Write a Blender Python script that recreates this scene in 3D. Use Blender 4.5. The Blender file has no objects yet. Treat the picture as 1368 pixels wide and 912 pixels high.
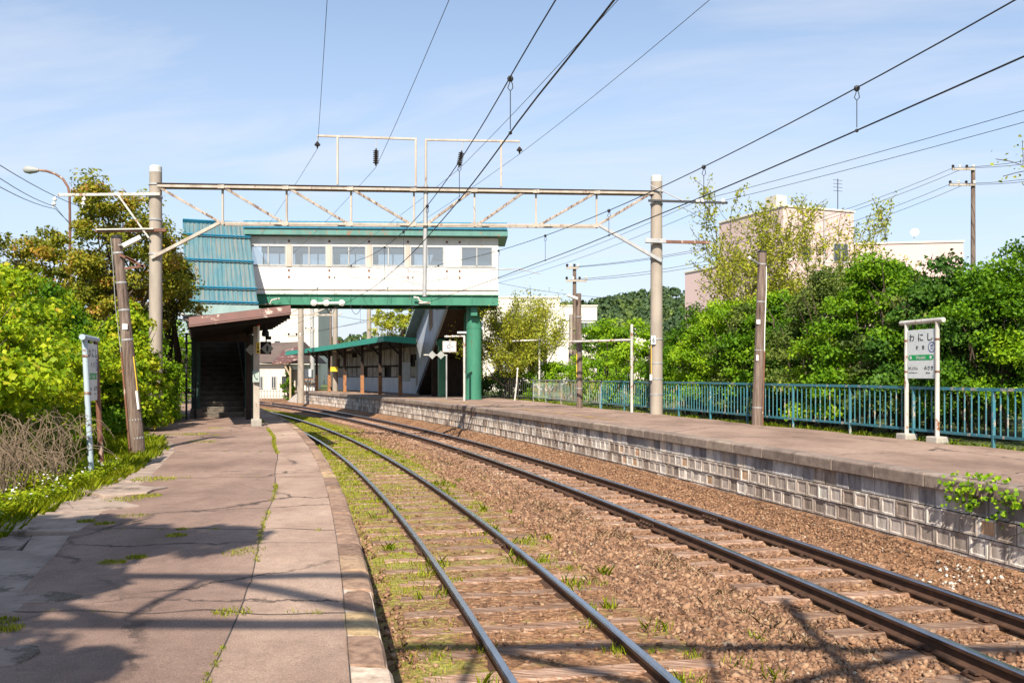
import bpy, math, random
import numpy as np
from mathutils import Vector, Matrix
R = math.radians
random.seed(7); rng = np.random.default_rng(11)
scene = bpy.context.scene
COL = scene.collection
F, CX, CY, EYE = 1200.0, 684.0, 500.0, 1.3
ZL, ZR, ZH = -0.12, 0.15, -0.76          # left platform, right platform, rail head

def P(px, py, Y):
    "photo pixel at depth Y -> world point"
    return Vector(((px-CX)/F*Y, Y, EYE+(CY-py)/F*Y))
def zat(py, Y): return EYE+(CY-py)/F*Y
def xat(px, Y): return (px-CX)/F*Y

# ------------------------------------------------------------------ materials
def nt_new(name):
    m = bpy.data.materials.new(name); m.use_nodes = True
    nt = m.node_tree; nt.nodes.clear()
    return m, nt
def N(nt, typ, **kw):
    n = nt.nodes.new(typ)
    for k, v in kw.items():
        if k in n.inputs.keys(): n.inputs[k].default_value = v
        else: setattr(n, k, v)
    return n
def ramp(nt, fac, stops):
    r = nt.nodes.new('ShaderNodeValToRGB')
    el = r.color_ramp.elements
    while len(el) < len(stops): el.new(0.5)
    for e, (p, c) in zip(el, stops):
        e.position = p; e.color = (*c, 1) if len(c) == 3 else c
    nt.links.new(fac, r.inputs[0]); return r.outputs[0]
def mixc(nt, fac, a, b, mode='MIX'):
    m = nt.nodes.new('ShaderNodeMix'); m.data_type = 'RGBA'; m.blend_type = mode
    for s, v in ((0, fac), (6, a), (7, b)):
        if hasattr(v, 'links') or isinstance(v, bpy.types.NodeSocket): nt.links.new(v, m.inputs[s])
        elif s == 0: m.inputs[0].default_value = v
        else: m.inputs[s].default_value = (*v, 1)
    return m.outputs[2]
def noise(nt, co, scale, detail=4, rough=0.6, dist=0.0):
    n = N(nt, 'ShaderNodeTexNoise', Scale=scale, Detail=detail, Roughness=rough, Distortion=dist)
    nt.links.new(co, n.inputs['Vector']); return n.outputs['Fac']
def geo(nt): return nt.nodes.new('ShaderNodeNewGeometry').outputs['Position']
def mapping(nt, co, scale=(1,1,1), rot=(0,0,0), loc=(0,0,0)):
    if any(rot) and len(set(scale)) > 1: co = mapping(nt, co, (1,1,1), rot); rot = (0,0,0)   # turn first, then stretch
    m = nt.nodes.new('ShaderNodeMapping'); nt.links.new(co, m.inputs[0])
    m.inputs['Scale'].default_value = scale; m.inputs['Rotation'].default_value = rot; m.inputs['Location'].default_value = loc
    return m.outputs[0]
def finish(nt, col, rough=0.8, metal=0.0, bump=None, bstr=0.3, bdist=0.01, spec=0.4):
    p = nt.nodes.new('ShaderNodeBsdfPrincipled'); o = nt.nodes.new('ShaderNodeOutputMaterial')
    if isinstance(col, bpy.types.NodeSocket): nt.links.new(col, p.inputs['Base Color'])
    else: p.inputs['Base Color'].default_value = (*col, 1)
    if isinstance(rough, bpy.types.NodeSocket): nt.links.new(rough, p.inputs['Roughness'])
    else: p.inputs['Roughness'].default_value = rough
    p.inputs['Metallic'].default_value = metal
    p.inputs['Specular IOR Level'].default_value = spec
    if bump is not None:
        b = N(nt, 'ShaderNodeBump', Strength=bstr, Distance=bdist)
        nt.links.new(bump, b.inputs['Height']); nt.links.new(b.outputs[0], p.inputs['Normal'])
    nt.links.new(p.outputs[0], o.inputs[0])
def painted(name, c, c2=None, rust=0.0, rustc=(0.16,0.06,0.025), rough=0.6, scale=3.0, metal=0.0, bstr=0.2, rscale=5.0, streak=True, spec=0.4):
    "weathered surface: two tones of the colour, vertical streaks, rust blotches"
    m, nt = nt_new(name); g = geo(nt)
    k = 1.0 if 'wall' in name or 'render' in name or 'concrete' in name else 0.78
    c2 = c2 or tuple(x*0.72 for x in c)
    c, c2 = tuple(x*k for x in c), tuple(x*k for x in c2)
    n1 = noise(nt, mapping(nt, g, (1,1,0.35) if streak else (1,1,1)), scale, 6, 0.65)
    col = ramp(nt, n1, [(0.3, c2), (0.62, c)])
    n3 = noise(nt, g, 60, 3)
    if rust > 0:
        n2 = noise(nt, mapping(nt, g, (1,1,0.5) if streak else (1,1,1), loc=(3.1,7,2)), rscale, 8, 0.72)
        t = 0.5+(0.5-rust)*0.38
        f = ramp(nt, n2, [(t-0.015, (0,0,0)), (t+0.03, (1,1,1))])
        rc = ramp(nt, n3, [(0.3, tuple(x*0.6 for x in rustc)), (0.7, tuple(x*1.5 for x in rustc))])
        col = mixc(nt, f, col, rc)
    finish(nt, col, rough, metal, n3, bstr, 0.004, spec)
    return m
def plain(name, c, rough=0.6, metal=0.0, spec=0.4):
    m, nt = nt_new(name); n = noise(nt, geo(nt), 14, 4)
    finish(nt, ramp(nt, n, [(0.3, tuple(x*0.85 for x in c)), (0.7, c)]), rough, metal, spec=spec); return m
def leafmat(name, stops, trans=0.33):
    m, nt = nt_new(name)
    a = nt.nodes.new('ShaderNodeAttribute'); a.attribute_name = 'rnd'
    col = ramp(nt, a.outputs['Fac'], stops)
    g = noise(nt, geo(nt), 1.1, 3)
    col = mixc(nt, 0.55, col, ramp(nt, g, [(0.35, (0.75,0.8,0.7)), (0.65, (1.25,1.18,0.95))]), 'MULTIPLY')
    p = nt.nodes.new('ShaderNodeBsdfPrincipled'); p.inputs['Roughness'].default_value = 0.5
    p.inputs['Specular IOR Level'].default_value = 0.18
    nt.links.new(col, p.inputs['Base Color'])
    t = nt.nodes.new('ShaderNodeBsdfTranslucent')
    tc = mixc(nt, 1.0, col, (1.3,1.25,0.5), 'MULTIPLY'); nt.links.new(tc, t.inputs[0])
    mx = nt.nodes.new('ShaderNodeMixShader'); mx.inputs[0].default_value = trans
    nt.links.new(p.outputs[0], mx.inputs[1]); nt.links.new(t.outputs[0], mx.inputs[2])
    o = nt.nodes.new('ShaderNodeOutputMaterial'); nt.links.new(mx.outputs[0], o.inputs[0])
    return m
def rndmat(name, stops, rough=0.85, bscale=40, bstr=0.5, nsc=9, namt=0.6, streak=False, edge=None):
    "colour per piece from the 'rnd' attribute, with grime of its own"
    m, nt = nt_new(name); g = geo(nt)
    a = nt.nodes.new('ShaderNodeAttribute'); a.attribute_name = 'rnd'
    col = ramp(nt, a.outputs['Fac'], stops)
    n = noise(nt, mapping(nt, g, (1,1,0.25) if streak else (1,1,1)), nsc, 6, 0.7)
    col = mixc(nt, namt, col, ramp(nt, n, [(0.3, (0.42,0.38,0.36)), (0.6, (1.15,1.12,1.1))]), 'MULTIPLY')
    finish(nt, col, rough, 0, noise(nt, g, bscale, 5), bstr, 0.01)
    return m

M = {}
M['concrete_pole'] = painted('pole_concrete', (0.36,0.31,0.255), (0.24,0.20,0.17), scale=2.2, bstr=0.15, rough=0.85)
M['concrete'] = painted('concrete', (0.40,0.37,0.32), (0.27,0.25,0.22), scale=2.5, rough=0.9, streak=False, bstr=0.4)
M['galv'] = painted('galvanised_steel', (0.52,0.52,0.52), (0.38,0.39,0.40), rust=0.10, scale=4, rough=0.5, metal=0.25)
M['cream_rust'] = painted('cream_paint_rusting', (0.56,0.50,0.43), (0.38,0.31,0.25), rust=0.20, rustc=(0.20,0.10,0.06), rscale=5)
M['white_rust'] = painted('white_paint_rusting', (0.70,0.68,0.63), (0.50,0.47,0.42), rust=0.33, rustc=(0.22,0.09,0.04), rscale=7)
M['rust'] = painted('rusty_steel', (0.24,0.10,0.055), (0.13,0.06,0.04), rust=0.3, rustc=(0.35,0.26,0.2), rscale=6)
M['wood'] = None
M['white_wall'] = painted('white_wall_paint', (0.70,0.68,0.64), (0.60,0.57,0.52), rust=0.10, rustc=(0.33,0.17,0.09), scale=1.2, rscale=3, rough=0.6)
M['blue_wall'] = painted('blue_grey_wall_paint', (0.50,0.54,0.60), (0.36,0.41,0.50), rust=0.06, scale=2)
M['green'] = painted('green_paint', (0.065,0.27,0.17), (0.038,0.19,0.12), rust=0.14, rustc=(0.12,0.07,0.03), scale=1.6, rough=0.45)
M['green_fascia'] = painted('faded_green_paint', (0.13,0.31,0.27), (0.09,0.22,0.20), rust=0.34, rustc=(0.22,0.14,0.09), rscale=3)
M['teal_bright'] = painted('bright_teal_paint', (0.02,0.36,0.27), (0.02,0.29,0.22), rust=0.06, scale=2, rough=0.5)
M['blue_strip'] = painted('blue_flashing', (0.02,0.22,0.36), (0.02,0.17,0.28), rust=0.08, scale=2, rough=0.5)
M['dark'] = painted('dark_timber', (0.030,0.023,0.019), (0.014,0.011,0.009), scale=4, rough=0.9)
M['darkbrown'] = painted('dark_brown_board', (0.070,0.042,0.030), (0.035,0.022,0.018), scale=4, rough=0.9)
M['black'] = plain('black_metal', (0.02,0.02,0.022), 0.6)
M['step'] = painted('worn_step', (0.21,0.17,0.135), (0.10,0.082,0.066), scale=5, rough=0.9, streak=False)
M['roofred'] = painted('peeling_red_roof', (0.17,0.07,0.055), (0.12,0.055,0.045), rust=0.30, rustc=(0.42,0.33,0.27), rscale=2.3, streak=False)
M['lampwhite'] = plain('white_enamel', (0.75,0.75,0.73), 0.4)
M['signwhite'] = plain('sign_white', (0.66,0.70,0.70), 0.4)
M['signgreen'] = plain('sign_green', (0.015,0.36,0.10), 0.4)
M['signblack'] = plain('sign_lettering', (0.015,0.015,0.02), 0.5)
M['signblue'] = plain('sign_blue', (0.03,0.07,0.30), 0.5)
M['yellow'] = plain('yellow_paint', (0.72,0.50,0.03), 0.5)
M['red'] = plain('red_paint', (0.62,0.03,0.02), 0.5)
M['grey_sign'] = plain('grey_sign', (0.33,0.34,0.33), 0.5)
M['ins_dark'] = plain('brown_porcelain', (0.03,0.022,0.02), 0.25)
M['ins_white'] = plain('white_porcelain', (0.75,0.74,0.70), 0.25)
M['wire'] = plain('dark_wire', (0.035,0.035,0.04), 0.6)
M['fence'] = painted('blue_fence_paint', (0.04,0.22,0.29), (0.07,0.18,0.21), rust=0.30, rustc=(0.36,0.31,0.25), rscale=6, scale=4)
M['fence_faded'] = painted('faded_fence_paint', (0.30,0.36,0.34), (0.18,0.24,0.24), rust=0.42, rustc=(0.30,0.22,0.15), rscale=5, scale=2)
M['bark'] = painted('bark', (0.13,0.095,0.065), (0.06,0.045,0.035), scale=9, rough=0.95, bstr=0.8)
M['deadwood'] = painted('dead_stems', (0.30,0.22,0.15), (0.16,0.11,0.08), scale=9, rough=0.95)
M['pink_wall'] = painted('pink_render', (0.62,0.455,0.435), (0.55,0.40,0.385), scale=0.4, rough=0.9)
M['cream_wall'] = painted('cream_render', (0.64,0.58,0.50), (0.53,0.47,0.40), scale=0.4, rough=0.9)
M['pale_wall'] = painted('pale_render', (0.68,0.64,0.56), (0.58,0.54,0.47), scale=0.3, rough=0.9)
M['brownroof'] = painted('brown_roofing', (0.17,0.125,0.105), (0.12,0.085,0.075), scale=0.9, rough=0.8)
M['windark'] = plain('dark_window_glass', (0.05,0.06,0.07), 0.12, spec=0.8)
M['winframe'] = painted('aluminium_frame', (0.50,0.50,0.49), (0.38,0.37,0.35), scale=3, rough=0.5)
M['peach'] = painted('peach_pier_paint', (0.66,0.55,0.47), (0.52,0.42,0.35), scale=2)
M['rustdot'] = plain('rust_plate', (0.18,0.07,0.04), 0.9)

def wood_mat():
    m, nt = nt_new('weathered_wood'); g = geo(nt)
    n = noise(nt, mapping(nt, g, (1,1,0.05)), 26, 6, 0.7)
    n2 = noise(nt, g, 1.5, 3)
    col = ramp(nt, n, [(0.30, (0.045,0.030,0.024)), (0.46, (0.15,0.108,0.088)), (0.60, (0.23,0.18,0.15)), (0.75, (0.34,0.29,0.25))])
    col = mixc(nt, 0.5, col, ramp(nt, n2, [(0.35, (0.7,0.6,0.55)), (0.65, (1.1,1.08,1.05))]), 'MULTIPLY')
    finish(nt, col, 0.9, 0, n, 1.0, 0.03); return m
M['wood'] = wood_mat()
def sleeper_mat():
    m, nt = nt_new('sleeper_wood'); g = geo(nt)
    a = nt.nodes.new('ShaderNodeObjectInfo').outputs['Random']
    n = noise(nt, mapping(nt, g, (0.12,1.6,1.6), rot=(0,0,0.24)), 22, 6, 0.75)
    n2 = noise(nt, g, 4, 5, 0.7)
    col = ramp(nt, n, [(0.3, (0.05,0.03,0.02)), (0.45, (0.22,0.125,0.08)), (0.62, (0.44,0.32,0.245)), (0.75, (0.56,0.46,0.38))])
    col = mixc(nt, ramp(nt, n2, [(0.52, (0,0,0)), (0.64, (0.8,0.8,0.8))]), col, (0.25,0.135,0.075))
    col = mixc(nt, 0.8, col, ramp(nt, a, [(0, (0.62,0.58,0.55)), (1, (1.25,1.2,1.18))]), 'MULTIPLY')
    finish(nt, col, 0.92, 0, n, 0.9, 0.015); return m
M['sleeper'] = sleeper_mat()
def railside():
    m, nt = nt_new('rail_side_rust'); g = geo(nt); n = noise(nt, g, 7, 6, 0.7)
    col = ramp(nt, n, [(0.3, (0.045,0.025,0.017)), (0.7, (0.115,0.058,0.035))])
    finish(nt, col, 0.75, 0.2, noise(nt, g, 90, 3), 0.4, 0.003); return m
M['railside'] = railside()
def railtop(name, r0):
    m, nt = nt_new(name); g = geo(nt)
    n = noise(nt, mapping(nt, g, (6,0.5,1), rot=(0,0,0.24)), 2, 3, 0.5)
    finish(nt, ramp(nt, n, [(0.3, (0.42,0.42,0.43)), (0.7, (0.60,0.60,0.62))]), ramp(nt, n, [(0.3, (r0,)*3), (0.7, (r0+0.12,)*3)]), 1.0); return m
M['railtop'] = railtop('rail_head_polished', 0.2)
def corr_mat():
    m, nt = nt_new('teal_corrugated_sheet'); g = geo(nt)
    n = noise(nt, mapping(nt, g, (9,0.25,0.2), rot=(0,0,-0.35)), 1.6, 5, 0.7)
    col = ramp(nt, n, [(0.34, (0.046,0.132,0.167)), (0.47, (0.087,0.186,0.211)), (0.56, (0.155,0.186,0.180)), (0.68, (0.223,0.186,0.155))])
    n2 = noise(nt, g, 1.3, 4)
    col = mixc(nt, 0.6, col, ramp(nt, n2, [(0.35, (0.8,0.85,0.9)), (0.65, (1.1,1.06,1.02))]), 'MULTIPLY')
    finish(nt, col, 0.55, 0); return m
M['corr'] = corr_mat()
def pale_teal():
    return painted('pale_teal_sheet', (0.36,0.50,0.48), (0.27,0.40,0.40), rust=0.12, rustc=(0.3,0.25,0.18), scale=3)
M['pale_teal'] = pale_teal()
def glass_mat():
    m, nt = nt_new('bridge_window_glass')
    t = nt.nodes.new('ShaderNodeBsdfTransparent'); t.inputs[0].default_value = (0.75,0.80,0.82,1)
    g = N(nt, 'ShaderNodeBsdfGlossy', Roughness=0.04); g.inputs[0].default_value = (0.9,0.95,1,1)
    d = N(nt, 'ShaderNodeBsdfDiffuse'); d.inputs[0].default_value = (0.45,0.50,0.53,1)
    m1 = nt.nodes.new('ShaderNodeMixShader'); m1.inputs[0].default_value = 0.22
    nt.links.new(t.outputs[0], m1.inputs[1]); nt.links.new(d.outputs[0], m1.inputs[2])
    m2 = nt.nodes.new('ShaderNodeMixShader')
    fr = N(nt, 'ShaderNodeFresnel', IOR=1.6); ad = N(nt, 'ShaderNodeMath', operation='ADD'); ad.inputs[1].default_value = 0.13
    nt.links.new(fr.outputs[0], ad.inputs[0]); nt.links.new(ad.outputs[0], m2.inputs[0])
    nt.links.new(m1.outputs[0], m2.inputs[1]); nt.links.new(g.outputs[0], m2.inputs[2])
    o = nt.nodes.new('ShaderNodeOutputMaterial'); nt.links.new(m2.outputs[0], o.inputs[0]); return m
M['glass'] = glass_mat()

def asphalt_mat(name, tint=(1,1,1), yellow=False):
    m, nt = nt_new(name); g = geo(nt)
    big = noise(nt, mapping(nt, g, (1,0.5,1)), 0.8, 5, 0.6)
    fine = noise(nt, g, 95, 4, 0.75); mid = noise(nt, g, 7, 6, 0.7, 0.4)
    def T(c): return tuple(a*b for a, b in zip(c, tint))
    col = ramp(nt, big, [(0.32, T((0.205,0.140,0.112))), (0.45, T((0.275,0.195,0.156))), (0.56, T((0.335,0.243,0.195))), (0.72, T((0.40,0.30,0.245)))])
    col = mixc(nt, 0.5, col, ramp(nt, mid, [(0.3, (0.60,0.58,0.57)), (0.5, (0.95,0.94,0.93)), (0.68, (1.15,1.13,1.11))]), 'MULTIPLY')
    col = mixc(nt, 0.55, col, ramp(nt, fine, [(0.33, (0.30,0.29,0.28)), (0.60, (1.28,1.27,1.26))]), 'MULTIPLY')
    # cracks: distorted cell borders, only where a slow noise allows them
    dn = N(nt, 'ShaderNodeTexNoise', Scale=2.2, Detail=6, Roughness=0.7); nt.links.new(g, dn.inputs[0])
    off = nt.nodes.new('ShaderNodeVectorMath'); off.operation = 'MULTIPLY_ADD'
    nt.links.new(dn.outputs['Color'], off.inputs[0]); off.inputs[1].default_value = (0.55,0.55,0); nt.links.new(g, off.inputs[2])
    v = N(nt, 'ShaderNodeTexVoronoi', Scale=0.42, feature='DISTANCE_TO_EDGE'); nt.links.new(mapping(nt, off.outputs[0], (0.75,1.15,0.0), rot=(0,0,-0.3)), v.inputs['Vector'])
    ck = ramp(nt, v.outputs['Distance'], [(0.0, (1,1,1)), (0.006, (0.7,0.7,0.7)), (0.012, (0,0,0))])
    al = ramp(nt, noise(nt, mapping(nt, g, loc=(9,4,0)), 0.55, 3), [(0.42, (0,0,0)), (0.56, (1,1,1))])
    ckm = mixc(nt, 1.0, ck, al, 'MULTIPLY')
    col = mixc(nt, ckm, col, (0.05,0.035,0.028))
    if yellow:
        yn = noise(nt, g, 3.2, 6, 0.75)
        col = mixc(nt, ramp(nt, yn, [(0.60, (0,0,0)), (0.66, (0.7,0.7,0.7))]), col, (0.42,0.30,0.12))
    inv = nt.nodes.new('ShaderNodeMath'); inv.operation = 'SUBTRACT'; nt.links.new(fine, inv.inputs[0]); nt.links.new(ckm, inv.inputs[1])
    finish(nt, col, 0.9, 0, inv.outputs[0], 0.75, 0.014); return m
M['asphalt'] = asphalt_mat('platform_asphalt', (0.97,0.91,0.90))
M['asphalt_strip'] = asphalt_mat('platform_asphalt_strip', (1.25,1.22,1.18))
M['asphalt_right'] = asphalt_mat('platform_asphalt_far', (1.02,0.97,0.94))
M['coping'] = rndmat('coping_stone', [(0.0, (0.19,0.12,0.085)), (0.5, (0.29,0.19,0.135)), (0.8, (0.34,0.235,0.15)), (0.93, (0.42,0.31,0.16)), (1.0, (0.55,0.45,0.36))], bscale=30, nsc=12, namt=0.95)
M['coping_grey'] = rndmat('coping_concrete', [(0.0, (0.20,0.155,0.13)), (0.7, (0.27,0.215,0.18)), (0.95, (0.30,0.24,0.19)), (1.0, (0.33,0.26,0.18))], bscale=30, nsc=5, namt=0.8)
M['block'] = rndmat('wall_block', [(0.0, (0.251,0.199,0.165)), (0.3, (0.410,0.351,0.305)), (0.7, (0.547,0.491,0.439)), (0.93, (0.638,0.597,0.549)), (0.965, (0.570,0.351,0.207)), (1.0, (0.570,0.386,0.244))], bscale=35, nsc=11, namt=1.0, streak=True)
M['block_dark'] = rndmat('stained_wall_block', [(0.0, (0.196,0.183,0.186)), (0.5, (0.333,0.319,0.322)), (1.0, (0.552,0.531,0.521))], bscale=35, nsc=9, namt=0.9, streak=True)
M['mortar'] = painted('dark_joint', (0.10,0.085,0.075), (0.05,0.042,0.038), scale=4, rough=0.95)
def bed_mat():
    m, nt = nt_new('ballast_bed'); g = geo(nt)
    a = nt.nodes.new('ShaderNodeAttribute'); a.attribute_name = 'moss'
    v = N(nt, 'ShaderNodeTexVoronoi', Scale=19.0, Randomness=1.0); nt.links.new(g, v.inputs['Vector'])
    n1 = noise(nt, g, 0.9, 5, 0.65)
    sc = nt.nodes.new('ShaderNodeSeparateColor'); nt.links.new(v.outputs['Color'], sc.inputs[0])
    col = ramp(nt, sc.outputs[0], [(0.0, (0.139,0.071,0.035)), (0.45, (0.262,0.139,0.070)), (0.85, (0.344,0.192,0.104)), (1.0, (0.410,0.276,0.174))])
    col = mixc(nt, 0.8, col, ramp(nt, n1, [(0.3, (0.72,0.68,0.66)), (0.68, (1.15,1.1,1.05))]), 'MULTIPLY')
    col = mixc(nt, 0.6, col, ramp(nt, v.outputs['Distance'], [(0.0, (1.15,1.15,1.15)), (0.55, (0.75,0.72,0.7)), (0.9, (0.3,0.28,0.27))]), 'MULTIPLY')
    mn = noise(nt, g, 5, 7, 0.75)
    ms = nt.nodes.new('ShaderNodeMath'); ms.operation = 'MULTIPLY_ADD'; nt.links.new(mn, ms.inputs[0]); ms.inputs[1].default_value = 1.6; nt.links.new(a.outputs['Fac'], ms.inputs[2])
    mf = ramp(nt, ms.outputs[0], [(0.0, (0,0,0)), (1.0, (0,0,0))])
    md = N(nt, 'ShaderNodeMapRange'); nt.links.new(ms.outputs[0], md.inputs[0]); md.inputs[1].default_value = 1.0; md.inputs[2].default_value = 1.4; md.inputs[4].default_value = 0.9
    col = mixc(nt, md.outputs[0], col, ramp(nt, noise(nt, g, 30, 4), [(0.3, (0.15,0.15,0.03)), (0.7, (0.33,0.32,0.06))]))
    finish(nt, col, 0.95, 0, v.outputs['Distance'], 0.7, 0.03); 
    return m
M['bed'] = bed_mat()
M['stone'] = rndmat('ballast_stone', [(0.0, (0.098,0.051,0.029)), (0.3, (0.205,0.109,0.061)), (0.80, (0.303,0.175,0.103)), (0.985, (0.349,0.226,0.136)), (1.0, (0.417,0.349,0.264))], bscale=80, bstr=0.4, nsc=25, namt=0.35)
def grass_ground():
    m, nt = nt_new('verge_soil_grass'); g = geo(nt)
    n = noise(nt, g, 1.2, 6, 0.7); n2 = noise(nt, g, 24, 4, 0.7)
    col = ramp(nt, n, [(0.30, (0.13,0.09,0.055)), (0.45, (0.085,0.11,0.03)), (0.7, (0.11,0.17,0.03))])
    col = mixc(nt, 0.6, col, ramp(nt, n2, [(0.3, (0.55,0.55,0.5)), (0.7, (1.2,1.2,1.1))]), 'MULTIPLY')
    finish(nt, col, 0.95, 0, n2, 0.8, 0.03); return m
M['grass_ground'] = grass_ground()
M['paving'] = painted('broken_concrete_paving', (0.36,0.275,0.225), (0.20,0.15,0.125), scale=2.6, rough=0.92, streak=False, bstr=0.6, rust=0.30, rustc=(0.13,0.10,0.075), rscale=1.8)

LG = lambda *c: c
M['leaf_right'] = leafmat('hedge_leaf', [(0.0, (0.024,0.076,0.0041)), (0.4, (0.082,0.193,0.0060)), (0.75, (0.153,0.292,0.0101)), (1.0, (0.247,0.385,0.0200))])
M['leaf_right2'] = leafmat('hedge_leaf_yellow', [(0.0, (0.050,0.130,0.0054)), (0.45, (0.172,0.321,0.0096)), (1.0, (0.343,0.494,0.0215))])
M['leaf_vine'] = leafmat('vine_leaf', [(0.0, (0.084,0.169,0.0068)), (0.4, (0.234,0.357,0.0113)), (0.8, (0.433,0.507,0.0199)), (0.95, (0.484,0.450,0.0342)), (1.0, (0.417,0.253,0.0457))], 0.42)
M['leaf_dark'] = leafmat('bronze_leaf', [(0.0, (0.071,0.090,0.0115)), (0.4, (0.187,0.214,0.0229)), (0.7, (0.340,0.315,0.0306)), (0.86, (0.398,0.225,0.0536)), (1.0, (0.329,0.123,0.0459))], 0.35)
M['leaf_airy'] = leafmat('spring_leaf', [(0.0, (0.189,0.239,0.0248)), (0.5, (0.363,0.398,0.0370)), (1.0, (0.522,0.493,0.0866))], 0.42)
M['leaf_grass'] = leafmat('grass_blade', [(0.0, (0.129,0.205,0.0095)), (0.5, (0.291,0.393,0.0166)), (1.0, (0.497,0.506,0.0332))], 0.4)
M['leaf_weed'] = leafmat('weed_blade', [(0.0, (0.136,0.160,0.0128)), (0.5, (0.272,0.304,0.0256)), (1.0, (0.416,0.400,0.0512))], 0.35)
M['leaf_dry'] = leafmat('dry_grass_blade', [(0.0, (0.30,0.20,0.12)), (1.0, (0.52,0.42,0.30))], 0.2)
M['leaf_olive'] = leafmat('olive_leaf', [(0.0, (0.03,0.055,0.012)), (0.45, (0.095,0.145,0.028)), (0.8, (0.19,0.25,0.05)), (1.0, (0.33,0.37,0.09))])
M['leaf_deep'] = leafmat('deep_green_leaf', [(0.0, (0.018,0.055,0.010)), (0.5, (0.06,0.15,0.018)), (0.85, (0.12,0.24,0.03)), (1.0, (0.22,0.34,0.05))])
M['leaf_far'] = leafmat('far_forest', [(0.0, (0.041,0.077,0.0405)), (0.55, (0.068,0.113,0.0450)), (0.85, (0.108,0.162,0.0450)), (1.0, (0.180,0.243,0.0540))], 0.15)
M['leaf_pale'] = plain('pale_flower', (0.55,0.50,0.38), 0.8)

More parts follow.
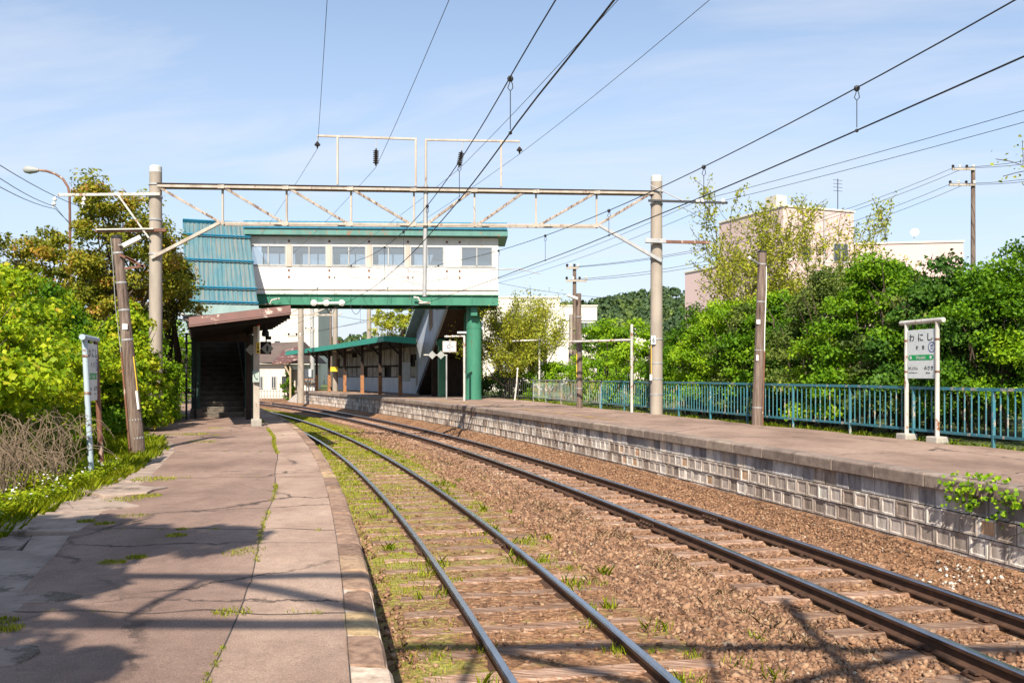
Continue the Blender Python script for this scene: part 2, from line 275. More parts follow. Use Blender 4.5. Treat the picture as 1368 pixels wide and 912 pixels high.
# ------------------------------------------------------------------ mesh tools
class MB:
    def __init__(s): s.v = []; s.f = []; s.mi = []; s.r = []
    def add(s, vs, fs, mi=0, r=None):
        o = len(s.v); s.v += [tuple(v) for v in vs]; s.f += [tuple(i+o for i in f) for f in fs]
        s.mi += [mi]*len(fs); s.r += [random.random() if r is None else r]*len(fs); return s
    def hexa(s, b, t, mi=0, r=None):
        "b, t: four bottom and four top corners, both counter-clockwise from above"
        return s.add(list(b)+list(t), [(3,2,1,0),(4,5,6,7),(0,1,5,4),(1,2,6,5),(2,3,7,6),(3,0,4,7)], mi, r)
    def box(s, c, size, rz=0.0, mi=0, r=None):
        x, y, z = (q/2 for q in size); c = Vector(c); m = Matrix.Rotation(rz, 3, 'Z')
        p = lambda a, b, d: c+m@Vector((a, b, d))
        return s.hexa([p(-x,-y,-z),p(x,-y,-z),p(x,y,-z),p(-x,y,-z)], [p(-x,-y,z),p(x,-y,z),p(x,y,z),p(-x,y,z)], mi, r)
    def beam(s, a, b, w, h, mi=0, up=(0,0,1), r=None):
        a, b = Vector(a), Vector(b); d = (b-a).normalized(); u = Vector(up)
        if abs(d.dot(u)) > 0.98: u = Vector((0,1,0))
        x = d.cross(u).normalized()*w/2; y = x.cross(d).normalized()*h/2
        return s.add([a-x-y,a+x-y,a+x+y,a-x+y,b-x-y,b+x-y,b+x+y,b-x+y], [(0,1,2,3),(7,6,5,4),(1,0,4,5),(2,1,5,6),(3,2,6,7),(0,3,7,4)], mi, r)
    def tube(s, pts, rad, n=8, mi=0, cap=True, r=None):
        pts = [Vector(p) for p in pts]
        if not hasattr(rad, '__len__'): rad = [rad]*len(pts)
        vs = []; fs = []; prev = None
        for i, p in enumerate(pts):
            d = (pts[min(i+1,len(pts)-1)]-pts[max(i-1,0)]).normalized()
            if prev is None:
                u = Vector((0,0,1)) if abs(d.z) < 0.9 else Vector((0,1,0)); x = d.cross(u).normalized()
            else: x = (prev-d*prev.dot(d)).normalized()
            prev = x; y = d.cross(x)
            for k in range(n):
                a = 2*math.pi*k/n; vs.append(p+(x*math.cos(a)+y*math.sin(a))*rad[i])
        for i in range(len(pts)-1):
            for k in range(n):
                fs.append((i*n+k, i*n+(k+1)%n, (i+1)*n+(k+1)%n, (i+1)*n+k))
        if cap: fs += [tuple(range(n))[::-1], tuple(range((len(pts)-1)*n, len(pts)*n))]
        return s.add(vs, fs, mi, r)
    def lathe(s, base, axis, prof, n=12, mi=0):
        "prof: (distance along axis, radius)"
        base = Vector(base); ax = Vector(axis).normalized()
        u = Vector((0,0,1)) if abs(ax.z) < 0.9 else Vector((1,0,0)); x = ax.cross(u).normalized(); y = ax.cross(x)
        vs = [base+ax*h+(x*math.cos(2*math.pi*k/n)+y*math.sin(2*math.pi*k/n))*r for h, r in prof for k in range(n)]
        fs = [(i*n+k, i*n+(k+1)%n, (i+1)*n+(k+1)%n, (i+1)*n+k) for i in range(len(prof)-1) for k in range(n)]
        fs += [tuple(range(n))[::-1], tuple(range((len(prof)-1)*n, len(prof)*n))]
        return s.add(vs, fs, mi)
    def prism(s, poly, vec, mi=0):
        n = len(poly); vec = Vector(vec); a = [Vector(p) for p in poly]
        return s.add(a+[p+vec for p in a], [tuple(range(n)), tuple(range(2*n-1, n-1, -1))]+[(i, n+i, n+(i+1)%n, (i+1)%n) for i in range(n)], mi)
    def sphere(s, c, rad, n=10, mi=0, sc=(1,1,1)):
        c = Vector(c); vs = []; fs = []; m = n//2
        for i in range(m+1):
            t = math.pi*i/m
            for k in range(n):
                a = 2*math.pi*k/n; vs.append(c+Vector((math.sin(t)*math.cos(a)*sc[0], math.sin(t)*math.sin(a)*sc[1], math.cos(t)*sc[2]))*rad)
        for i in range(m):
            for k in range(n): fs.append((i*n+k, (i+1)*n+k, (i+1)*n+(k+1)%n, i*n+(k+1)%n))
        return s.add(vs, fs, mi)
    def build(s, name, mats, parent=None, loc=None, smooth=False, bevel=0.0):
        me = bpy.data.meshes.new(name)
        off = Vector(loc) if loc is not None else Vector((0,0,0))
        base = parent_world(parent)+off if parent is not None else off
        me.from_pydata([(v[0]-base.x, v[1]-base.y, v[2]-base.z) for v in s.v], [], s.f)
        if not isinstance(mats, (list, tuple)): mats = [mats]
        for m in mats: me.materials.append(m)
        if len(mats) > 1: me.polygons.foreach_set('material_index', s.mi)
        at = me.attributes.new('rnd', 'FLOAT', 'FACE'); at.data.foreach_set('value', s.r)
        me.update()
        if smooth is True: me.polygons.foreach_set('use_smooth', [True]*len(me.polygons))
        elif smooth == 'auto':
            me.polygons.foreach_set('use_smooth', [True]*len(me.polygons))
            try: me.set_sharp_from_angle(angle=R(40))
            except Exception: pass
        o = bpy.data.objects.new(name, me); COL.objects.link(o)
        if parent is not None: o.parent = parent
        o.location = off
        if bevel:
            b = o.modifiers.new('bevel', 'BEVEL'); b.width = bevel; b.segments = 2; b.limit_method = 'ANGLE'; b.angle_limit = R(50)
        return o
def parent_world(p):
    l = Vector((0,0,0))
    while p is not None: l += p.location; p = p.parent
    return l
def tag(o, label, cat, group=None):
    o['label'] = label; o['category'] = cat
    if group: o['group'] = group
    return o
def thing(name, label, cat, loc, group=None):
    o = bpy.data.objects.new(name, None); COL.objects.link(o); o.location = loc; o.empty_display_size = 0.3
    return tag(o, label, cat, group)
def struct(o, kind='structure', label=None, cat=None):
    o['kind'] = kind
    if label: o['label'] = label
    if cat: o['category'] = cat
    return o
def np_obj(name, V, Fc, mats, rnd=None, parent=None, loc=(0,0,0), smooth=False):
    "V (n,3), Fc (m,k) constant-size faces"
    V = np.asarray(V, dtype=np.float64); Fc = np.asarray(Fc, dtype=np.int32)
    base = parent_world(parent)+Vector(loc) if parent is not None else Vector(loc)
    V = V-np.array(base)
    me = bpy.data.meshes.new(name); m, k = Fc.shape
    me.vertices.add(len(V)); me.vertices.foreach_set('co', V.astype(np.float32).ravel())
    me.loops.add(m*k); me.loops.foreach_set('vertex_index', Fc.ravel())
    me.polygons.add(m); me.polygons.foreach_set('loop_start', np.arange(0, m*k, k, dtype=np.int32))
    me.polygons.foreach_set('loop_total', np.full(m, k, dtype=np.int32))
    if not isinstance(mats, (list, tuple)): mats = [mats]
    for q in mats: me.materials.append(q)
    at = me.attributes.new('rnd', 'FLOAT', 'FACE')
    at.data.foreach_set('value', (rng.random(m) if rnd is None else rnd).astype(np.float32))
    if smooth: me.polygons.foreach_set('use_smooth', np.ones(m, dtype=bool))
    me.update(calc_edges=True); me.validate()
    o = bpy.data.objects.new(name, me); COL.objects.link(o)
    if parent is not None: o.parent = parent
    o.location = loc
    return o
_tab = np.random.default_rng(5).random((256,256))
def vnoise(x, y, s=1.0):
    x = np.asarray(x, float)*s+37.3; y = np.asarray(y, float)*s+11.7
    xi = np.floor(x).astype(int); yi = np.floor(y).astype(int); fx = x-xi; fy = y-yi
    fx = fx*fx*(3-2*fx); fy = fy*fy*(3-2*fy)
    a = _tab[xi%256, yi%256]; b = _tab[(xi+1)%256, yi%256]; c = _tab[xi%256, (yi+1)%256]; d = _tab[(xi+1)%256, (yi+1)%256]
    return (a*(1-fx)+b*fx)*(1-fy)+(c*(1-fx)+d*fx)*fy
def fbm(x, y, s=1.0): return 0.5*vnoise(x,y,s)+0.27*vnoise(x,y,s*2.1)+0.15*vnoise(x,y,s*4.3)+0.08*vnoise(x,y,s*9.1)
def unit(a): return a/np.maximum(np.linalg.norm(a, axis=1, keepdims=True), 1e-9)
def leaves(pos, nrm, size, aspect=0.6, fold=0.25):
    "two-triangle folded leaf at each point"
    n = len(pos); nrm = unit(nrm)
    t = rng.normal(size=(n,3)); t[:,2] -= 0.25; t = unit(t-nrm*(t*nrm).sum(1)[:,None]); b = np.cross(nrm, t)
    L = (np.asarray(size)*(0.65+0.7*rng.random(n)))[:,None]
    p0 = pos-t*L*0.5; p1 = pos+t*L*0.5; w = L*aspect*0.5
    q0 = pos+b*w+nrm*L*fold*0.5; q1 = pos-b*w+nrm*L*fold*0.5
    V = np.stack([p0,q0,p1,q1], 1).reshape(-1,3)
    i = np.arange(n)*4
    Fc = np.concatenate([np.stack([i,i+1,i+2],1), np.stack([i,i+2,i+3],1)])
    return V, Fc, n
def leaf_obj(name, pos, nrm, size, mat, parent=None, loc=(0,0,0), aspect=0.6, rnd=None):
    V, Fc, n = leaves(pos, nrm, size, aspect)
    r = rng.random(n) if rnd is None else rnd
    return np_obj(name, V, Fc, mat, np.concatenate([r,r]), parent, loc)
def blades(pos, h, w, lean=0.5):
    n = len(pos); a = rng.random(n)*6.283; d = np.stack([np.cos(a),np.sin(a),np.zeros(n)],1); s = np.stack([-np.sin(a),np.cos(a),np.zeros(n)],1)
    h = h[:,None]*(0.6+0.8*rng.random((n,1))); up = np.array([[0,0,1.0]])
    w = np.asarray(w, float); w = (w[:,None] if w.ndim else w)*(0.7+0.6*rng.random((n,1)))
    ln = lean*(rng.random((n,1)))
    m = pos+up*h*0.6+d*h*ln*0.4; t = pos+up*h+d*h*ln*1.1
    V = np.stack([pos-s*w/2, pos+s*w/2, m+s*w*0.4, t, m-s*w*0.4],1).reshape(-1,3)
    i = np.arange(n)*5
    return V, np.stack([i,i+1,i+2,i+3,i+4],1), n
def blade_obj(name, pos, h, w, mat, parent=None, lean=0.6, rnd=None):
    V, Fc, n = blades(pos, h, w, lean); return np_obj(name, V, Fc, mat, rnd, parent)
# ------------------------------------------------------------------ track geometry
def cn(y): return 0.565-0.2117*(y-6)-0.00278*(y-6)**2
def cf(y): return 4.11-0.2163*(y-6.24)-0.00264*(y-6.24)**2
def dcn(y): return -0.2117-0.00556*(y-6)
def dcf(y): return -0.2163-0.00528*(y-6.24)
def off(c, dc, y, d):
    k = dc(y); l = (1+k*k)**0.5 if not isinstance(y, np.ndarray) else np.sqrt(1+k*k)
    return c(y)+d/l, y-d*k/l
def edgeL(y): return cn(y)-1.465*math.sqrt(1+dcn(y)**2)
def edgeR(y): return cf(y)+1.62*math.sqrt(1+dcf(y)**2)
def lerp_tab(t, y): return float(np.interp(y, [a for a, b in t], [b for a, b in t]))
WL = [(-4,2.2),(5,2.2),(8,2.55),(12,2.6),(17,2.75),(20,3.3),(24,4.4),(28,5.6),(34,6.6),(48,7)]
WR = [(-4,3.5),(13.4,3.55),(20.6,3.5),(26,3.75),(31.4,3.95),(39.8,5.0),(50,5.6),(66,5.6)]
# ------------------------------------------------------------------ camera, sky, sun
cam = bpy.data.cameras.new('camera'); cam.sensor_width = 36; cam.sensor_fit = 'HORIZONTAL'
cam.lens = 36*F/1368; cam.shift_y = 44/1368; cam.clip_start = 0.05; cam.clip_end = 6000
co = bpy.data.objects.new('camera', cam); COL.objects.link(co); co.location = (0,0,EYE); co.rotation_euler = (R(90),0,0)
scene.camera = co
EL, AZ = 42.0, 5.0
sd = Vector((math.sin(R(AZ))*math.cos(R(EL)), math.cos(R(AZ))*math.cos(R(EL)), -math.sin(R(EL))))
sl = bpy.data.lights.new('sun', 'SUN'); sl.energy = 5.0; sl.angle = R(0.5); sl.color = (1.0, 0.91, 0.77)
so = bpy.data.objects.new('sun', sl); COL.objects.link(so); so.rotation_euler = sd.to_track_quat('-Z', 'Y').to_euler(); so.location = (-20,-30,40)
w = bpy.data.worlds.new('World'); scene.world = w; w.use_nodes = True
nt = w.node_tree; nt.nodes.clear()
sky = nt.nodes.new('ShaderNodeTexSky'); sky.sky_type = 'NISHITA'; sky.sun_disc = False
sky.sun_elevation = R(EL); sky.sun_rotation = R(180+AZ); sky.air_density = 1.0; sky.dust_density = 0.4; sky.ozone_density = 2.0
tc = nt.nodes.new('ShaderNodeTexCoord'); sep = nt.nodes.new('ShaderNodeSeparateXYZ'); nt.links.new(tc.outputs['Generated'], sep.inputs[0])
# thin high cloud: noise on the plane the view ray meets overhead
zc = N(nt, 'ShaderNodeMath', operation='MAXIMUM'); nt.links.new(sep.outputs[2], zc.inputs[0]); zc.inputs[1].default_value = 0.0
za = N(nt, 'ShaderNodeMath', operation='ADD'); nt.links.new(zc.outputs[0], za.inputs[0]); za.inputs[1].default_value = 0.12
dv = nt.nodes.new('ShaderNodeVectorMath'); dv.operation = 'DIVIDE'; nt.links.new(tc.outputs['Generated'], dv.inputs[0])
cb = nt.nodes.new('ShaderNodeCombineXYZ'); [nt.links.new(za.outputs[0], cb.inputs[i]) for i in range(3)]
nt.links.new(cb.outputs[0], dv.inputs[1])
mp = mapping(nt, dv.outputs[0], (0.55,1.5,0), rot=(0,0,0.35), loc=(0.4,1.9,0))
cl = noise(nt, mp, 1.25, 7, 0.58, 0.5)
cm = ramp(nt, cl, [(0.47, (0,0,0)), (0.72, (0.6,0.6,0.6))])
veil = N(nt, 'ShaderNodeMapRange'); nt.links.new(zc.outputs[0], veil.inputs[0]); veil.inputs[1].default_value = 0.0; veil.inputs[2].default_value = 0.42; veil.inputs[3].default_value = 0.85; veil.inputs[4].default_value = 0.10
skyb = mixc(nt, 1.0, sky.outputs[0], (1.22,1.156,1.08), 'MULTIPLY')
skc = mixc(nt, veil.outputs[0], skyb, (3.75,4.25,5.45))
skc = mixc(nt, cm, skc, (4.9,5.15,5.7))
bg = nt.nodes.new('ShaderNodeBackground'); bg.inputs[1].default_value = 0.10; nt.links.new(skc, bg.inputs[0])
wo = nt.nodes.new('ShaderNodeOutputWorld'); nt.links.new(bg.outputs[0], wo.inputs[0])
vs = scene.view_settings; vs.view_transform = 'Standard'; vs.look = 'None'; vs.gamma = 1.0; vs.exposure = 0.8; vs.use_curve_mapping = False
scene.render.engine = 'CYCLES'
scene.render.resolution_x = 1024; scene.render.resolution_y = 682
scene.cycles.max_bounces = 6; scene.cycles.transparent_max_bounces = 12

# ------------------------------------------------------------------ ground sheets
mb = MB(); mb.add([(-3000,-500,-1.05),(3000,-500,-1.05),(3000,4000,-1.05),(-3000,4000,-1.05)], [(0,1,2,3)])
struct(mb.build('ground', M['grass_ground']))
def sheet(name, xa, xb, y0, y1, nx, ny, zf, mat, xpow=1.0):
    u = np.linspace(0,1,nx)**xpow; y = np.linspace(y0,y1,ny)
    X = np.array([[xa(b)+(xb(b)-xa(b))*a for a in u] for b in y]); Y = np.repeat(y[:,None], nx, 1)
    Z = zf(X, Y, np.repeat(u[None,:], ny, 0))
    V = np.stack([X,Y,Z],2).reshape(-1,3); i = (np.arange(ny-1)[:,None]*nx+np.arange(nx-1)[None,:]).ravel()
    return np_obj(name, V, np.stack([i,i+1,i+nx+1,i+nx],1), mat, smooth=True)
def xl_in(y): return edgeL(y)-lerp_tab(WL, y)-0.35
struct(sheet('left_verge', lambda y: -90.0, lambda y: xl_in(y)-0.15+(0.3 if y < 20 else 0), -8, 120, 50, 160,
    lambda X,Y,U: -0.24+0.16*(fbm(X,Y,0.5)-0.5)-0.14*np.clip((Y-20)/8,0,1)-0.12*np.clip((U-0.97)/0.03,0,1), M['grass_ground'], 0.35))
struct(sheet('right_verge', lambda y: edgeR(y)+lerp_tab(WR,y)-0.1, lambda y: 190.0, -6, 150, 50, 160,
    lambda X,Y,U: 0.02+0.12*(fbm(X,Y,0.5)-0.5), M['grass_ground'], 2.6))

# ------------------------------------------------------------------ ballast bed
def lat_n(x, y): return (x-cn(y))/np.sqrt(1+dcn(y)**2)
def lat_f(x, y): return (x-cf(y))/np.sqrt(1+dcf(y)**2)
def bed_h(x, y):
    a = np.abs(lat_n(x,y)); b = np.abs(lat_f(x,y)); lf = lat_f(x,y)
    h = np.where(a<1.15, -0.906+0.035*(fbm(x,y,3.1)-0.5), -0.940)+0.10*np.clip((lf-1.05)/0.4,0,1)+0.13*np.clip((lf-1.2)/0.4,0,1)
    h = h+0.03*(a<1.25)
    mid = np.minimum(a,b); h = h+0.035*np.clip((mid-1.15)/0.3,0,1)*(lf<0)
    ln = lat_n(x,y); h = h-0.03*np.clip((-ln-1.1)/0.3,0,1)
    return h+0.05*(fbm(x,y,1.3)-0.45)*(mid>0.9)+0.018*(vnoise(x,y,6)-0.5)
def moss_f(x, y):
    ln = lat_n(x,y); near = np.clip((y-3)/14,0,1)
    band = np.where((ln>-1.5)&(ln<1.3), 1.0, np.exp(-np.clip(ln-1.3,0,9)/0.7))
    far = np.clip((y-9)/16,0,1)
    m = band*(0.10+0.62*far)+0.55*(fbm(x+5,y,0.7)-0.5)*band
    m = m+0.20*((ln>-1.5)&(ln<-0.62))
    m = m*np.clip((70-y)/20,0,1)
    lf = lat_f(x,y); m = np.where(lf>-1.25, m*0.15, m)
    return np.clip(m,0,1)
ys = np.concatenate([np.linspace(-2,4,30), np.linspace(4.02,16,300), np.linspace(16.05,40,300), np.linspace(40.2,100,150)]); nx = 110
X = np.array([np.linspace(edgeL(b)-0.3, edgeR(b)+0.3+(6 if b>66 else 0), nx) for b in ys]); Y = np.repeat(ys[:,None], nx, 1); Zb = bed_h(X,Y)
V = np.stack([X,Y,Zb],2).reshape(-1,3); i = (np.arange(len(ys)-1)[:,None]*nx+np.arange(nx-1)[None,:]).ravel()
bed = np_obj('ballast_bed', V, np.stack([i,i+1,i+nx+1,i+nx],1), M['bed'], smooth=True)
at = bed.data.attributes.new('moss', 'FLOAT', 'POINT'); at.data.foreach_set('value', moss_f(X,Y).ravel().astype(np.float32))
struct(bed)

# crushed stones lying on it
def octa(n, c, s):
    base = np.array([[1,0,0],[0,1,0],[-1,0,0],[0,-1,0],[0,0,1],[0,0,-1]], float)
    V = base[None]*(s[:,None,None]*(0.6+0.8*rng.random((n,6,1))))*np.array([1,0.8,0.62])
    V = V+rng.normal(size=(n,6,3))*s[:,None,None]*0.16
    q = rng.normal(size=(n,4)); q[:, 1:3] *= 0.35; q = unit(q); w_,x_,y_,z_ = q.T
    Rm = np.stack([np.stack([1-2*(y_*y_+z_*z_),2*(x_*y_-z_*w_),2*(x_*z_+y_*w_)],1), np.stack([2*(x_*y_+z_*w_),1-2*(x_*x_+z_*z_),2*(y_*z_-x_*w_)],1), np.stack([2*(x_*z_-y_*w_),2*(y_*z_+x_*w_),1-2*(x_*x_+y_*y_)],1)],1)
    V = np.einsum('nij,nkj->nki', Rm, V)+c[:,None,:]
    Fq = np.array([[0,1,4],[1,2,4],[2,3,4],[3,0,4],[1,0,5],[2,1,5],[3,2,5],[0,3,5]])
    return V.reshape(-1,3), (np.arange(n)[:,None,None]*6+Fq[None]).reshape(-1,3), np.repeat(rng.random(n), 8)
def scatter(n, y0, y1, pw=1.0):
    y = y0+(y1-y0)*rng.random(n)**pw
    a = cn(y)-1.40*np.sqrt(1+dcn(y)**2); b = cf(y)+1.58*np.sqrt(1+dcf(y)**2)
    return a+(b-a)*rng.random(n), y
x, y = scatter(300000, 4.6, 34, 1.7)
ln, lf = lat_n(x,y), lat_f(x,y); an, af = np.abs(ln), np.abs(lf)
keep = (np.abs(an-0.535)>0.09)&(np.abs(af-0.55)>0.10)
dens = np.full(len(x), 0.9)
dens[an<1.1] = 0.07; dens[(ln<-1.05)] = 0.24
dens[af<1.1] = 0.20; dens[(af<1.1)&(af>0.62)] = 0.35
dens[lf>1.1] = 0.8
dens *= 1-0.75*np.clip(moss_f(x,y)*1.3,0,1)
# patchy
dens *= 0.55+0.9*(fbm(x,y,1.1)>0.42)
dens *= np.where(rng.random(len(x))<0.5, 1.0, 0.8); keep &= rng.random(len(x)) < dens
x, y = x[keep], y[keep]
s = (0.011+0.034*rng.random(len(x))**2.6)*(1+0.02*(y-5)); s[lat_f(x,y)>1.1] *= 0.7; s[np.abs(lat_n(x,y))<1.1] *= 0.75
c = np.stack([x,y,bed_h(x,y)+s*0.25],1)
V, Fc, rr = octa(len(x), c, s)
struct(np_obj('ballast_stones', V, Fc, M['stone'], rr), 'stuff', 'reddish brown crushed ballast stones lying between and beside the two tracks', 'gravel')
print('stones', len(x))
x, y = scatter(9000, 4.6, 20, 1.6); an, af, lf = np.abs(lat_n(x,y)), np.abs(lat_f(x,y)), lat_f(x,y)
k = (an>1.25)&(af>1.2)&(lf<0)&(lat_n(x,y)>0)&(fbm(x,y,0.8)>0.40); x, y = x[k], y[k]; s = 0.03+0.028*rng.random(len(x))**1.5
V, Fc, rr = octa(len(x), np.stack([x,y,bed_h(x,y)+s*0.12],1), s); struct(np_obj('large_ballast_stones', V, Fc, M['stone'], rr), 'stuff', 'larger angular reddish stones scattered over the ballast between the tracks', 'gravel')

# ------------------------------------------------------------------ tracks
def sweep(mb, c, dc, d, ys, prof, mi_top=None):
    k = len(prof); o = len(mb.v); A = []
    for y in ys:
        q = dc(y); l = math.sqrt(1+q*q)
        for u, z in prof: A.append((c(y)+(d+u)/l, y-(d+u)*q/l, z))
    fs = []; mi = []
    for i in range(len(ys)-1):
        for j in range(k):
            j2 = (j+1)%k; fs.append((o+i*k+j2, o+i*k+j, o+(i+1)*k+j, o+(i+1)*k+j2)); mi.append(1 if (mi_top and j in mi_top) else 0)
    fs.append(tuple(o+j for j in range(k))); fs.append(tuple(o+(len(ys)-1)*k+j for j in range(k))[::-1]); mi += [0,0]
    mb.v += A; mb.f += fs; mb.mi += mi; mb.r += [0.5]*len(fs)
railp = [(-0.058,-0.895),(0.058,-0.895),(0.058,-0.882),(0.012,-0.866),(0.010,-0.812),(0.033,-0.800),(0.035,-0.772),(0.024,-0.760),(-0.024,-0.760),(-0.035,-0.772),(-0.033,-0.800),(-0.010,-0.812),(-0.012,-0.866),(-0.058,-0.882)]
tops = {6,7,8}
def make_track(name, label, c, dc, g, first, far):
    t = thing(name, label, 'railway track', (c(first), first, -0.9))
    yy = list(np.linspace(-1, 30, 63))+list(np.linspace(31, 100, 70))
    for s in (-1,1):
        mb = MB(); sweep(mb, c, dc, s*g, yy, railp, tops); mb.build('rail', [M['railside'], M['railtop']], t, smooth='auto')
    y = first
    for i in range(100):
        q = dc(y); l = math.sqrt(1+q*q); tx = Vector((q/l, 1/l, 0)); nn = Vector((1/l, -q/l, 0))
        skew = random.uniform(-0.02,0.02); nn2 = (nn+tx*skew).normalized(); tx2 = Vector((-nn2.y, nn2.x, 0))
        cen = Vector((c(y)+random.uniform(-0.04,0.04), y, 0)); L = 1.04+random.uniform(-0.03,0.05); W = 0.10+random.uniform(-0.012,0.01)
        zt = (-0.894 if far else -0.860)+random.uniform(-0.010,0.003)
        mb = MB(); segs = 7; rows = []
        for k in range(segs+1):
            u = -L+2*L*k/segs; jw = W+random.uniform(-0.008,0.006); zz = zt+random.uniform(-0.005,0.003)
            p = cen+nn2*u
            rows.append([p-tx2*jw+Vector((0,0,zt-0.14)), p-tx2*jw+Vector((0,0,zz-0.012)), p-tx2*(jw-0.012)+Vector((0,0,zz)), p+tx2*random.uniform(-.02,.02)+Vector((0,0,zz-random.uniform(0,0.006))), p+tx2*(jw-0.012)+Vector((0,0,zz)), p+tx2*jw+Vector((0,0,zz-0.012)), p+tx2*jw+Vector((0,0,zt-0.14))])
        vs = [v for r in rows for v in r]; fs = []
        for k in range(segs):
            for j in range(6): fs.append((k*7+j, (k+1)*7+j, (k+1)*7+j+1, k*7+j+1))
        fs += [tuple(range(7))[::-1], tuple(range(segs*7, segs*7+7))]
        mb.add(vs, fs)
        sl_ = mb.build('sleeper', M['sleeper'], t, loc=cen+Vector((0,0,-0.9))-t.location)
        if far and y < 26:
            for s in (-1,1):
                m2 = MB(); pc = cen+nn*(s*g)
                m2.hexa(*[[pc+nn*a*0.14+tx*b*0.075+Vector((0,0,z)) for a, b in ((-1,-1),(1,-1),(1,1),(-1,1))] for z in (-0.905,-0.893)])
                for e in (-1,1):
                    p = pc+nn*e*0.085
                    m2.tube([p+Vector((0,0,-0.9)), p+Vector((0,0,-0.872))], 0.014, 6)
                    if far:
                        m2.beam(p+tx*-0.05+Vector((0,0,-0.868)), p+tx*0.05+Vector((0,0,-0.868))-nn*e*0.01, 0.05, 0.016)
                        m2.beam(p+tx*0.05+Vector((0,0,-0.868)), p+nn*e*0.06+tx*0.03+Vector((0,0,-0.88)), 0.022, 0.02)
                m2.build('tie_plate', M['railside'], sl_)
        y += 0.60/l*(1.0 if not far else 0.97)+random.uniform(-0.02,0.02)
    for s in (-1,1):                                    # bolted joint plates
        for yj in ((11.2, 23.5) if not far else (13.2, 25.2)):
            yj += s*0.1; mb = MB(); q = dc(yj); l = math.sqrt(1+q*q); tx = Vector((q/l,1/l,0)); nn = Vector((1/l,-q/l,0)); pc = Vector((c(yj),yj,0))+nn*s*g
            for e in (-1,1):
                mb.beam(pc+nn*e*0.026-tx*0.24+Vector((0,0,-0.838)), pc+nn*e*0.026+tx*0.24+Vector((0,0,-0.838)), 0.022, 0.05)
                for k in (-0.17,-0.06,0.06,0.17): mb.tube([pc+nn*e*0.03+tx*k+Vector((0,0,-0.838)), pc+nn*e*0.066+tx*k+Vector((0,0,-0.838))], 0.016, 6)
            mb.build('joint_plate', M['railside'], t)
    return t
make_track('railway_track', 'near railway track with grass between its weathered sleepers, beside the left platform', cn, dcn, 0.535, 4.2, False)
make_track('railway_track', 'far railway track with dark rusty rails running along the block wall of the right platform', cf, dcf, 0.55, 5.0, True)

# ------------------------------------------------------------------ left platform
def strip(mb, ys, fa, fb, za, zb=None, n=1, bump=0.0):
    o = len(mb.v)
    for y in ys:
        a, b = fa(y), fb(y)
        for k in range(n+1):
            x = a+(b-a)*k/n; mb.v.append((x, y, za+(float(vnoise(x,y,1.7))-0.5)*bump))
    for i in range(len(ys)-1):
        for k in range(n):
            mb.f.append((o+i*(n+1)+k, o+i*(n+1)+k+1, o+(i+1)*(n+1)+k+1, o+(i+1)*(n+1)+k)); mb.mi.append(0); mb.r.append(0.5)
ys = list(np.linspace(-4, 20, 97))+list(np.linspace(20.5, 48, 56))
cw = 0.20
def seam(y): return edgeL(y)-0.85+0.02*math.sin(y*1.3)
mb = MB(); NA, NB = 14, 6                              # one sheet: old asphalt, then the newer strip along the edge
for y in ys:
    a, b, c_ = edgeL(y)-lerp_tab(WL,y), seam(y), edgeL(y)-cw
    for k in range(NA+NB+1):
        x = a+(b-a)*k/NA if k <= NA else b+(c_-b)*(k-NA)/NB; mb.v.append((x, y, ZL+(float(vnoise(x,y,1.7))-0.5)*0.03))
nn_ = NA+NB+1
for i in range(len(ys)-1):
    for k in range(NA+NB): mb.f.append((i*nn_+k, i*nn_+k+1, (i+1)*nn_+k+1, (i+1)*nn_+k)); mb.mi.append(1 if k >= NA else 0); mb.r.append(0.5)
pl = struct(mb.build('left_platform', [M['asphalt'], M['asphalt_strip']], smooth=True))
mb = MB()                                             # body of the platform under the surface
for i in range(len(ys)-1):
    a, b = ys[i], ys[i+1]
    mb.hexa([(edgeL(a)-9,a,-1.2),(edgeL(a)-0.03,a,-1.2),(edgeL(b)-0.03,b,-1.2),(edgeL(b)-9,b,-1.2)], [(edgeL(a)-lerp_tab(WL,a)+0.05,a,ZL-0.03),(edgeL(a)-0.03,a,ZL-0.16),(edgeL(b)-0.03,b,ZL-0.16),(edgeL(b)-lerp_tab(WL,b)+0.05,b,ZL-0.03)])
mb.build('platform_body', M['concrete'], pl)
mb = MB(); y = -3.0
while y < 47:
    L = random.choice((0.48,0.52,0.58)); y2 = y+L-0.030; j = random.uniform(-0.012,0.012); zt = ZL+random.uniform(-0.004,0.012)
    r = random.random()
    if 3.2 < y < 3.9: r = 1.0
    k = 3; prof = [(-cw-0.004,-0.17),(-cw-0.004,0.0),(-0.06,0.003),(-0.02,-0.006),(0.0,-0.035),(0.0,-0.17)]
    rows = []
    for q in range(k+1):
        yy = y+(y2-y)*q/k
        e = 0.006 if q in (0,k) else 0.0
        rows.append([(edgeL(yy)+u*(1)+j, yy, zt+z-e+random.uniform(-0.002,0.002)) for u, z in prof])
    vs = [v for rr_ in rows for v in rr_]; n = len(prof); fs = []
    for q in range(k):
        for t_ in range(n): fs.append((q*n+(t_+1)%n, q*n+t_, (q+1)*n+t_, (q+1)*n+(t_+1)%n))
    fs += [tuple(range(n)), tuple(range(k*n, k*n+n))[::-1]]
    mb.add(vs, fs, 0, r); y += L
cop_ = mb.build('coping', M['coping'], pl, smooth=False, bevel=0.006)
mb = MB(); q_ = list(np.linspace(-3,46,180))
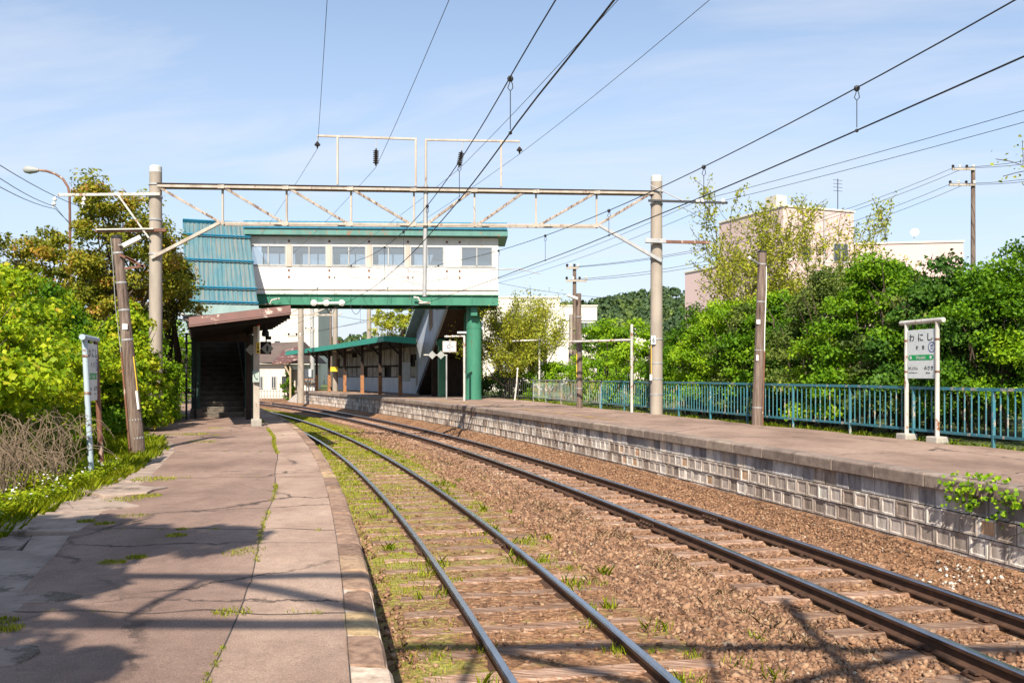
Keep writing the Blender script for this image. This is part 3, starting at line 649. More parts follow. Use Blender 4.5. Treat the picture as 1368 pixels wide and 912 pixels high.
for a, b in zip(q_[:-1], q_[1:]): mb.hexa([(edgeL(a)-cw,a,ZL-0.15),(edgeL(a)-0.012,a,ZL-0.15),(edgeL(b)-0.012,b,ZL-0.15),(edgeL(b)-cw,b,ZL-0.15)], [(edgeL(a)-cw,a,ZL-0.006),(edgeL(a)-0.012,a,ZL-0.022),(edgeL(b)-0.012,b,ZL-0.022),(edgeL(b)-cw,b,ZL-0.006)])
mb.build('coping_mortar', painted('pale_mortar_concrete', (0.52,0.43,0.35), (0.36,0.29,0.23), scale=6, rough=0.95, streak=False), cop_)
# broken concrete paving beside the asphalt
mb = MB(); y = -3.0
while y < 20:
    L = random.uniform(0.7,1.7); y2 = y+L-0.02
    def f_(yy, w): return edgeL(yy)-lerp_tab(WL,yy)-w
    wd = lerp_tab([(-4,0.9),(5,0.95),(9,0.75),(13,0.5),(20,0.5)], y)
    nsl = 1 if random.random() < 0.5 else 2
    for q in range(nsl):
        a = 0.0+wd*q/nsl+random.uniform(-0.03,0.03); b = wd*(q+1)/nsl-0.02+random.uniform(-0.05,0.05)
        z0 = ZL+random.uniform(-0.035,0.012); tl = random.uniform(-0.02,0.02)
        mb.hexa([(f_(y,b),y,z0-0.1),(f_(y,a-0.06),y,z0-0.1),(f_(y2,a-0.06),y2,z0-0.1),(f_(y2,b),y2,z0-0.1)], [(f_(y,b)+random.uniform(-.06,.06),y,z0+tl),(f_(y,a-0.06),y,z0),(f_(y2,a-0.06),y2,z0-tl),(f_(y2,b)+random.uniform(-.06,.06),y2,z0)])
    y += L
mb.build('concrete_paving', M['paving'], pl, bevel=0.008)

# ------------------------------------------------------------------ right platform
ys = list(np.linspace(-4, 64, 240))
mb = MB(); strip(mb, ys, lambda y: edgeR(y)+0.24, lambda y: edgeR(y)+lerp_tab(WR,y), ZR, n=10, bump=0.025)
pr = struct(mb.build('right_platform', M['asphalt_right'], smooth=True))
mb = MB()
for i in range(len(ys)-1):
    a, b = ys[i], ys[i+1]
    mb.hexa([(edgeR(a)+0.13,a,-1.1),(edgeR(a)+lerp_tab(WR,a),a,-1.1),(edgeR(b)+lerp_tab(WR,b),b,-1.1),(edgeR(b)+0.13,b,-1.1)], [(edgeR(a)+0.13,a,ZR-0.03),(edgeR(a)+lerp_tab(WR,a),a,ZR-0.03),(edgeR(b)+lerp_tab(WR,b),b,ZR-0.03),(edgeR(b)+0.13,b,ZR-0.03)])
# ramp at the far end
e0, e1 = 64.0, 67.5
mb.hexa([(edgeR(e0)+0.13,e0,-1.1),(edgeR(e0)+5.5,e0,-1.1),(edgeR(e1)+5.5,e1,-1.1),(edgeR(e1)+0.13,e1,-1.1)], [(edgeR(e0)+0.13,e0,ZR-0.03),(edgeR(e0)+5.5,e0,ZR-0.03),(edgeR(e1)+5.5,e1,-0.9),(edgeR(e1)+0.13,e1,-0.9)])
mb.build('platform_body', M['mortar'], pr)
mb = MB(); y = -3.0
while y < 64:
    L = 0.9; y2 = y+L-0.01; r = random.random(); zt = ZR+0.004; n = 0
    prof = [(0.26,-0.10),(0.26,0.0),(0.03,0.0),(0.0,-0.02),(0.0,-0.17),(0.26,-0.17)]
    vs = [(edgeR(q)+u, q, zt+z) for q in (y,y2) for u, z in prof]; n = 6
    mb.add(vs, [(t_, (t_+1)%n, n+(t_+1)%n, n+t_) for t_ in range(n)]+[tuple(range(n))[::-1], tuple(range(n,2*n))], 0, r); y += L
mb.build('coping', M['coping_grey'], pr, bevel=0.012)
m1 = MB(); m2 = MB()
ch = 0.222
for row in range(4):
    z1 = ZR-0.17-0.004-row*ch; z0 = z1-ch+0.014
    y = -2.0+(0.135 if row%2 else 0)
    while y < 64:
        L = 0.27; y2 = y+L-0.014; set_ = 0.045 + random.uniform(-0.006,0.006)+row*0.012
        if row == 0: set_ = 0.075+random.uniform(-0.008,0.008)
        def pt(yy, d, z): return (edgeR(yy)+d, yy, z)
        fr = 0.024; rc = 0.011 if row else 0.004; r = random.random()
        rim = min(0.9, max(0.1, r+random.uniform(-0.15,0.25)))
        a = [pt(y,set_,z0),pt(y2,set_,z0),pt(y2,set_,z1),pt(y,set_,z1)]
        b = [pt(y+fr,set_,z0+fr),pt(y2-fr,set_,z0+fr),pt(y2-fr,set_,z1-fr),pt(y+fr,set_,z1-fr)]
        c_ = [pt(y+fr+.008,set_+rc,z0+fr+.008),pt(y2-fr-.008,set_+rc,z0+fr+.008),pt(y2-fr-.008,set_+rc,z1-fr-.008),pt(y+fr+.008,set_+rc,z1-fr-.008)]
        d_ = [pt(y,set_+0.1,z0),pt(y2,set_+0.1,z0),pt(y2,set_+0.1,z1),pt(y,set_+0.1,z1)]
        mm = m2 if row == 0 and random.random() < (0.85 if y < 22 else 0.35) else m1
        o = len(mm.v)
        mm.add(a+b+c_+d_, [(i_, i_+4, (i_+1)%4+4, (i_+1)%4) for i_ in range(4)]+[(4+i_, 8+i_, 8+(i_+1)%4, 4+(i_+1)%4) for i_ in range(4)]+[(i_, (i_+1)%4, 12+(i_+1)%4, 12+i_) for i_ in range(4)], 0, rim)
        mm.add(c_, [(3,2,1,0)], 0, r)
        y += L
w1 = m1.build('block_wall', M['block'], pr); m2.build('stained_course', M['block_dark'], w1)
mb = MB(); q = [edgeR(y) for y in (64,67.5)]
mb.add([(q[0]+0.05,64,-0.95),(q[1]+0.05,67.5,-0.95),(q[0]+0.05,64,ZR-0.17)], [(0,1,2)]); mb.build('ramp_wall', M['block'], pr)
# worn yellow guide line along the far half of the platform
m_, nt_ = nt_new('worn_yellow_line'); g_ = geo(nt_)
pb = nt_.nodes.new('ShaderNodeBsdfPrincipled'); pb.inputs['Base Color'].default_value = (0.50,0.34,0.06,1); pb.inputs['Roughness'].default_value = 0.9
tr = nt_.nodes.new('ShaderNodeBsdfTransparent'); mx = nt_.nodes.new('ShaderNodeMixShader'); nt_.links.new(ramp(nt_, noise(nt_, g_, 5, 6, 0.8), [(0.46,(0,0,0)),(0.56,(0.75,0.75,0.75))]), mx.inputs[0])
nt_.links.new(tr.outputs[0], mx.inputs[1]); nt_.links.new(pb.outputs[0], mx.inputs[2]); oo = nt_.nodes.new('ShaderNodeOutputMaterial'); nt_.links.new(mx.outputs[0], oo.inputs[0])
mb = MB(); strip(mb, list(np.linspace(22,63,80)), lambda y: edgeR(y)+0.95, lambda y: edgeR(y)+1.12, ZR+0.018, n=1, bump=0.025); mb.build('yellow_line', m_, pr)

# ------------------------------------------------------------------ weeds, moss tufts, grass
def weed_field(name, x, y, z, h, w, mat, label, lean=0.7, cat='weeds'):
    pos = np.stack([x,y,z],1); o = blade_obj(name, pos, h, w, mat, lean=lean); return struct(o, 'stuff', label, cat)
x, y = scatter(330000, 4.5, 62, 1.35)
mo = moss_f(x,y); ln = lat_n(x,y); lf = lat_f(x,y)
k = (rng.random(len(x)) < np.clip((mo-0.30)*2.4+ (fbm(x+2,y+9,1.9)-0.56)*2.2,0,1)) & (np.abs(np.abs(ln)-0.535)>0.07) & (lf<-0.75)
x, y = x[k], y[k]; print('weeds', len(x))
h = 0.014+0.026*rng.random(len(x))**2*(1+0.5*(np.abs(np.abs(lat_n(x,y))-0.6)<0.12))+0.0004*y
cm = rng.random(len(x))<0.9
weed_field('track_weeds', x, y, bed_h(x,y)-0.004, h, 0.003+0.0007*y, M['leaf_weed'], 'low yellow green grass and moss growing between the rails of the near track')
# taller leafy weeds: individual clumps near the rails
cx_, cy_ = [], []
def clump(cx, cy, n, rad, hh):
    a = rng.random(n)*6.283; rr_ = rad*np.sqrt(rng.random(n)); return cx+rr_*np.cos(a), cy+rr_*np.sin(a), hh*(0.4+0.8*rng.random(n))
xs, yss, hs = [], [], []
for k in range(150):
    yy = 4.8+26*random.random()**1.3; side = random.choice((-0.66,-0.45,0.42,0.7,0.95,1.3,0.8,-0.9)); xx = cn(yy)+side*1.03+random.uniform(-.08,.08)
    a = clump(xx, yy, random.randint(18,60), random.uniform(0.05,0.16), random.uniform(0.03,0.10)); xs.append(a[0]); yss.append(a[1]); hs.append(a[2])
for (px, py) in ((644,639),(480,755),(770,475),(1010,855),(620,610),(650,700)):
    Yg = 2.2*F/(py-500) if py>500 else 20; xx = xat(px,Yg)
    a = clump(xx, Yg, 70, 0.11, 0.055); xs.append(a[0]); yss.append(a[1]); hs.append(a[2])
x, y, h = map(np.concatenate, (xs,yss,hs)); V, Fc, n = blades(np.stack([x,y,bed_h(x,y)-0.005],1), h, 0.007, 0.8)
struct(np_obj('tall_weeds', V, Fc, M['leaf_grass']), 'stuff', 'small bright green weed clumps standing beside the near rails', 'weeds')
# dry grass by the far track
xs, yss, hs = [], [], []
for k in range(60):
    yy = 7+16*random.random(); xx = cf(yy)-1.35+random.uniform(-.3,.3)
    a = clump(xx, yy, 30, 0.16, 0.07); xs.append(a[0]); yss.append(a[1]); hs.append(a[2])
x, y, h = map(np.concatenate, (xs,yss,hs)); V, Fc, n = blades(np.stack([x,y,bed_h(x,y)],1), h, 0.005, 1.1)
struct(np_obj('dry_grass', V, Fc, M['leaf_dry']), 'stuff', 'straw coloured dry grass on the ballast beside the far track', 'dry grass')
# weeds in the platform cracks
xs, yss, hs = [], [], []
for yy in np.arange(3.6, 30, 0.045):
    if vnoise(yy, 3.3, 0.9) > 0.42 and random.random() < 0.75:
        xx = edgeL(yy)-0.85+0.02*math.sin(yy*1.3)+random.uniform(-.015,.015)
        a = clump(xx, yy, random.randint(6,16), 0.014+0.0012*yy, 0.012+0.0008*yy); xs.append(a[0]); yss.append(a[1]); hs.append(a[2])
for (px, py, n, rad) in ((150,752,60,.10),(183,745,50,.08),(236,716,60,.09),(243,708,30,.06),(235,786,0,.1),(322,737,35,.10),(420,0,0,0),(140,700,60,.10),(130,655,50,.16),(115,697,60,.09),(165,668,120,.22),(195,663,70,.18),(178,690,50,.16),(205,640,80,.3),(270,590,60,.3),(250,580,80,.5),(340,735,20,.1),(288,572,60,.2),(308,818,22,.12),(298,818,14,.06),(318,740,25,.12),(5,830,50,.08),(12,840,40,.08)):
    if n == 0: continue
    Yg = 1.42*F/(py-500); a = clump(xat(px,Yg), Yg, n*5, rad, 0.022); xs.append(a[0]); yss.append(a[1]); hs.append(a[2])
for (yj) in (5.35, 8.2, 12.4, 16.5, 21):
    for _ in range(7):
        xx = edgeL(yj)-random.uniform(0.3,2.4); a = clump(xx, yj+random.uniform(-.02,.02), random.randint(6,20), 0.05, 0.018); xs.append(a[0]); yss.append(a[1]); hs.append(a[2])
x, y, h = map(np.concatenate, (xs,yss,hs)); V, Fc, n = blades(np.stack([x,y,np.full(len(x),ZL)],1), h, 0.0022+0.0006*y, 0.9)
struct(np_obj('crack_weeds', V, Fc, M['leaf_weed']), 'stuff', 'yellow green weeds sprouting from the cracks of the left platform', 'weeds')
# asphalt expansion joints: thin dark grooves with a little depth
mb = MB()
for yj in (5.35, 8.2, 12.4, 16.5, 21, 25):
    n = 26; prev = None
    for i in range(n+1):
        t_ = i/n; xx = edgeL(yj)-cw-t_*(lerp_tab(WL,yj)-0.25); yy = yj+0.05*(float(vnoise(xx*3,yj,1.0))-0.5)*2+0.03*math.sin(xx*9+yj)
        wd = 0.0015+0.005*float(vnoise(xx*5,yj*2,1))+0.0003*yj
        zz = ZL+(float(vnoise(xx,yy,1.7))-0.5)*0.03+0.004
        if prev: mb.add([prev[0],prev[1],(xx,yy+wd,zz),(xx,yy-wd,zz)], [(0,1,2,3)] )
        prev = ((xx,yy-wd,zz),(xx,yy+wd,zz))
for i in range(120):
    y0_, y1_ = 3.4+i*0.2, 3.6+i*0.2
    def sx(q): return seam(q)+0.02*(float(vnoise(q*4,1,1))-0.5)
    zz = ZL+0.0085; w_ = 0.0006+0.0032*float(vnoise(y0_*3,4,1))+0.00025*y0_
    za_, zb_ = [ZL+(float(vnoise(sx(q),q,1.7))-0.5)*0.03+0.004 for q in (y0_,y1_)]
    mb.add([(sx(y0_)-w_,y0_,za_),(sx(y0_)+w_,y0_,za_),(sx(y1_)+w_,y1_,zb_),(sx(y1_)-w_,y1_,zb_)], [(0,1,2,3)])
    w2 = 0.0015; e = lambda q: edgeL(q)-cw-0.002
    za_, zb_ = [ZL+0.013]*2
    mb.add([(e(y0_)-w2,y0_,za_),(e(y0_)+w2,y0_,za_),(e(y1_)+w2,y1_,zb_),(e(y1_)-w2,y1_,zb_)], [(0,1,2,3)])
mb.build('crack_line', M['mortar'], pl)
mb = MB()                                               # broken slabs showing through the left edge of the asphalt
for (px, py, w_, h_) in ((62,800,0.22,0.16),(10,880,0.16,0.22),(120,676,0.5,0.5),(168,655,0.5,0.6)):
    Yg = 1.42*F/(py-500); Xg = xat(px,Yg); n = 11; z_ = ZL+0.012
    ring = [Vector((Xg+w_*math.cos(6.283*k/n)*random.uniform(0.6,1.1), Yg+h_*math.sin(6.283*k/n)*random.uniform(0.6,1.1), z_+random.uniform(-.008,.012))) for k in range(n)]
    mb.prism(ring, (0,0,-0.05))
mb.build('broken_slab', M['paving'], pl, bevel=0.01)
# grass on both verges
def grass(name, n, xa, xb, y0, y1, zf, h, w_, label, thr=0.35, mat='leaf_grass', pw=1.3):
    y = y0+(y1-y0)*rng.random(n)**pw; A = np.array([xa(q) for q in y]); B = np.array([xb(q) for q in y]); x = A+(B-A)*rng.random(n)
    k = fbm(x,y,0.9)+0.25*rng.random(n) > thr; x, y = x[k], y[k]
    return struct(blade_obj(name, np.stack([x,y,zf(x,y)],1), h*(0.5+fbm(x,y,0.8)), w_*0.7+0.0005*y, M[mat], lean=0.9), 'stuff', label, 'grass')
zl = lambda x, y: -0.24+0.16*(fbm(x,y,0.5)-0.5)-0.14*np.clip((y-20)/8,0,1)
grass('left_grass', 110000, lambda y: xl_in(y)-3.8, lambda y: edgeL(y)-lerp_tab(WL,y)-lerp_tab([(-4,0.85),(9,0.6),(13,0.35),(20,0.1)],y), 4.5, 24, lambda x,y: zl(x,y)-0.01, 0.15, 0.006, 'lush green grass on the verge left of the broken paving', 0.30)
grass('right_grass', 9000, lambda y: edgeR(y)+lerp_tab(WR,y)-0.08, lambda y: edgeR(y)+lerp_tab(WR,y)+0.8, 11, 50, lambda x,y: np.full(len(x),0.0), 0.13, 0.008, 'green grass tufts along the foot of the blue fence', 0.45)
grass('far_grass', 30000, lambda y: edgeL(y)-16, lambda y: edgeL(y)-lerp_tab(WL,min(y,48)), 28, 75, lambda x,y: zl(x,y)-0.02, 0.28, 0.03, 'grass around the platform end behind the stairs', 0.35, 'leaf_grass', 1.0)
# pale lime spill by the wall
x = []; 
yy = 8.9+1.7*rng.random(90); xx = cf(yy)+1.03*(1.05+0.42*rng.random(90)); kk = fbm(xx,yy,2.2) > 0.45; yy, xx = yy[kk], xx[kk]
V, Fc, rr = octa(len(xx), np.stack([xx,yy,bed_h(xx,yy)+0.01],1), 0.018+0.02*rng.random(len(xx)))
struct(np_obj('white_rubble', V, Fc, plain('white_rubble', (0.55,0.51,0.45), 0.9), rr), 'stuff', 'patch of whitish rubble on the ballast at the foot of the block wall', 'rubble')
# ------------------------------------------------------------------ lettering
def text_bm(txt):
    cu = bpy.data.curves.new('t', 'FONT'); cu.body = txt; cu.extrude = 0.0; cu.resolution_u = 3; cu.offset = 0.018
    o = bpy.data.objects.new('t', cu); COL.objects.link(o)
    bpy.context.view_layer.update()
    me = bpy.data.meshes.new_from_object(o.evaluated_get(bpy.context.evaluated_depsgraph_get()))
    vs = [tuple(v.co) for v in me.vertices]; fs = [tuple(p.vertices) for p in me.polygons]
    bpy.data.objects.remove(o); bpy.data.curves.remove(cu); bpy.data.meshes.remove(me)
    return vs, fs
class Board:
    "flat board: centre c, reading direction u, outward normal n (both horizontal)"
    def __init__(s, c, u, n): s.c = Vector(c); s.u = Vector(u).normalized(); s.n = Vector(n).normalized(); s.z = Vector((0,0,1))
    def p(s, a, b, d=0.0): return s.c+s.u*a+s.z*b+s.n*d
    def rect(s, mb, a, b, w, h, d=0.0, t=0.004):
        f = [s.p(a-w/2,b-h/2,d+t), s.p(a+w/2,b-h/2,d+t), s.p(a+w/2,b+h/2,d+t), s.p(a-w/2,b+h/2,d+t)]
        k = [q-s.n*t for q in f]; mb.add(f+k, [(0,1,2,3),(7,6,5,4),(0,4,5,1),(1,5,6,2),(2,6,7,3),(3,7,4,0)])
    def text(s, mb, txt, a, b, w, h, d=0.006):
        vs, fs = text_bm(txt)
        if not vs: return
        x0 = min(v[0] for v in vs); x1 = max(v[0] for v in vs); y0 = min(v[1] for v in vs); y1 = max(v[1] for v in vs)
        sx = w/max(x1-x0, 1e-6); sy = h/max(y1-y0, 1e-6)
        mb.add([s.p(a+((v[0]-x0)*sx-w/2), b+((v[1]-y0)*sy-h/2), d) for v in vs], fs)
    def disc(s, mb, a, b, r, d, n=20, r2=None):
        if r2 is None: mb.add([s.p(a+r*math.cos(2*math.pi*k/n), b+r*math.sin(2*math.pi*k/n), d) for k in range(n)], [tuple(range(n))])
        else:
            mb.add([s.p(a+q*math.cos(2*math.pi*k/n), b+q*math.sin(2*math.pi*k/n), d) for q in (r, r2) for k in range(n)], [(k, (k+1)%n, n+(k+1)%n, n+k) for k in range(n)])

# ------------------------------------------------------------------ station name signs
def name_sign(label, A, B, htop, board_lo, board_hi, u_sign, mats, footing, lean=0.0):
    "A left post foot, B right post foot as read from the track"
    A, B = Vector(A), Vector(B); mid = (A+B)/2
    t = thing('station_name_sign', label, 'station sign', (mid.x, mid.y, mid.z), 'station name signs')
    L = Vector((lean, 0, 1.0))
    for k, q in enumerate((A, B)):
        mb = MB(); mb.tube([q+Vector((0,0,-0.15)), q+L*htop], 0.038, 12); mb.build('post', mats[k], t, smooth='auto')
        if footing:
            m2 = MB(); m2.box(q+Vector((0,0,0.04)), (0.26,0.26,0.12), 0.3); m2.build('footing', M['concrete'], t, bevel=0.02)
        m3 = MB()
        for zz in (board_lo+0.12, board_hi-0.18): m3.lathe(q+L*zz-Vector((0,0,0.015)), (0,0,1), [(0,0.046),(0.03,0.046)], 12)
        m3.build('clamp', M['rust'], t)
    uu = (B-A); uu.z = 0; ln_ = uu.length; uu.normalize()
    mb = MB(); mb.tube([A+L*htop-uu*0.16, B+L*htop+uu*0.16], 0.042, 12); mb.build('top_bar', mats[0] if not footing else M['white_rust'], t, smooth='auto')
    nn = Vector((-uu.y, uu.x, 0)) if True else None
    if nn.dot(Vector((-1,0,0)))*u_sign < 0: nn = -nn
    w = ln_-0.10; h = board_hi-board_lo
    c = mid+L*((board_lo+board_hi)/2)
    rd = Vector((0,0,1)).cross(nn); bd = Board(c, rd, nn)      # reading direction seen from the normal side
    mb = MB(); bd.rect(mb, 0, 0, w, h, -0.015, 0.03); pb_ = mb.build('board', M['signwhite'], t, bevel=0.003)
    m2 = MB()
    for a in (-w*0.32, w*0.32): m2.beam(bd.p(a, h/2-0.02), bd.p(a, htop-(board_hi-0)+h/2-0.0), 0.02, 0.01)
    m2.build('hanger', M['black'], t)
    D = 0.0175
    mb = MB(); sx = w; 
    for k, chx in enumerate('わにし'): bd.text(mb, chx, (-0.34+0.34*k)*sx, h*0.34, 0.19*sx, h*0.155, D)
    bd.text(mb, '輪', -0.13*sx, h*0.13, 0.085*sx, h*0.085, D); bd.text(mb, '西', 0.09*sx, h*0.13, 0.085*sx, h*0.08, D)
    bd.text(mb, 'ひがしむろらん', -0.29*sx, -h*0.29, 0.37*sx, h*0.07, D); bd.text(mb, 'Higashi-Muroran', -0.29*sx, -h*0.385, 0.34*sx, h*0.032, D)
    bd.text(mb, 'みさき', 0.29*sx, -h*0.285, 0.33*sx, h*0.085, D); bd.text(mb, 'Misaki', 0.27*sx, -h*0.385, 0.15*sx, h*0.032, D)
    mb.build('lettering', M['signblack'], t)
    mb = MB(); mb.add([bd.p(-0.48*sx,-h*0.07,D), bd.p(-0.43*sx,-h*0.125,D), bd.p(0.43*sx,-h*0.125,D), bd.p(0.48*sx,-h*0.07,D), bd.p(0.43*sx,-h*0.015,D), bd.p(-0.43*sx,-h*0.015,D)], [(0,1,2,3,4,5)])
    gb = mb.build('green_band', M['signgreen'], t)
    mb = MB(); bd.text(mb, 'Wanishi', 0, -h*0.07, 0.36*sx, h*0.065, D+0.003); bd.disc(mb, -0.37*sx, -h*0.07, h*0.036, D+0.003, 16); bd.disc(mb, 0.37*sx, -h*0.07, h*0.036, D+0.003, 16)
    mb.build('band_lettering', M['signwhite'], t)
    mb = MB(); bd.disc(mb, 0.40*sx, h*0.135, h*0.108, D, 28, h*0.090); bd.text(mb, 'M', 0.40*sx, h*0.165, 0.075*sx, h*0.045, D); bd.text(mb, '33', 0.40*sx, h*0.105, 0.085*sx, h*0.05, D)
    mb.build('station_mark', M['signblue'], t)
    return t
name_sign('white station name sign on two rust-speckled posts before the blue railing', (7.05,16.05,ZR), (7.22,15.25,ZR), 2.07, 1.08, 1.93, 1, (M['white_rust'], M['white_rust']), True)
# left sign: read from the track side too (normal towards +x)
name_sign('obliquely seen station name sign on pale blue and rusty posts beside the left hedge', (-5.90,12.62,-0.16), (-6.12,13.42,-0.16), 1.98, 1.08, 1.90, -1, (painted('pale_blue_post', (0.50,0.60,0.66), (0.38,0.48,0.55), rust=0.14, rscale=8), M['rust']), False, -0.055)

# ------------------------------------------------------------------ main catenary gantry
PLx, PLy, PRx, PRy = xat(208,25), 25.0, xat(877,26), 26.0
def gpt(px, z):
    s_ = (px-208)/(877-208)*0.0+0; # position along the beam from the pixel column
    # ray in plan meets the vertical plane through both poles
    k = (px-CX)/F; dx, dy = PRx-PLx, PRy-PLy; t_ = (k*PLy-PLx)/(dx-k*dy); return Vector((PLx+dx*t_, PLy+dy*t_, z))
def gpz(px, py):
    q = gpt(px, 0); return Vector((q.x, q.y, zat(py, q.y)))
def pole_mesh(mb, x, y, z0, z1, r0=0.185, r1=0.165): mb.lathe((x,y,z0), (0,0,1), [(0,r0),((z1-z0)*0.5,(r0+r1)/2),(z1-z0,r1)], 20)
g = thing('catenary_gantry', 'lattice gantry of rusty cream steel between two tall concrete poles, spanning both tracks', 'overhead gantry', (PLx,PLy,-0.4))
ZC1, ZC0 = 6.55, 5.47      # chord levels
for nm, x, y, z0, z1 in (('concrete_pole', PLx, PLy, -1.0, zat(222,25)), ('concrete_pole', PRx, PRy, -0.6, zat(235,26))):
    mb = MB(); pole_mesh(mb, x, y, z0, z1-0.18); pole = mb.build(nm, M['concrete_pole'], g, smooth='auto')
    mb = MB(); mb.lathe((x,y,z1-0.18), (0,0,1), [(0,0.168),(0.16,0.165),(0.19,0.12)], 20); mb.build('pole_cap', plain('pale_pole_cap', (0.55,0.54,0.52), 0.7), pole, smooth='auto')
    mb = MB()
    for zz in [ZC1, ZC0-0.85, ZC1-0.35]+([2.3,1.6,1.15,0.7] if x > 0 else [ZC0+0.1]): mb.lathe((x,y,zz), (0,0,1), [(0,0.19),(0.045,0.19)], 20)
    mb.build('pole_band', M['galv'], pole, smooth='auto')
zt_ = [6.57,6.50]
def chord(name, a, b, w, h, mat=None, par=g): mb = MB(); mb.beam(a, b, w, h); return mb.build(name, mat or M['cream_rust'], par, bevel=0.006)
ztop = zat(249.5,25); ztopR = zat(259,26); zbl = zat(299,25.15); zbr = zat(303,25.9)
A = gpz(212,249.5); B = gpz(873,259)
for dy in (-0.13, 0.13): chord('top_chord', A+Vector((0,dy,0)), B+Vector((0,dy,0)), 0.055, 0.075)
chord('top_plate', A+Vector((0,0,0.065)), B+Vector((0,0,0.05)), 0.36, 0.025, M['darkbrown'])
C0 = gpz(297,299); C1 = gpz(800,302.5)
for dy in (-0.12, 0.12): chord('bottom_chord', C0+Vector((0,dy,0)), C1+Vector((0,dy,0)), 0.05, 0.07)
def tz(px): return gpz(px, 249.5+(259-249.5)*(px-212)/(873-212))
def bz(px): return gpz(px, 299+(302.5-299)*(px-297)/(800-297))
for px in (297.5,383,469,553,634,716,797): 
    chord('vertical_strut', tz(px)+Vector((0,0,-0.03)), bz(px)+Vector((0,0,0.03)), 0.055, 0.055)
    for q in (tz(px), bz(px)): chord('gusset_plate', q+Vector((-0.09,-0.165,0)), q+Vector((0.09,-0.165,0)), 0.008, 0.11)
truss = painted('rusting_truss_paint', (0.50,0.43,0.36), (0.26,0.18,0.13), rust=0.42, rustc=(0.11,0.06,0.04), rscale=9, scale=6)
for a, b in ((213,296),(301,380),(388,465),(472,549)):
    for dy in (-0.09,): chord('diagonal_brace', tz(a)+Vector((0,dy,-0.02)), bz(b)+Vector((0,dy,0.02)), 0.07, 0.07, truss)
for a, b in ((571,630),(639,700),(721,795),(803,868)):
    chord('diagonal_brace', bz(min(a,798))+Vector((0,-0.09,0.02)), tz(b)+Vector((0,-0.09,-0.02)), 0.07, 0.07, truss)
chord('knee_brace', C0+Vector((0,-0.2,0)), gpz(206,346)+Vector((0,-0.2,0)), 0.09, 0.09)
chord('knee_brace', C1+Vector((0,-0.2,0)), gpz(882,350)+Vector((0,-0.2,0)), 0.09, 0.09, M['galv'])
# drop post in the middle carrying the registration arms
ds = gpz(569,250); de = gpz(567,396)
mb = MB(); mb.tube([ds+Vector((0.0,-0.02,0.05)), de], 0.062, 14); dp = mb.build('drop_post', M['galv'], g, smooth='auto')
mb = MB(); mb.tube([gpz(569,187), ds+Vector((0,0,0.05))], 0.035, 10); mb.build('mast', M['cream_rust'], g, smooth='auto')
def bar(name, a, b, r=0.03, mat='cream_rust', par=g, n=8):
    mb = MB(); mb.tube([a,b], r, n); return mb.build(name, M[mat], par, smooth='auto')
chord('upper_bar', gpz(424,181.5), gpz(557,186), 0.055, 0.06); chord('upper_post', gpz(451,183), gpz(451,247), 0.055, 0.055); chord('upper_post', gpz(555.5,186), gpz(555.5,249), 0.06, 0.055)
chord('upper_bar', gpz(568,187), gpz(694,189), 0.055, 0.055); chord('upper_post', gpz(669.5,189), gpz(669.5,250), 0.055, 0.055)
def insulator(p0, p1, nsh, r, mat='ins_dark', par=g):
    p0, p1 = Vector(p0), Vector(p1); d = p1-p0; L = d.length; pr_ = [(0,0.012)]
    for k in range(nsh):
        s0 = L*(0.12+0.76*k/nsh); pr_ += [(s0,r*0.4),(s0+L*0.3/nsh,r),(s0+L*0.45/nsh,r*0.95),(s0+L*0.5/nsh,r*0.4)]
    pr_ += [(L,0.012)]
    mb = MB(); mb.lathe(p0, d, pr_, 12); return mb.build('insulator', M[mat], par, smooth='auto')
def hook(a, b, par=g): bar('hanger_rod', a, b, 0.012, 'galv', par, 6)
hook(gpz(502.5,186), gpz(502.5,198)); insulator(gpz(502.5,198), gpz(502,222), 7, 0.085)
hook(gpz(619,189), gpz(617,202)); insulator(gpz(617,201), gpz(613,224), 7, 0.085)
for px, py in ((424,183),(694,190)): hook(gpz(px,py), gpz(px,py+7)); insulator(gpz(px,py+6), gpz(px,py+16), 1, 0.085)
# left pole: cross arms to the left
def lp(px, py, dy=0): return Vector((xat(px,PLy+dy), PLy+dy, zat(py,PLy+dy)))
def rp(px, py, dy=0): return Vector((xat(px,PRy+dy), PRy+dy, zat(py,PRy+dy)))
chord('cross_arm', lp(78,260.5,-0.2), lp(214,259.5,-0.2), 0.07, 0.075, M['white_rust']); chord('cross_arm', lp(128,308.5,-0.22), lp(222,307.5,-0.22), 0.07, 0.09, M['rust']); chord('cross_arm', lp(128,306.5,-0.3), lp(205,305.5,-0.3), 0.02, 0.04, M['white_rust'])
chord('arm_brace', lp(158,261,-0.26), lp(199,318,-0.26), 0.045, 0.045, M['white_rust'])
for px, py in ((74,262),(113,262)): insulator(lp(px,py,-0.2), lp(px-3,py+16,-0.2), 2, 0.06, 'ins_white')
# right pole: cross arms
chord('cross_arm', rp(866,268,-0.22), rp(972,271,-0.22), 0.06, 0.065, M['wire']); chord('cross_arm', rp(862,322.5,-0.24), rp(948,324,-0.24), 0.075, 0.085, M['rust'])
chord('arm_brace', rp(868,247,-0.26), rp(912,268,-0.26), 0.03, 0.03, M['galv'])
for px in (932,938,966): insulator(rp(px,265,-0.2), rp(px,274,-0.2), 1, 0.075, 'ins_white')
chord('arm_bracket', rp(862,321,-0.3), rp(890,322,-0.3), 0.03, 0.12, M['galv'])
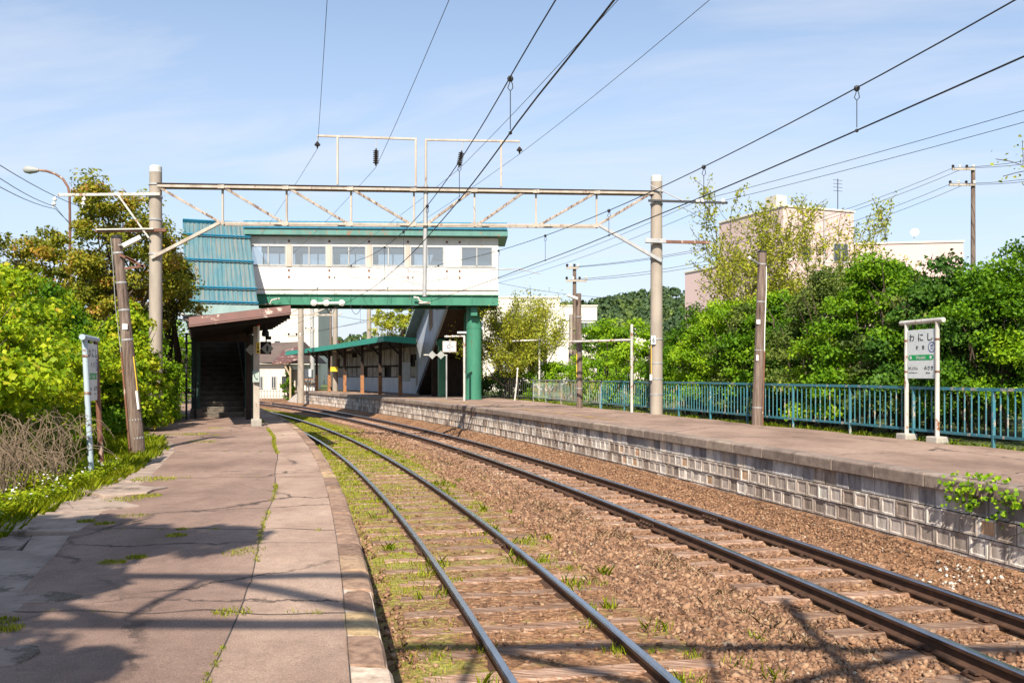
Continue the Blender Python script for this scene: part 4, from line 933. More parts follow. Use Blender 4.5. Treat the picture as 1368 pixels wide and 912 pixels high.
# small number plate and channel on the right pole
nb = Board(rp(873,454,-0.21), (1,0,0), (0,-1,0)); mb = MB(); nb.rect(mb, 0, 0, 0.13, 0.25, 0, 0.006); npl = mb.build('number_plate', M['signwhite'], g)
mb = MB(); nb.text(mb, '6', 0.0, 0.0, 0.07, 0.16, 0.009); mb.build('number', M['signblack'], npl)
chord('warning_strip', rp(869,466,-0.16), rp(869,500,-0.16), 0.06, 0.03, M['darkbrown']); chord('warning_strip', rp(870,461,-0.18), rp(870,500,-0.18), 0.02, 0.02, M['yellow']); chord('warning_strip', rp(869.5,500,-0.17), rp(869.5,508,-0.17), 0.07, 0.05, M['lampwhite'])
# registration arms from the drop post
def poly(name, pts, r, mat, par=g): mb = MB(); mb.tube(pts, r, 6); return mb.build(name, M[mat], par, smooth='auto')
poly('registration_arm', [gpz(565,358), gpz(520,357,), gpz(480,357), gpz(467,358), gpz(464,364), gpz(472,371), gpz(528,374), gpz(534,371)], 0.013, 'galv')
poly('registration_arm', [gpz(565,381), gpz(540,370), gpz(515,360), gpz(500,357)], 0.013, 'galv')
poly('registration_arm', [gpz(569,375), gpz(600,372), gpz(640,362), gpz(690,358), gpz(722,366)], 0.013, 'galv')
poly('registration_arm', [gpz(569,358), gpz(620,359), gpz(665,360), gpz(700,361)], 0.012, 'galv')
for a, b in (((563,362),(540,363)),((562,382),(540,373)),((572,358),(598,359)),((574,375),(598,371))): insulator(gpz(*a), gpz(*b), 6, 0.032, 'ins_white')

# ------------------------------------------------------------------ overhead wires
def sag(a, b, s_, n=10): return [a.lerp(b, k/n)+Vector((0,0,-s_*4*(k/n)*(1-k/n))) for k in range(n+1)]
def wire(label, pts, r=0.008, name='overhead_wire', grp=None):
    mb = MB(); mb.tube(pts, r, 5, cap=False); o = mb.build(name, M['wire'], None, loc=tuple(pts[0])); return tag(o, label, 'wire', grp)
def catenary(label, c, xo, zm, zc, yends, drop, dzm):
    def q(y): return c(y)+xo(y)
    t = thing('catenary_wires', label, 'overhead line', (q(10), 10, 0), 'overhead lines of the two tracks')
    yy = [2+0.8*k for k in range(int((yends-2)/0.8))]
    mb = MB(); mb.tube([Vector((q(y), y, zc+0.004*math.sin(y))) for y in yy], 0.008, 6, cap=False); mb.build('contact_wire', M['wire'], t)
    mb = MB(); mb.tube([Vector((q(y)-0.01*(y>0), y, zm(y))) for y in yy], 0.0068, 6, cap=False); mb.build('messenger_wire', M['wire'], t)
    for y in drop:
        p = Vector((q(y), y, zm(y))); b = Vector((q(y), y, zc)); mb = MB(); mb.sphere(p, 0.032, 8)
        mb.tube([p, p+Vector((0.02,0,-0.05)), p+Vector((0.025,0,-0.09)), p+Vector((0,0,-0.12)), b+Vector((0,0,0.03))], 0.0045, 4); mb.tube([p+Vector((0,0,-0.02)), p+Vector((-0.025,0,-0.09)), p+Vector((0,0,-0.12))], 0.0045, 4); mb.sphere(b, 0.02, 6); mb.build('dropper', M['wire'], t)
zmf = lambda y: 4.10+0.0022*(y-12)**2 if y < 28 else 4.66-0.0016*(y-28)*(60-y)
catenary('contact wire and messenger hanging over the near track', cn, lambda y: 0.0 if y < 8 else 0.5*min((y-8)/17,1), lambda y: min(4.15+0.0026*(y-12)**2, 4.75), 3.65, 62, (5.6,8.75,12.1,15.4,18.7,22.0,28.5,32,36,41,46), 0)
catenary('contact wire and messenger hanging over the far track beside the right platform', cf, lambda y: -0.12 if y < 8 else -0.12-0.2*min((y-8)/17,1), lambda y: min(4.09+0.0026*(y-12)**2, 4.75), 3.70, 62, (5.6,8.85,12.1,15.5,18.9,22.3,28.5,32,36,41,46), 0)
def feeder(label, px0, py0, gx, gy, z_away=None, r=0.006, Yf=None, grp='feeder wires over the gantry'):
    a = gpz(gx, gy); z = a.z+0.02; Y0 = (z-EYE)*F/(CY-py0); s_ = Vector((xat(px0,Y0), Y0, z))
    d = (a-s_); b0 = a+(s_-a)*2.2
    b = Vector((a.x-0.40*30, a.y+30, a.z-0.1))
    pts = sag(b0, s_, 0.03, 5)[:-1]+sag(s_, a, 0.05, 8)[:-1]+sag(a, b, 0.35, 10)
    return wire(label, pts, r, 'feeder_wire', grp)
feeder('leftmost feeder wire, on the small insulator at the left end of the top bar', 437, 0, 424, 199)
feeder('feeder wire hanging from the long dark insulator left of the gantry mast', 600, 0, 502, 224)
feeder('feeder wire hanging from the tilted dark insulator right of the gantry mast', 826, 0, 613, 226)
feeder('thin feeder wire on the small insulator at the right end of the top bar', 948, 0, 694, 206)
for lab, px, py, gx in (('upper of two thin wires running from the right gantry pole over the hedge', 1368, 139, 934), ('lower of two thin wires running from the right gantry pole over the hedge', 1368, 155, 967)):
    a = rp(gx, 268, -0.2); z = a.z-0.02; Y0 = (z-EYE)*F/(CY-py); s_ = Vector((xat(px,Y0), Y0, z)); e = Vector((a.x-9.5, a.y+26, a.z-0.2))
    wire(lab, sag(a+(s_-a)*1.9, a, 0.12, 12)[:-1]+sag(a, e, 0.4, 10), 0.007, 'feeder_wire', 'feeder wires over the gantry')
for k, (py, gx, gy) in enumerate(((213,113,278),(228,74,276),(244,74,279))):
    a = lp(gx, gy, -0.2); s_ = P(-40, py-18, 14.0); e = P((160,128,120)[k], (318,318,300)[k]+14, 34)
    wire(('top','middle','bottom')[k]+' of the three thin wires crossing the sky at the left edge of the picture', sag(s_, a, 0.1, 8)[:-1]+sag(a, e, 0.1, 6), 0.008, 'feeder_wire', 'thin wires at the left edge')

# ------------------------------------------------------------------ second gantry, behind the camera (its shadow falls across the platform)
def simple_gantry(label, y0, xl, xr, z0, z1, zt, name='catenary_gantry', npan=8, mast=True, cat='overhead gantry'):
    t = thing(name, label, cat, (xl, y0, -0.4))
    for x in (xl, xr): mb = MB(); pole_mesh(mb, x, y0, -1.0, zt); mb.build('concrete_pole', M['concrete_pole'], t, smooth='auto')
    for z, n_ in ((z0,'bottom_chord'), (z1,'top_chord')):
        mb = MB(); mb.beam((xl,y0,z),(xr,y0,z), 0.07, 0.12); mb.build(n_, M['cream_rust'], t)
    for k in range(npan):
        xa = xl+(xr-xl)*k/npan; xb = xl+(xr-xl)*(k+1)/npan
        mb = MB(); mb.beam((xa,y0,z1 if k < npan/2 else z0),(xb,y0,z0 if k < npan/2 else z1),0.06,0.1); mb.build('diagonal_brace', M['cream_rust'], t)
        if k: mb = MB(); mb.beam((xa,y0,z0),(xa,y0,z1),0.06,0.08); mb.build('vertical_strut', M['cream_rust'], t)
    if mast:
        xm = (xl+xr)/2+1.0; mb = MB(); mb.tube([(xm,y0,z1+1.4),(xm,y0,z0-1.7)], 0.07, 10); mb.build('drop_post', M['galv'], t, smooth='auto')
        for a, b in ((xm,xm+2.6),(xm,xm-2.7)): mb = MB(); mb.beam((a,y0,z0-1.2),(b,y0,z0-1.1),0.04,0.04); mb.build('registration_arm', M['galv'], t)
    return t
simple_gantry('lattice gantry behind the photographer whose shadow crosses the left platform in the foreground', -1.15, -6.4, 8.0, 5.55, 6.65, 7.9)
simple_gantry('distant catenary gantry seen under the footbridge beyond the platform ends', 62, -27.5, -12.2, 5.4, 6.2, 8.0, npan=9, mast=False)

# ------------------------------------------------------------------ wooden poles
def tapered(mb, a, b, r0, r1, n=14):
    a, b = Vector(a), Vector(b); pts = [a.lerp(b, k/8)+Vector((random.uniform(-.004,.004),0,0)) for k in range(9)]; mb.tube(pts, [r0+(r1-r0)*k/8 for k in range(9)], n)
t = thing('wooden_pole', 'leaning weathered wooden pole with a tube light on top, left of the left platform', 'pole', (-6.7,16.2,-0.2))
a = Vector((xat(187,16.2),16.2,-0.35)); b = Vector((xat(156,16.2),16.2,zat(318,16.2)))
def on(k, dx=0, dy=0): return a.lerp(b, k)+Vector((dx,dy,0))
mb = MB(); tapered(mb, a, b, 0.125, 0.082); mb.build('shaft', M['wood'], t, smooth='auto')
mb = MB(); mb.lathe(b, (0,0,1), [(-0.01,0.088),(0.03,0.088),(0.05,0.05)], 14); mb.build('cap', M['black'], t)
for k, rr_ in ((0.12,0.118),(0.2,0.115),(0.55,0.105),(0.93,0.09),(0.80,0.095),(0.68,0.10)):
    mb = MB(); d_ = (b-a).normalized(); mb.lathe(on(k), d_, [(0,rr_),(0.03,rr_)], 14); mb.build('band', M['galv'], t)
mb = MB(); mb.beam(on(0.02,-0.13,-0.05), on(0.50,-0.10,-0.05), 0.03, 0.05); mb.build('cable_channel', M['rust'], t)
mb = MB(); mb.beam(on(0.25,0.11,-0.03), on(0.48,0.10,-0.03), 0.016, 0.03); mb.build('warning_strip', M['yellow'], t)
mb = MB(); mb.beam(on(0.25,0.11,-0.07), on(0.33,0.105,-0.07), 0.035, 0.03); mb.build('warning_strip', M['lampwhite'], t)
mb = MB(); mb.beam(P(164,329,16.0), P(188,317,16.1), 0.16, 0.075); lt = mb.build('tube_light', M['lampwhite'], t, bevel=0.01)
mb = MB(); mb.tube([P(157,328,16.15), P(170,326,16.05)], 0.015, 6); mb.build('lamp_arm', M['galv'], t)
for (p0, p1) in (((160,340),(192,356)),((166,359),(194,355)),((168,343),(182,350))): mb = MB(); mb.beam(P(*p0,16.1), P(*p1,16.1), 0.03, 0.04); mb.build('bracket', M['rust'], t)
mb = MB(); mb.box(on(0.61,0.03,-0.10), (0.09,0.02,0.10)); mb.build('small_plate', M['lampwhite'], t)
mb = MB(); mb.tube([on(1,-0.1,-0.02), on(0.9,-0.105,-0.02), on(0.7,-0.15,0), on(0.62,-0.14,0), on(0.5,-0.12,-0.04)], 0.007, 5); mb.build('cable', M['galv'], t)

t = thing('wooden_pole', 'weathered grey wooden pole standing before the blue fence on the right platform', 'pole', (5.61,20.6,ZR))
a = Vector((xat(1011,20.6),20.6,0.0)); b = Vector((xat(1018.5,20.6),20.6,zat(337,20.6)))
mb = MB(); tapered(mb, a, b, 0.125, 0.095); mb.build('shaft', M['wood'], t, smooth='auto')
mb = MB(); mb.lathe(b, (0,0,1), [(-0.01,0.1),(0.025,0.1),(0.04,0.05)], 14); mb.build('cap', M['black'], t)
for k, rr_ in ((0.13,0.124),(0.45,0.112),(0.72,0.105),(0.93,0.10)): mb = MB(); mb.lathe(on(k), b-a, [(0,rr_),(0.025,rr_)], 14); mb.build('band', M['galv'], t)
mb = MB(); mb.beam(on(0.03,0.105,-0.07), on(0.45,0.095,-0.07), 0.03, 0.04); mb.build('cable_channel', M['rust'], t)
mb = MB(); mb.tube([on(0.45,0.10,-0.07), on(0.55,0.09,-0.07), on(0.8,0.10,-0.06), on(0.92,0.085,-0.05)], 0.012, 6); mb.build('cable', M['lampwhite'], t)
mb = MB(); mb.box(on(0.61,-0.07,-0.10), (0.085,0.02,0.1)); mb.build('small_plate', M['lampwhite'], t); mb = MB(); mb.box(on(0.41,-0.07,-0.105), (0.05,0.02,0.13)); mb.build('small_plate', M['lampwhite'], t)
mb = MB(); mb.tube([on(0.93,-0.05,-0.05), P(1003,346,20.3)], 0.02, 6); mb.build('lamp_arm', M['galv'], t)
mb = MB(); mb.beam(P(1002.5,345.5,20.3), P(1000,343,20.3), 0.06, 0.05); mb.build('lamp_bracket', M['lampwhite'], t)

t = thing('wooden_pole', 'dark brown wooden pole on the right platform behind the long white pipe arm', 'pole', (xat(774.5,30.7),30.7,ZR))
a = Vector((xat(774.5,30.7),30.7,0.0)); b = Vector((xat(773,30.7),30.7,zat(392,30.7)))
mb = MB(); tapered(mb, a, b, 0.11, 0.085); mb.build('shaft', M['wood'], t, smooth='auto')
for k in (0.2,0.5,0.8): mb = MB(); mb.lathe(on(k), (0,0,1), [(0,0.11),(0.03,0.11)], 12); mb.build('band', M['galv'], t)
mb = MB(); mb.beam(P(758,394,30.4), P(771,399,30.5), 0.16, 0.08); mb.build('tube_light', M['lampwhite'], t, bevel=0.01)
mb = MB(); mb.beam(on(0.3,-0.10,-0.06), on(0.52,-0.09,-0.06), 0.025, 0.03); mb.build('warning_strip', M['yellow'], t)

# ------------------------------------------------------------------ white pipe frames on the right platform
def pipe(label, post, arm, r=0.045, extras=(), name='pipe_frame', base=None):
    (x, y0, z0), top = post; t = thing(name, label, 'pipe frame', (x, y0, z0))
    mb = MB(); mb.tube([(x,y0,z0-0.1),(x,y0,top)], r, 10); mb.build('post', M['white_rust'] if r > 0.04 else M['galv'], t, smooth='auto')
    mb = MB(); mb.tube([arm[0], arm[1]], r*0.85, 10); mb.build('arm', M['white_rust'], t, smooth='auto')
    mb = MB(); p_ = Vector(arm[0]).lerp(Vector(arm[1]), 0.5); 
    for e in (0.15,0.6,0.9): q = Vector(arm[0]).lerp(Vector(arm[1]), e); mb.lathe(q, Vector(arm[1])-Vector(arm[0]), [(-0.02,r*1.2),(0.02,r*1.2)], 10)
    mb.build('collar', M['galv'], t); return t
Y = 27.3; pipe('white pipe post with a long arm reaching left to the brown wooden pole', ((xat(844,Y),Y,ZR), zat(433,Y)), (P(844,454,Y), P(760,456.5,Y+1.6)))
Y = 42.5; pipe('white pipe post with a short arm standing behind the fence before the pale tree', ((xat(720.5,Y),Y,0.0), zat(449,Y)), (P(726,454,Y), P(684,455.5,Y)))
t = thing('white_post', 'thin leaning white post beside the faded fence', 'post', (xat(688,39.6),39.6,ZR)); mb = MB(); mb.tube([P(687.5,535.5,39.6), P(690,515,39.6), P(691.5,493,39.6)], 0.035, 8); mb.build('shaft', M['white_rust'], t, smooth='auto'); mb = MB(); mb.sphere(P(691.5,492.5,39.6), 0.05, 8); mb.build('knob', M['lampwhite'], t)
Y = 39.4; t = pipe('grey pipe post carrying a rusty-framed white board beside the green column', ((xat(620.3,Y),Y,ZR), zat(447.5,Y)), (P(621.5,449,Y), P(594,449.5,Y)), 0.05)
bd = Board(P(600.5,463,Y), (1,0,0), (0,-1,0)); mb = MB(); bd.rect(mb, 0, 0, 0.62, 0.50, -0.03, 0.05); mb.build('board_frame', M['cream_rust'], t, bevel=0.02)
mb = MB(); bd.rect(mb, 0, 0, 0.52, 0.40, 0.02, 0.005); mb.build('board', M['signwhite'], t)
mb = MB(); bd.rect(mb, 0.02, 0.02, 0.06, 0.56, 0.03, 0.04); mb.build('hanger_strap', M['galv'], t)
mb = MB(); bd.disc(mb, -0.04, 0.0, 0.085, 0.0275, 16, 0.05); bd.rect(mb, 0.12, -0.03, 0.06, 0.05, 0.025, 0.003); mb.build('board_mark', M['signblack'], t)
mb = MB(); mb.beam(P(611,444,Y-0.1), P(623,444,Y-0.1), 0.08, 0.07); mb.build('tube_light', M['lampwhite'], t)
Y = 42.2; t = pipe('grey pipe post with two grey diamond plates hanging from its arm, under the footbridge stairs', ((xat(596.5,Y),Y,ZR), zat(474,Y)), (P(597.5,474.5,Y), P(566,474,Y)), 0.038)
def diamond(bd, mb, r, d=0.0, th=0.012):
    f = [bd.p(0,-r,d+th), bd.p(r,0,d+th), bd.p(0,r,d+th), bd.p(-r,0,d+th)]; k = [q-bd.n*th for q in f]
    mb.add(f+k, [(0,1,2,3),(7,6,5,4),(0,4,5,1),(1,5,6,2),(2,6,7,3),(3,7,4,0)])
for px in (577.5,589): bd = Board(P(px,474,Y-0.08), (1,0,0), (0,-1,0)); mb = MB(); diamond(bd, mb, 0.20); mb.build('diamond_plate', M['grey_sign'], t)

# ------------------------------------------------------------------ fences
def fence(label, pts, mat, z1=1.07, z0=0.33, zb=-0.1, step=0.30, post=1.8):
    t = thing('metal_fence', label, 'fence', (pts[0][0], pts[0][1], 0)); pts = [Vector((p[0],p[1],0)) for p in pts]
    S = [0]
    for i in range(len(pts)-1): S.append(S[-1]+(pts[i+1]-pts[i]).length)
    def at(s_):
        for i in range(len(pts)-1):
            if s_ <= S[i+1]+1e-6: return pts[i].lerp(pts[i+1], (s_-S[i])/(S[i+1]-S[i]))
        return pts[-1]
    n = int(S[-1]/post); pp = [at(S[-1]*k/n)+Vector((0,0,random.uniform(-.012,.012))) for k in range(n+1)]
    for k in range(n):
        a, b = pp[k], pp[k+1]; mb = MB()
        mb.beam(a+Vector((0,0,z1)), b+Vector((0,0,z1)), 0.05, 0.05); mb.beam(a+Vector((0,0,z0)), b+Vector((0,0,z0)), 0.035, 0.045)
        m_n = 12 if mat is not M['black'] else 7
        for q in range(1, m_n): c_ = a.lerp(b, q/m_n); mb.beam(c_+Vector((0,0,z0)), c_+Vector((0,0,z1)), 0.020, 0.016)
        mb.build('railing_panel', mat, t)
    for p in pp: mb = MB(); mb.beam(p+Vector((0,0,zb)), p+Vector((0,0,z1-0.02)), 0.045, 0.045); mb.build('fence_post', mat, t)
    return t
FL = [(9,8.35),(13.4,7.75),(17.8,6.72),(20.6,5.85),(26,4.45),(31.4,2.8),(36,1.6),(39.8,0.75),(43,-0.35),(47.5,-1.8)]
def fx(y): return lerp_tab(FL, y)
fence('blue metal railing running along the back of the right platform before the hedge', [(fx(y),y) for y in (8.5,11,13.4,15.6,17.8,20.6,23.3,26,28.5,30.6)], M['fence'])
fence('faded grey green railing along the platform in front of the pale yellow tree', [(fx(y),y) for y in (30.7,33,36,39.0)], M['fence_faded'])
fence('short dark railing right of the green column', [(fx(y),y) for y in (39.1,41.5,44,47)], M['black'], z1=1.10, z0=0.25)

# ------------------------------------------------------------------ footbridge
BX0, BY0 = xat(245,40.0), 40.0; BX1, BY1 = xat(665,40.7), 40.7
bdir = Vector((BX1-BX0, BY1-BY0, 0)).normalized(); bn = Vector((-bdir.y, bdir.x, 0))     # bn points away from the camera
def BPx(px):
    k = (px-CX)/F; dx, dy = BX1-BX0, BY1-BY0; t_ = (k*BY0-BX0)/(dx-k*dy); return Vector((BX0+dx*t_, BY0+dy*t_, 0))
def BP(px, z, d=0.0): q = BPx(px); return Vector((q.x, q.y, z))+bn*d
def bblock(mb, x0, x1, z0, z1, d0, d1, mi=0):
    mb.hexa([BP(x0,z0,d0),BP(x1,z0,d0),BP(x1,z0,d1),BP(x0,z0,d1)], [BP(x0,z1,d0),BP(x1,z1,d0),BP(x1,z1,d1),BP(x0,z1,d1)], mi)
W = 2.5
fb = thing('footbridge', 'white footbridge with a blue roof and green girder spanning the tracks', 'footbridge', (BPx(455).x, BPx(455).y, 0))
wins = [(335,382),(390,436),(443,489),(497,541),(548,593),(616,658)]
Z0w, Z1w, Z2w, Z3w = 4.90, 6.17, 7.07, 7.47
for side, d0, d1 in (('front_wall', 0.0, 0.10), ('back_wall', W-0.1, W)):
    mb = MB(); bblock(mb, 333, 664, Z0w, Z1w, d0, d1); bblock(mb, 333, 664, Z2w, Z3w, d0, d1)
    xs_ = [333]+[v for p in wins for v in p]+[664]
    for k in range(0, len(xs_), 2):
        if xs_[k+1]-xs_[k] > 3.5 : bblock(mb, xs_[k], xs_[k+1], Z1w, Z2w, d0, d1)
    wl = mb.build(side, M['white_wall'], fb)
    if side == 'front_wall':
        for a, b in ((382,390),(436,443),(489,497),(541,548)): mb = MB(); bblock(mb, a+0.9, b-0.6, Z1w-0.05, Z2w+0.05, -0.05, -0.003); mb.build('window_pier', M['peach'], wl, bevel=0.01)
        for px in (386,440,493,545,597,614):
            for z in (7.27,5.96,5.66): mb = MB(); bblock(mb, px-1.3, px+1.3, z-0.05, z+0.05, -0.012, -0.002); mb.build('rust_plate', M['rustdot'], wl)
    for (a, b) in wins:
        dd = d0+0.02; mb = MB(); t_ = 0.045
        u0, u1 = BPx(a), BPx(b); wpx = 1.3
        for s0, s1 in ((a,a+wpx),(b-wpx,b),((a+b)/2-0.8,(a+b)/2+0.8)): bblock(mb, s0, s1, Z1w+0.001, Z2w-0.001, dd-0.04, dd+0.03)
        for z0, z1 in ((Z1w,Z1w+0.05),(Z2w-0.05,Z2w)): bblock(mb, a+wpx, b-wpx, z0, z1, dd-0.04, dd+0.03)
        fr_ = mb.build('window', M['winframe'], fb)
        mb = MB(); q0 = [BP(a+wpx,Z1w+0.05,dd), BP(b-wpx,Z1w+0.05,dd), BP(b-wpx,Z2w-0.05,dd), BP(a+wpx,Z2w-0.05,dd)]; mb.add(q0, [(0,1,2,3)]); mb.build('pane', M['glass'], fr_)
for px in (386,440,493,545,604):
    mb = MB(); bblock(mb, px-0.35, px+0.35, Z0w+0.24, Z1w-0.06, -0.006, -0.001); mb.build('panel_seam', M['cream_wall'], fb)
mb = MB(); bblock(mb, 334, 663, Z1w-0.035, Z1w-0.005, -0.03, -0.001); mb.build('window_sill', M['winframe'], fb)
mb = MB(); bblock(mb, 333.4, 663.6, Z0w-0.01, Z0w+0.06, 0.1, W-0.1); mb.build('deck', M['concrete'], fb)
mb = MB(); bblock(mb, 333, 664, Z3w-0.02, Z3w+0.02, 0.1, W-0.1); mb.build('ceiling', M['cream_wall'], fb)
for px in (664,): mb = MB(); bblock(mb, px, px+1.6, Z0w, Z3w, 0.0, W); mb.build('end_wall', M['white_wall'], fb)
mb = MB(); bblock(mb, 333, 665.6, Z0w+0.19, Z0w+0.23, -0.05, -0.001); mb.build('ledge', M['cream_rust'], fb)
mb = MB(); bblock(mb, 333, 665.6, Z0w-0.01, Z0w+0.03, -0.035, -0.001); mb.build('ledge', M['white_rust'], fb)
# girder: web with flanges
for side, a, b in (('girder', -0.03, 0.14), ('girder', W-0.2, W)):
    mb = MB(); bblock(mb, 300, 665.8, 4.46, 4.87, (a+b)/2-0.02, (a+b)/2+0.02); bblock(mb, 300, 665.8, 4.86, 4.895, a-0.03, b+0.03); bblock(mb, 300, 665.8, 4.42, 4.46, a-0.03, b+0.03)
    for px in range(360, 660, 27): bblock(mb, px, px+0.5, 4.46, 4.86, a, b)
    mb.build(side, M['green'], fb)
mb = MB(); bblock(mb, 300, 664, 4.72, 4.86, 0.2, W-0.25)
for px in range(350, 660, 22): bblock(mb, px, px+2.5, 4.5, 4.72, 0.2, W-0.25)
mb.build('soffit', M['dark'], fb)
# roof: low gable with blue ridge cladding and faded green fascia
RZ = 7.50
def roofprism(mb, x0, x1, prof): mb.prism([BP(x0, z, d) for d, z in prof], BPx(x1)-BPx(x0))
mb = MB(); roofprism(mb, 329, 678, [(-0.42,RZ),(-0.42,RZ+0.26),(W/2,RZ+0.40),(W+0.42,RZ+0.26),(W+0.42,RZ)]); rf_ = mb.build('roof', M['green_fascia'], fb)
mb = MB(); roofprism(mb, 328, 677, [(-0.49,RZ+0.27),(-0.49,RZ+0.50),(-0.40,RZ+0.60),(W/2,RZ+0.80),(W+0.40,RZ+0.60),(W+0.49,RZ+0.27)]); mb.build('roof_cladding', M['blue_strip'], rf_)
mb = MB()
for px in np.arange(332, 676, 8.7): roofprism(mb, px, px+0.35, [(-0.505,RZ+0.28),(-0.505,RZ+0.51),(-0.41,RZ+0.61),(W/2,RZ+0.815),(W+0.41,RZ+0.61)])
mb.build('standing_seam', M['blue_strip'], rf_)
# column on the right platform
cxx, cyy = xat(633,41.6), 41.6
mb = MB(); mb.lathe((cxx,cyy,ZR-0.1), (0,0,1), [(0,0.35),(4.52,0.345)], 32); cl_ = mb.build('column', M['green'], fb, smooth='auto')
mb = MB(); mb.lathe((cxx,cyy,3.42), (0,0,1), [(0,0.36),(0.05,0.36)], 32); mb.lathe((cxx,cyy,ZR), (0,0,1), [(0,0.40),(0.05,0.40)], 32); mb.build('collar', M['green'], cl_, smooth='auto')
mb = MB(); mb.box((cxx+0.04,cyy-0.52,4.18), (0.30,0.32,0.42)); mb.box((cxx+0.04,cyy-0.5,4.40), (0.16,0.2,0.3)); mb.build('bracket_box', M['green'], cl_, bevel=0.01)
mb = MB(); mb.beam((cxx-0.2,cyy,4.38), (cxx+0.9,cyy+W-1.4,4.38), 0.5, 0.10); mb.build('cross_head', M['green'], fb)
mb = MB(); mb.hexa([BP(652,4.4,0.3),BP(664,4.4,0.3),BP(664,4.4,W-0.2),BP(652,4.4,W-0.2)],[BP(652,4.47,0.3),BP(664,4.47,0.3),BP(664,4.47,W-0.2),BP(652,4.47,W-0.2)]); mb.build('end_soffit', M['dark'], fb)
mb = MB(); mb.lathe((cxx-0.3,cyy+W-0.4,ZR-0.1), (0,0,1), [(0,0.28),(4.52,0.28)], 24); mb.build('column', M['green'], fb, smooth='auto')
# lamps and insulators fixed to the girder
for px, n_ in ((447,3),):
    mb = MB(); mb.tube([BP(422,4.46,-0.22), BP(460,4.50,-0.22)], 0.05, 8); mb.build('insulator_bar', M['lampwhite'], fb, smooth='auto')
    for q in (421,437.5,458): mb = MB(); mb.lathe(BP(q,4.48,-0.34), -bn, [(-0.12,0.09),(0,0.14),(0.03,0.14),(0.06,0.09),(0.10,0.04)], 14); mb.build('insulator', M['ins_white'], fb, smooth='auto')
    mb = MB()
    for q in (436,): mb.tube([BP(q-4,4.66,-0.2), BP(q,4.7,-0.25), BP(q+8,4.66,-0.2)], 0.02, 6)
    mb.build('bracket', M['cream_rust'], fb)
mb = MB(); mb.tube([BP(553,4.76,-0.2), BP(559,4.73,-0.2), BP(561,4.6,-0.2), BP(566,4.52,-0.2), BP(574,4.52,-0.2)], 0.05, 8); mb.tube([BP(560,4.5,-0.2), BP(575,4.5,-0.2)], 0.04, 8); mb.build('insulator_arm', M['white_rust'], fb, smooth='auto')
mb = MB(); mb.tube([BP(355,4.42,-0.2), BP(362,4.44,-0.2), BP(364,4.6,-0.2), BP(371,4.66,-0.2), BP(375,4.67,-0.2)], 0.035, 8); mb.build('insulator_arm', M['white_rust'], fb, smooth='auto')
for x0_, x1_ in ((435,450),(468,484)):
    mb = MB(); a_, b_ = BP(x0_,4.42,-0.1), BP(x1_,4.42,-0.1); mb.tube(sag(a_, b_, 0.42, 10), 0.012, 5); mb.build('loop_cable', M['wire'], fb)

# ------------------------------------------------------------------ left stairs: roofed flight up to the bridge
sdir = Vector((-0.366,1,0)).normalized(); sr = Vector((sdir.y,-sdir.x,0))     # sr points right
A0 = Vector((-10.39,29.4,0))
st = thing('covered_stairs', 'dark covered stairway with a teal corrugated roof climbing from the left platform to the footbridge', 'stairs', (A0.x,A0.y,ZL))
def S(s_, r_, z): return A0+sdir*s_+sr*r_+Vector((0,0,z))
def sblock(mb, s0, s1, r0, r1, z0, z1, z0b=None, z1b=None):
    z0b = z0 if z0b is None else z0b; z1b = z1 if z1b is None else z1b
    mb.hexa([S(s0,r0,z0),S(s0,r1,z0),S(s1,r1,z0b),S(s1,r0,z0b)], [S(s0,r0,z1),S(s0,r1,z1),S(s1,r1,z1b),S(s1,r0,z1b)])
WS = 1.75; nst = 30; run = 0.375; rise = (Z0w-ZL)/nst
mb = MB()
for k in range(nst): sblock(mb, k*run, (k+1)*run+0.03, 0.08, WS-0.08, ZL+k*rise-0.25 if k > 2 else ZL-0.05, ZL+(k+1)*rise)
mb.build('steps', M['step'], st, bevel=0.012)
mb = MB()
for k in range(nst): sblock(mb, k*run-0.012, k*run+0.035, 0.08, WS-0.08, ZL+(k+1)*rise-0.03, ZL+(k+1)*rise+0.004)
mb.build('step_nosing', painted('worn_nosing', (0.26,0.23,0.19), (0.09,0.08,0.07), scale=6, streak=False), st)
LT = nst*run
for r0, r1 in ((0.0,0.08),(WS-0.08,WS)):
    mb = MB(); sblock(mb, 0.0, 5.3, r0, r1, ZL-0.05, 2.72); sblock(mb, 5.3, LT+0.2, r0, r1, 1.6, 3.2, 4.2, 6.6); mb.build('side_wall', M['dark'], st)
    mb = MB(); sblock(mb, -0.06, 0.22, r0-0.10, r1+0.10, ZL-0.02, 2.62); mb.build('jamb', painted('dark_green_jamb', (0.02,0.07,0.05), (0.012,0.03,0.024)), st, bevel=0.01)
    mb = MB(); sblock(mb, -0.09, 0.4, r0-0.13, r1+0.13, ZL-0.02, ZL+0.30); mb.build('plinth', M['step'], st, bevel=0.02)
for r_ in (0.16, WS-0.16):
    mb = MB(); mb.tube([S(0.05,r_,ZL+0.1), S(0.05,r_,ZL+0.9), S(LT,r_,Z0w+0.85)], 0.022, 8); mb.build('handrail', M['galv'], st, smooth='auto')
mb = MB(); sblock(mb, -0.08, 0.1, 0.0, WS, 2.38, 2.72); mb.build('header', M['darkbrown'], st)
mb = MB(); sblock(mb, -1.9, 5.8, -0.35, WS+0.35, 2.93, 3.0, 3.55, 3.63); mb.build('lower_roof', M['brownroof'], st)  # front end lengthened past the flight to block sunlight on the steps
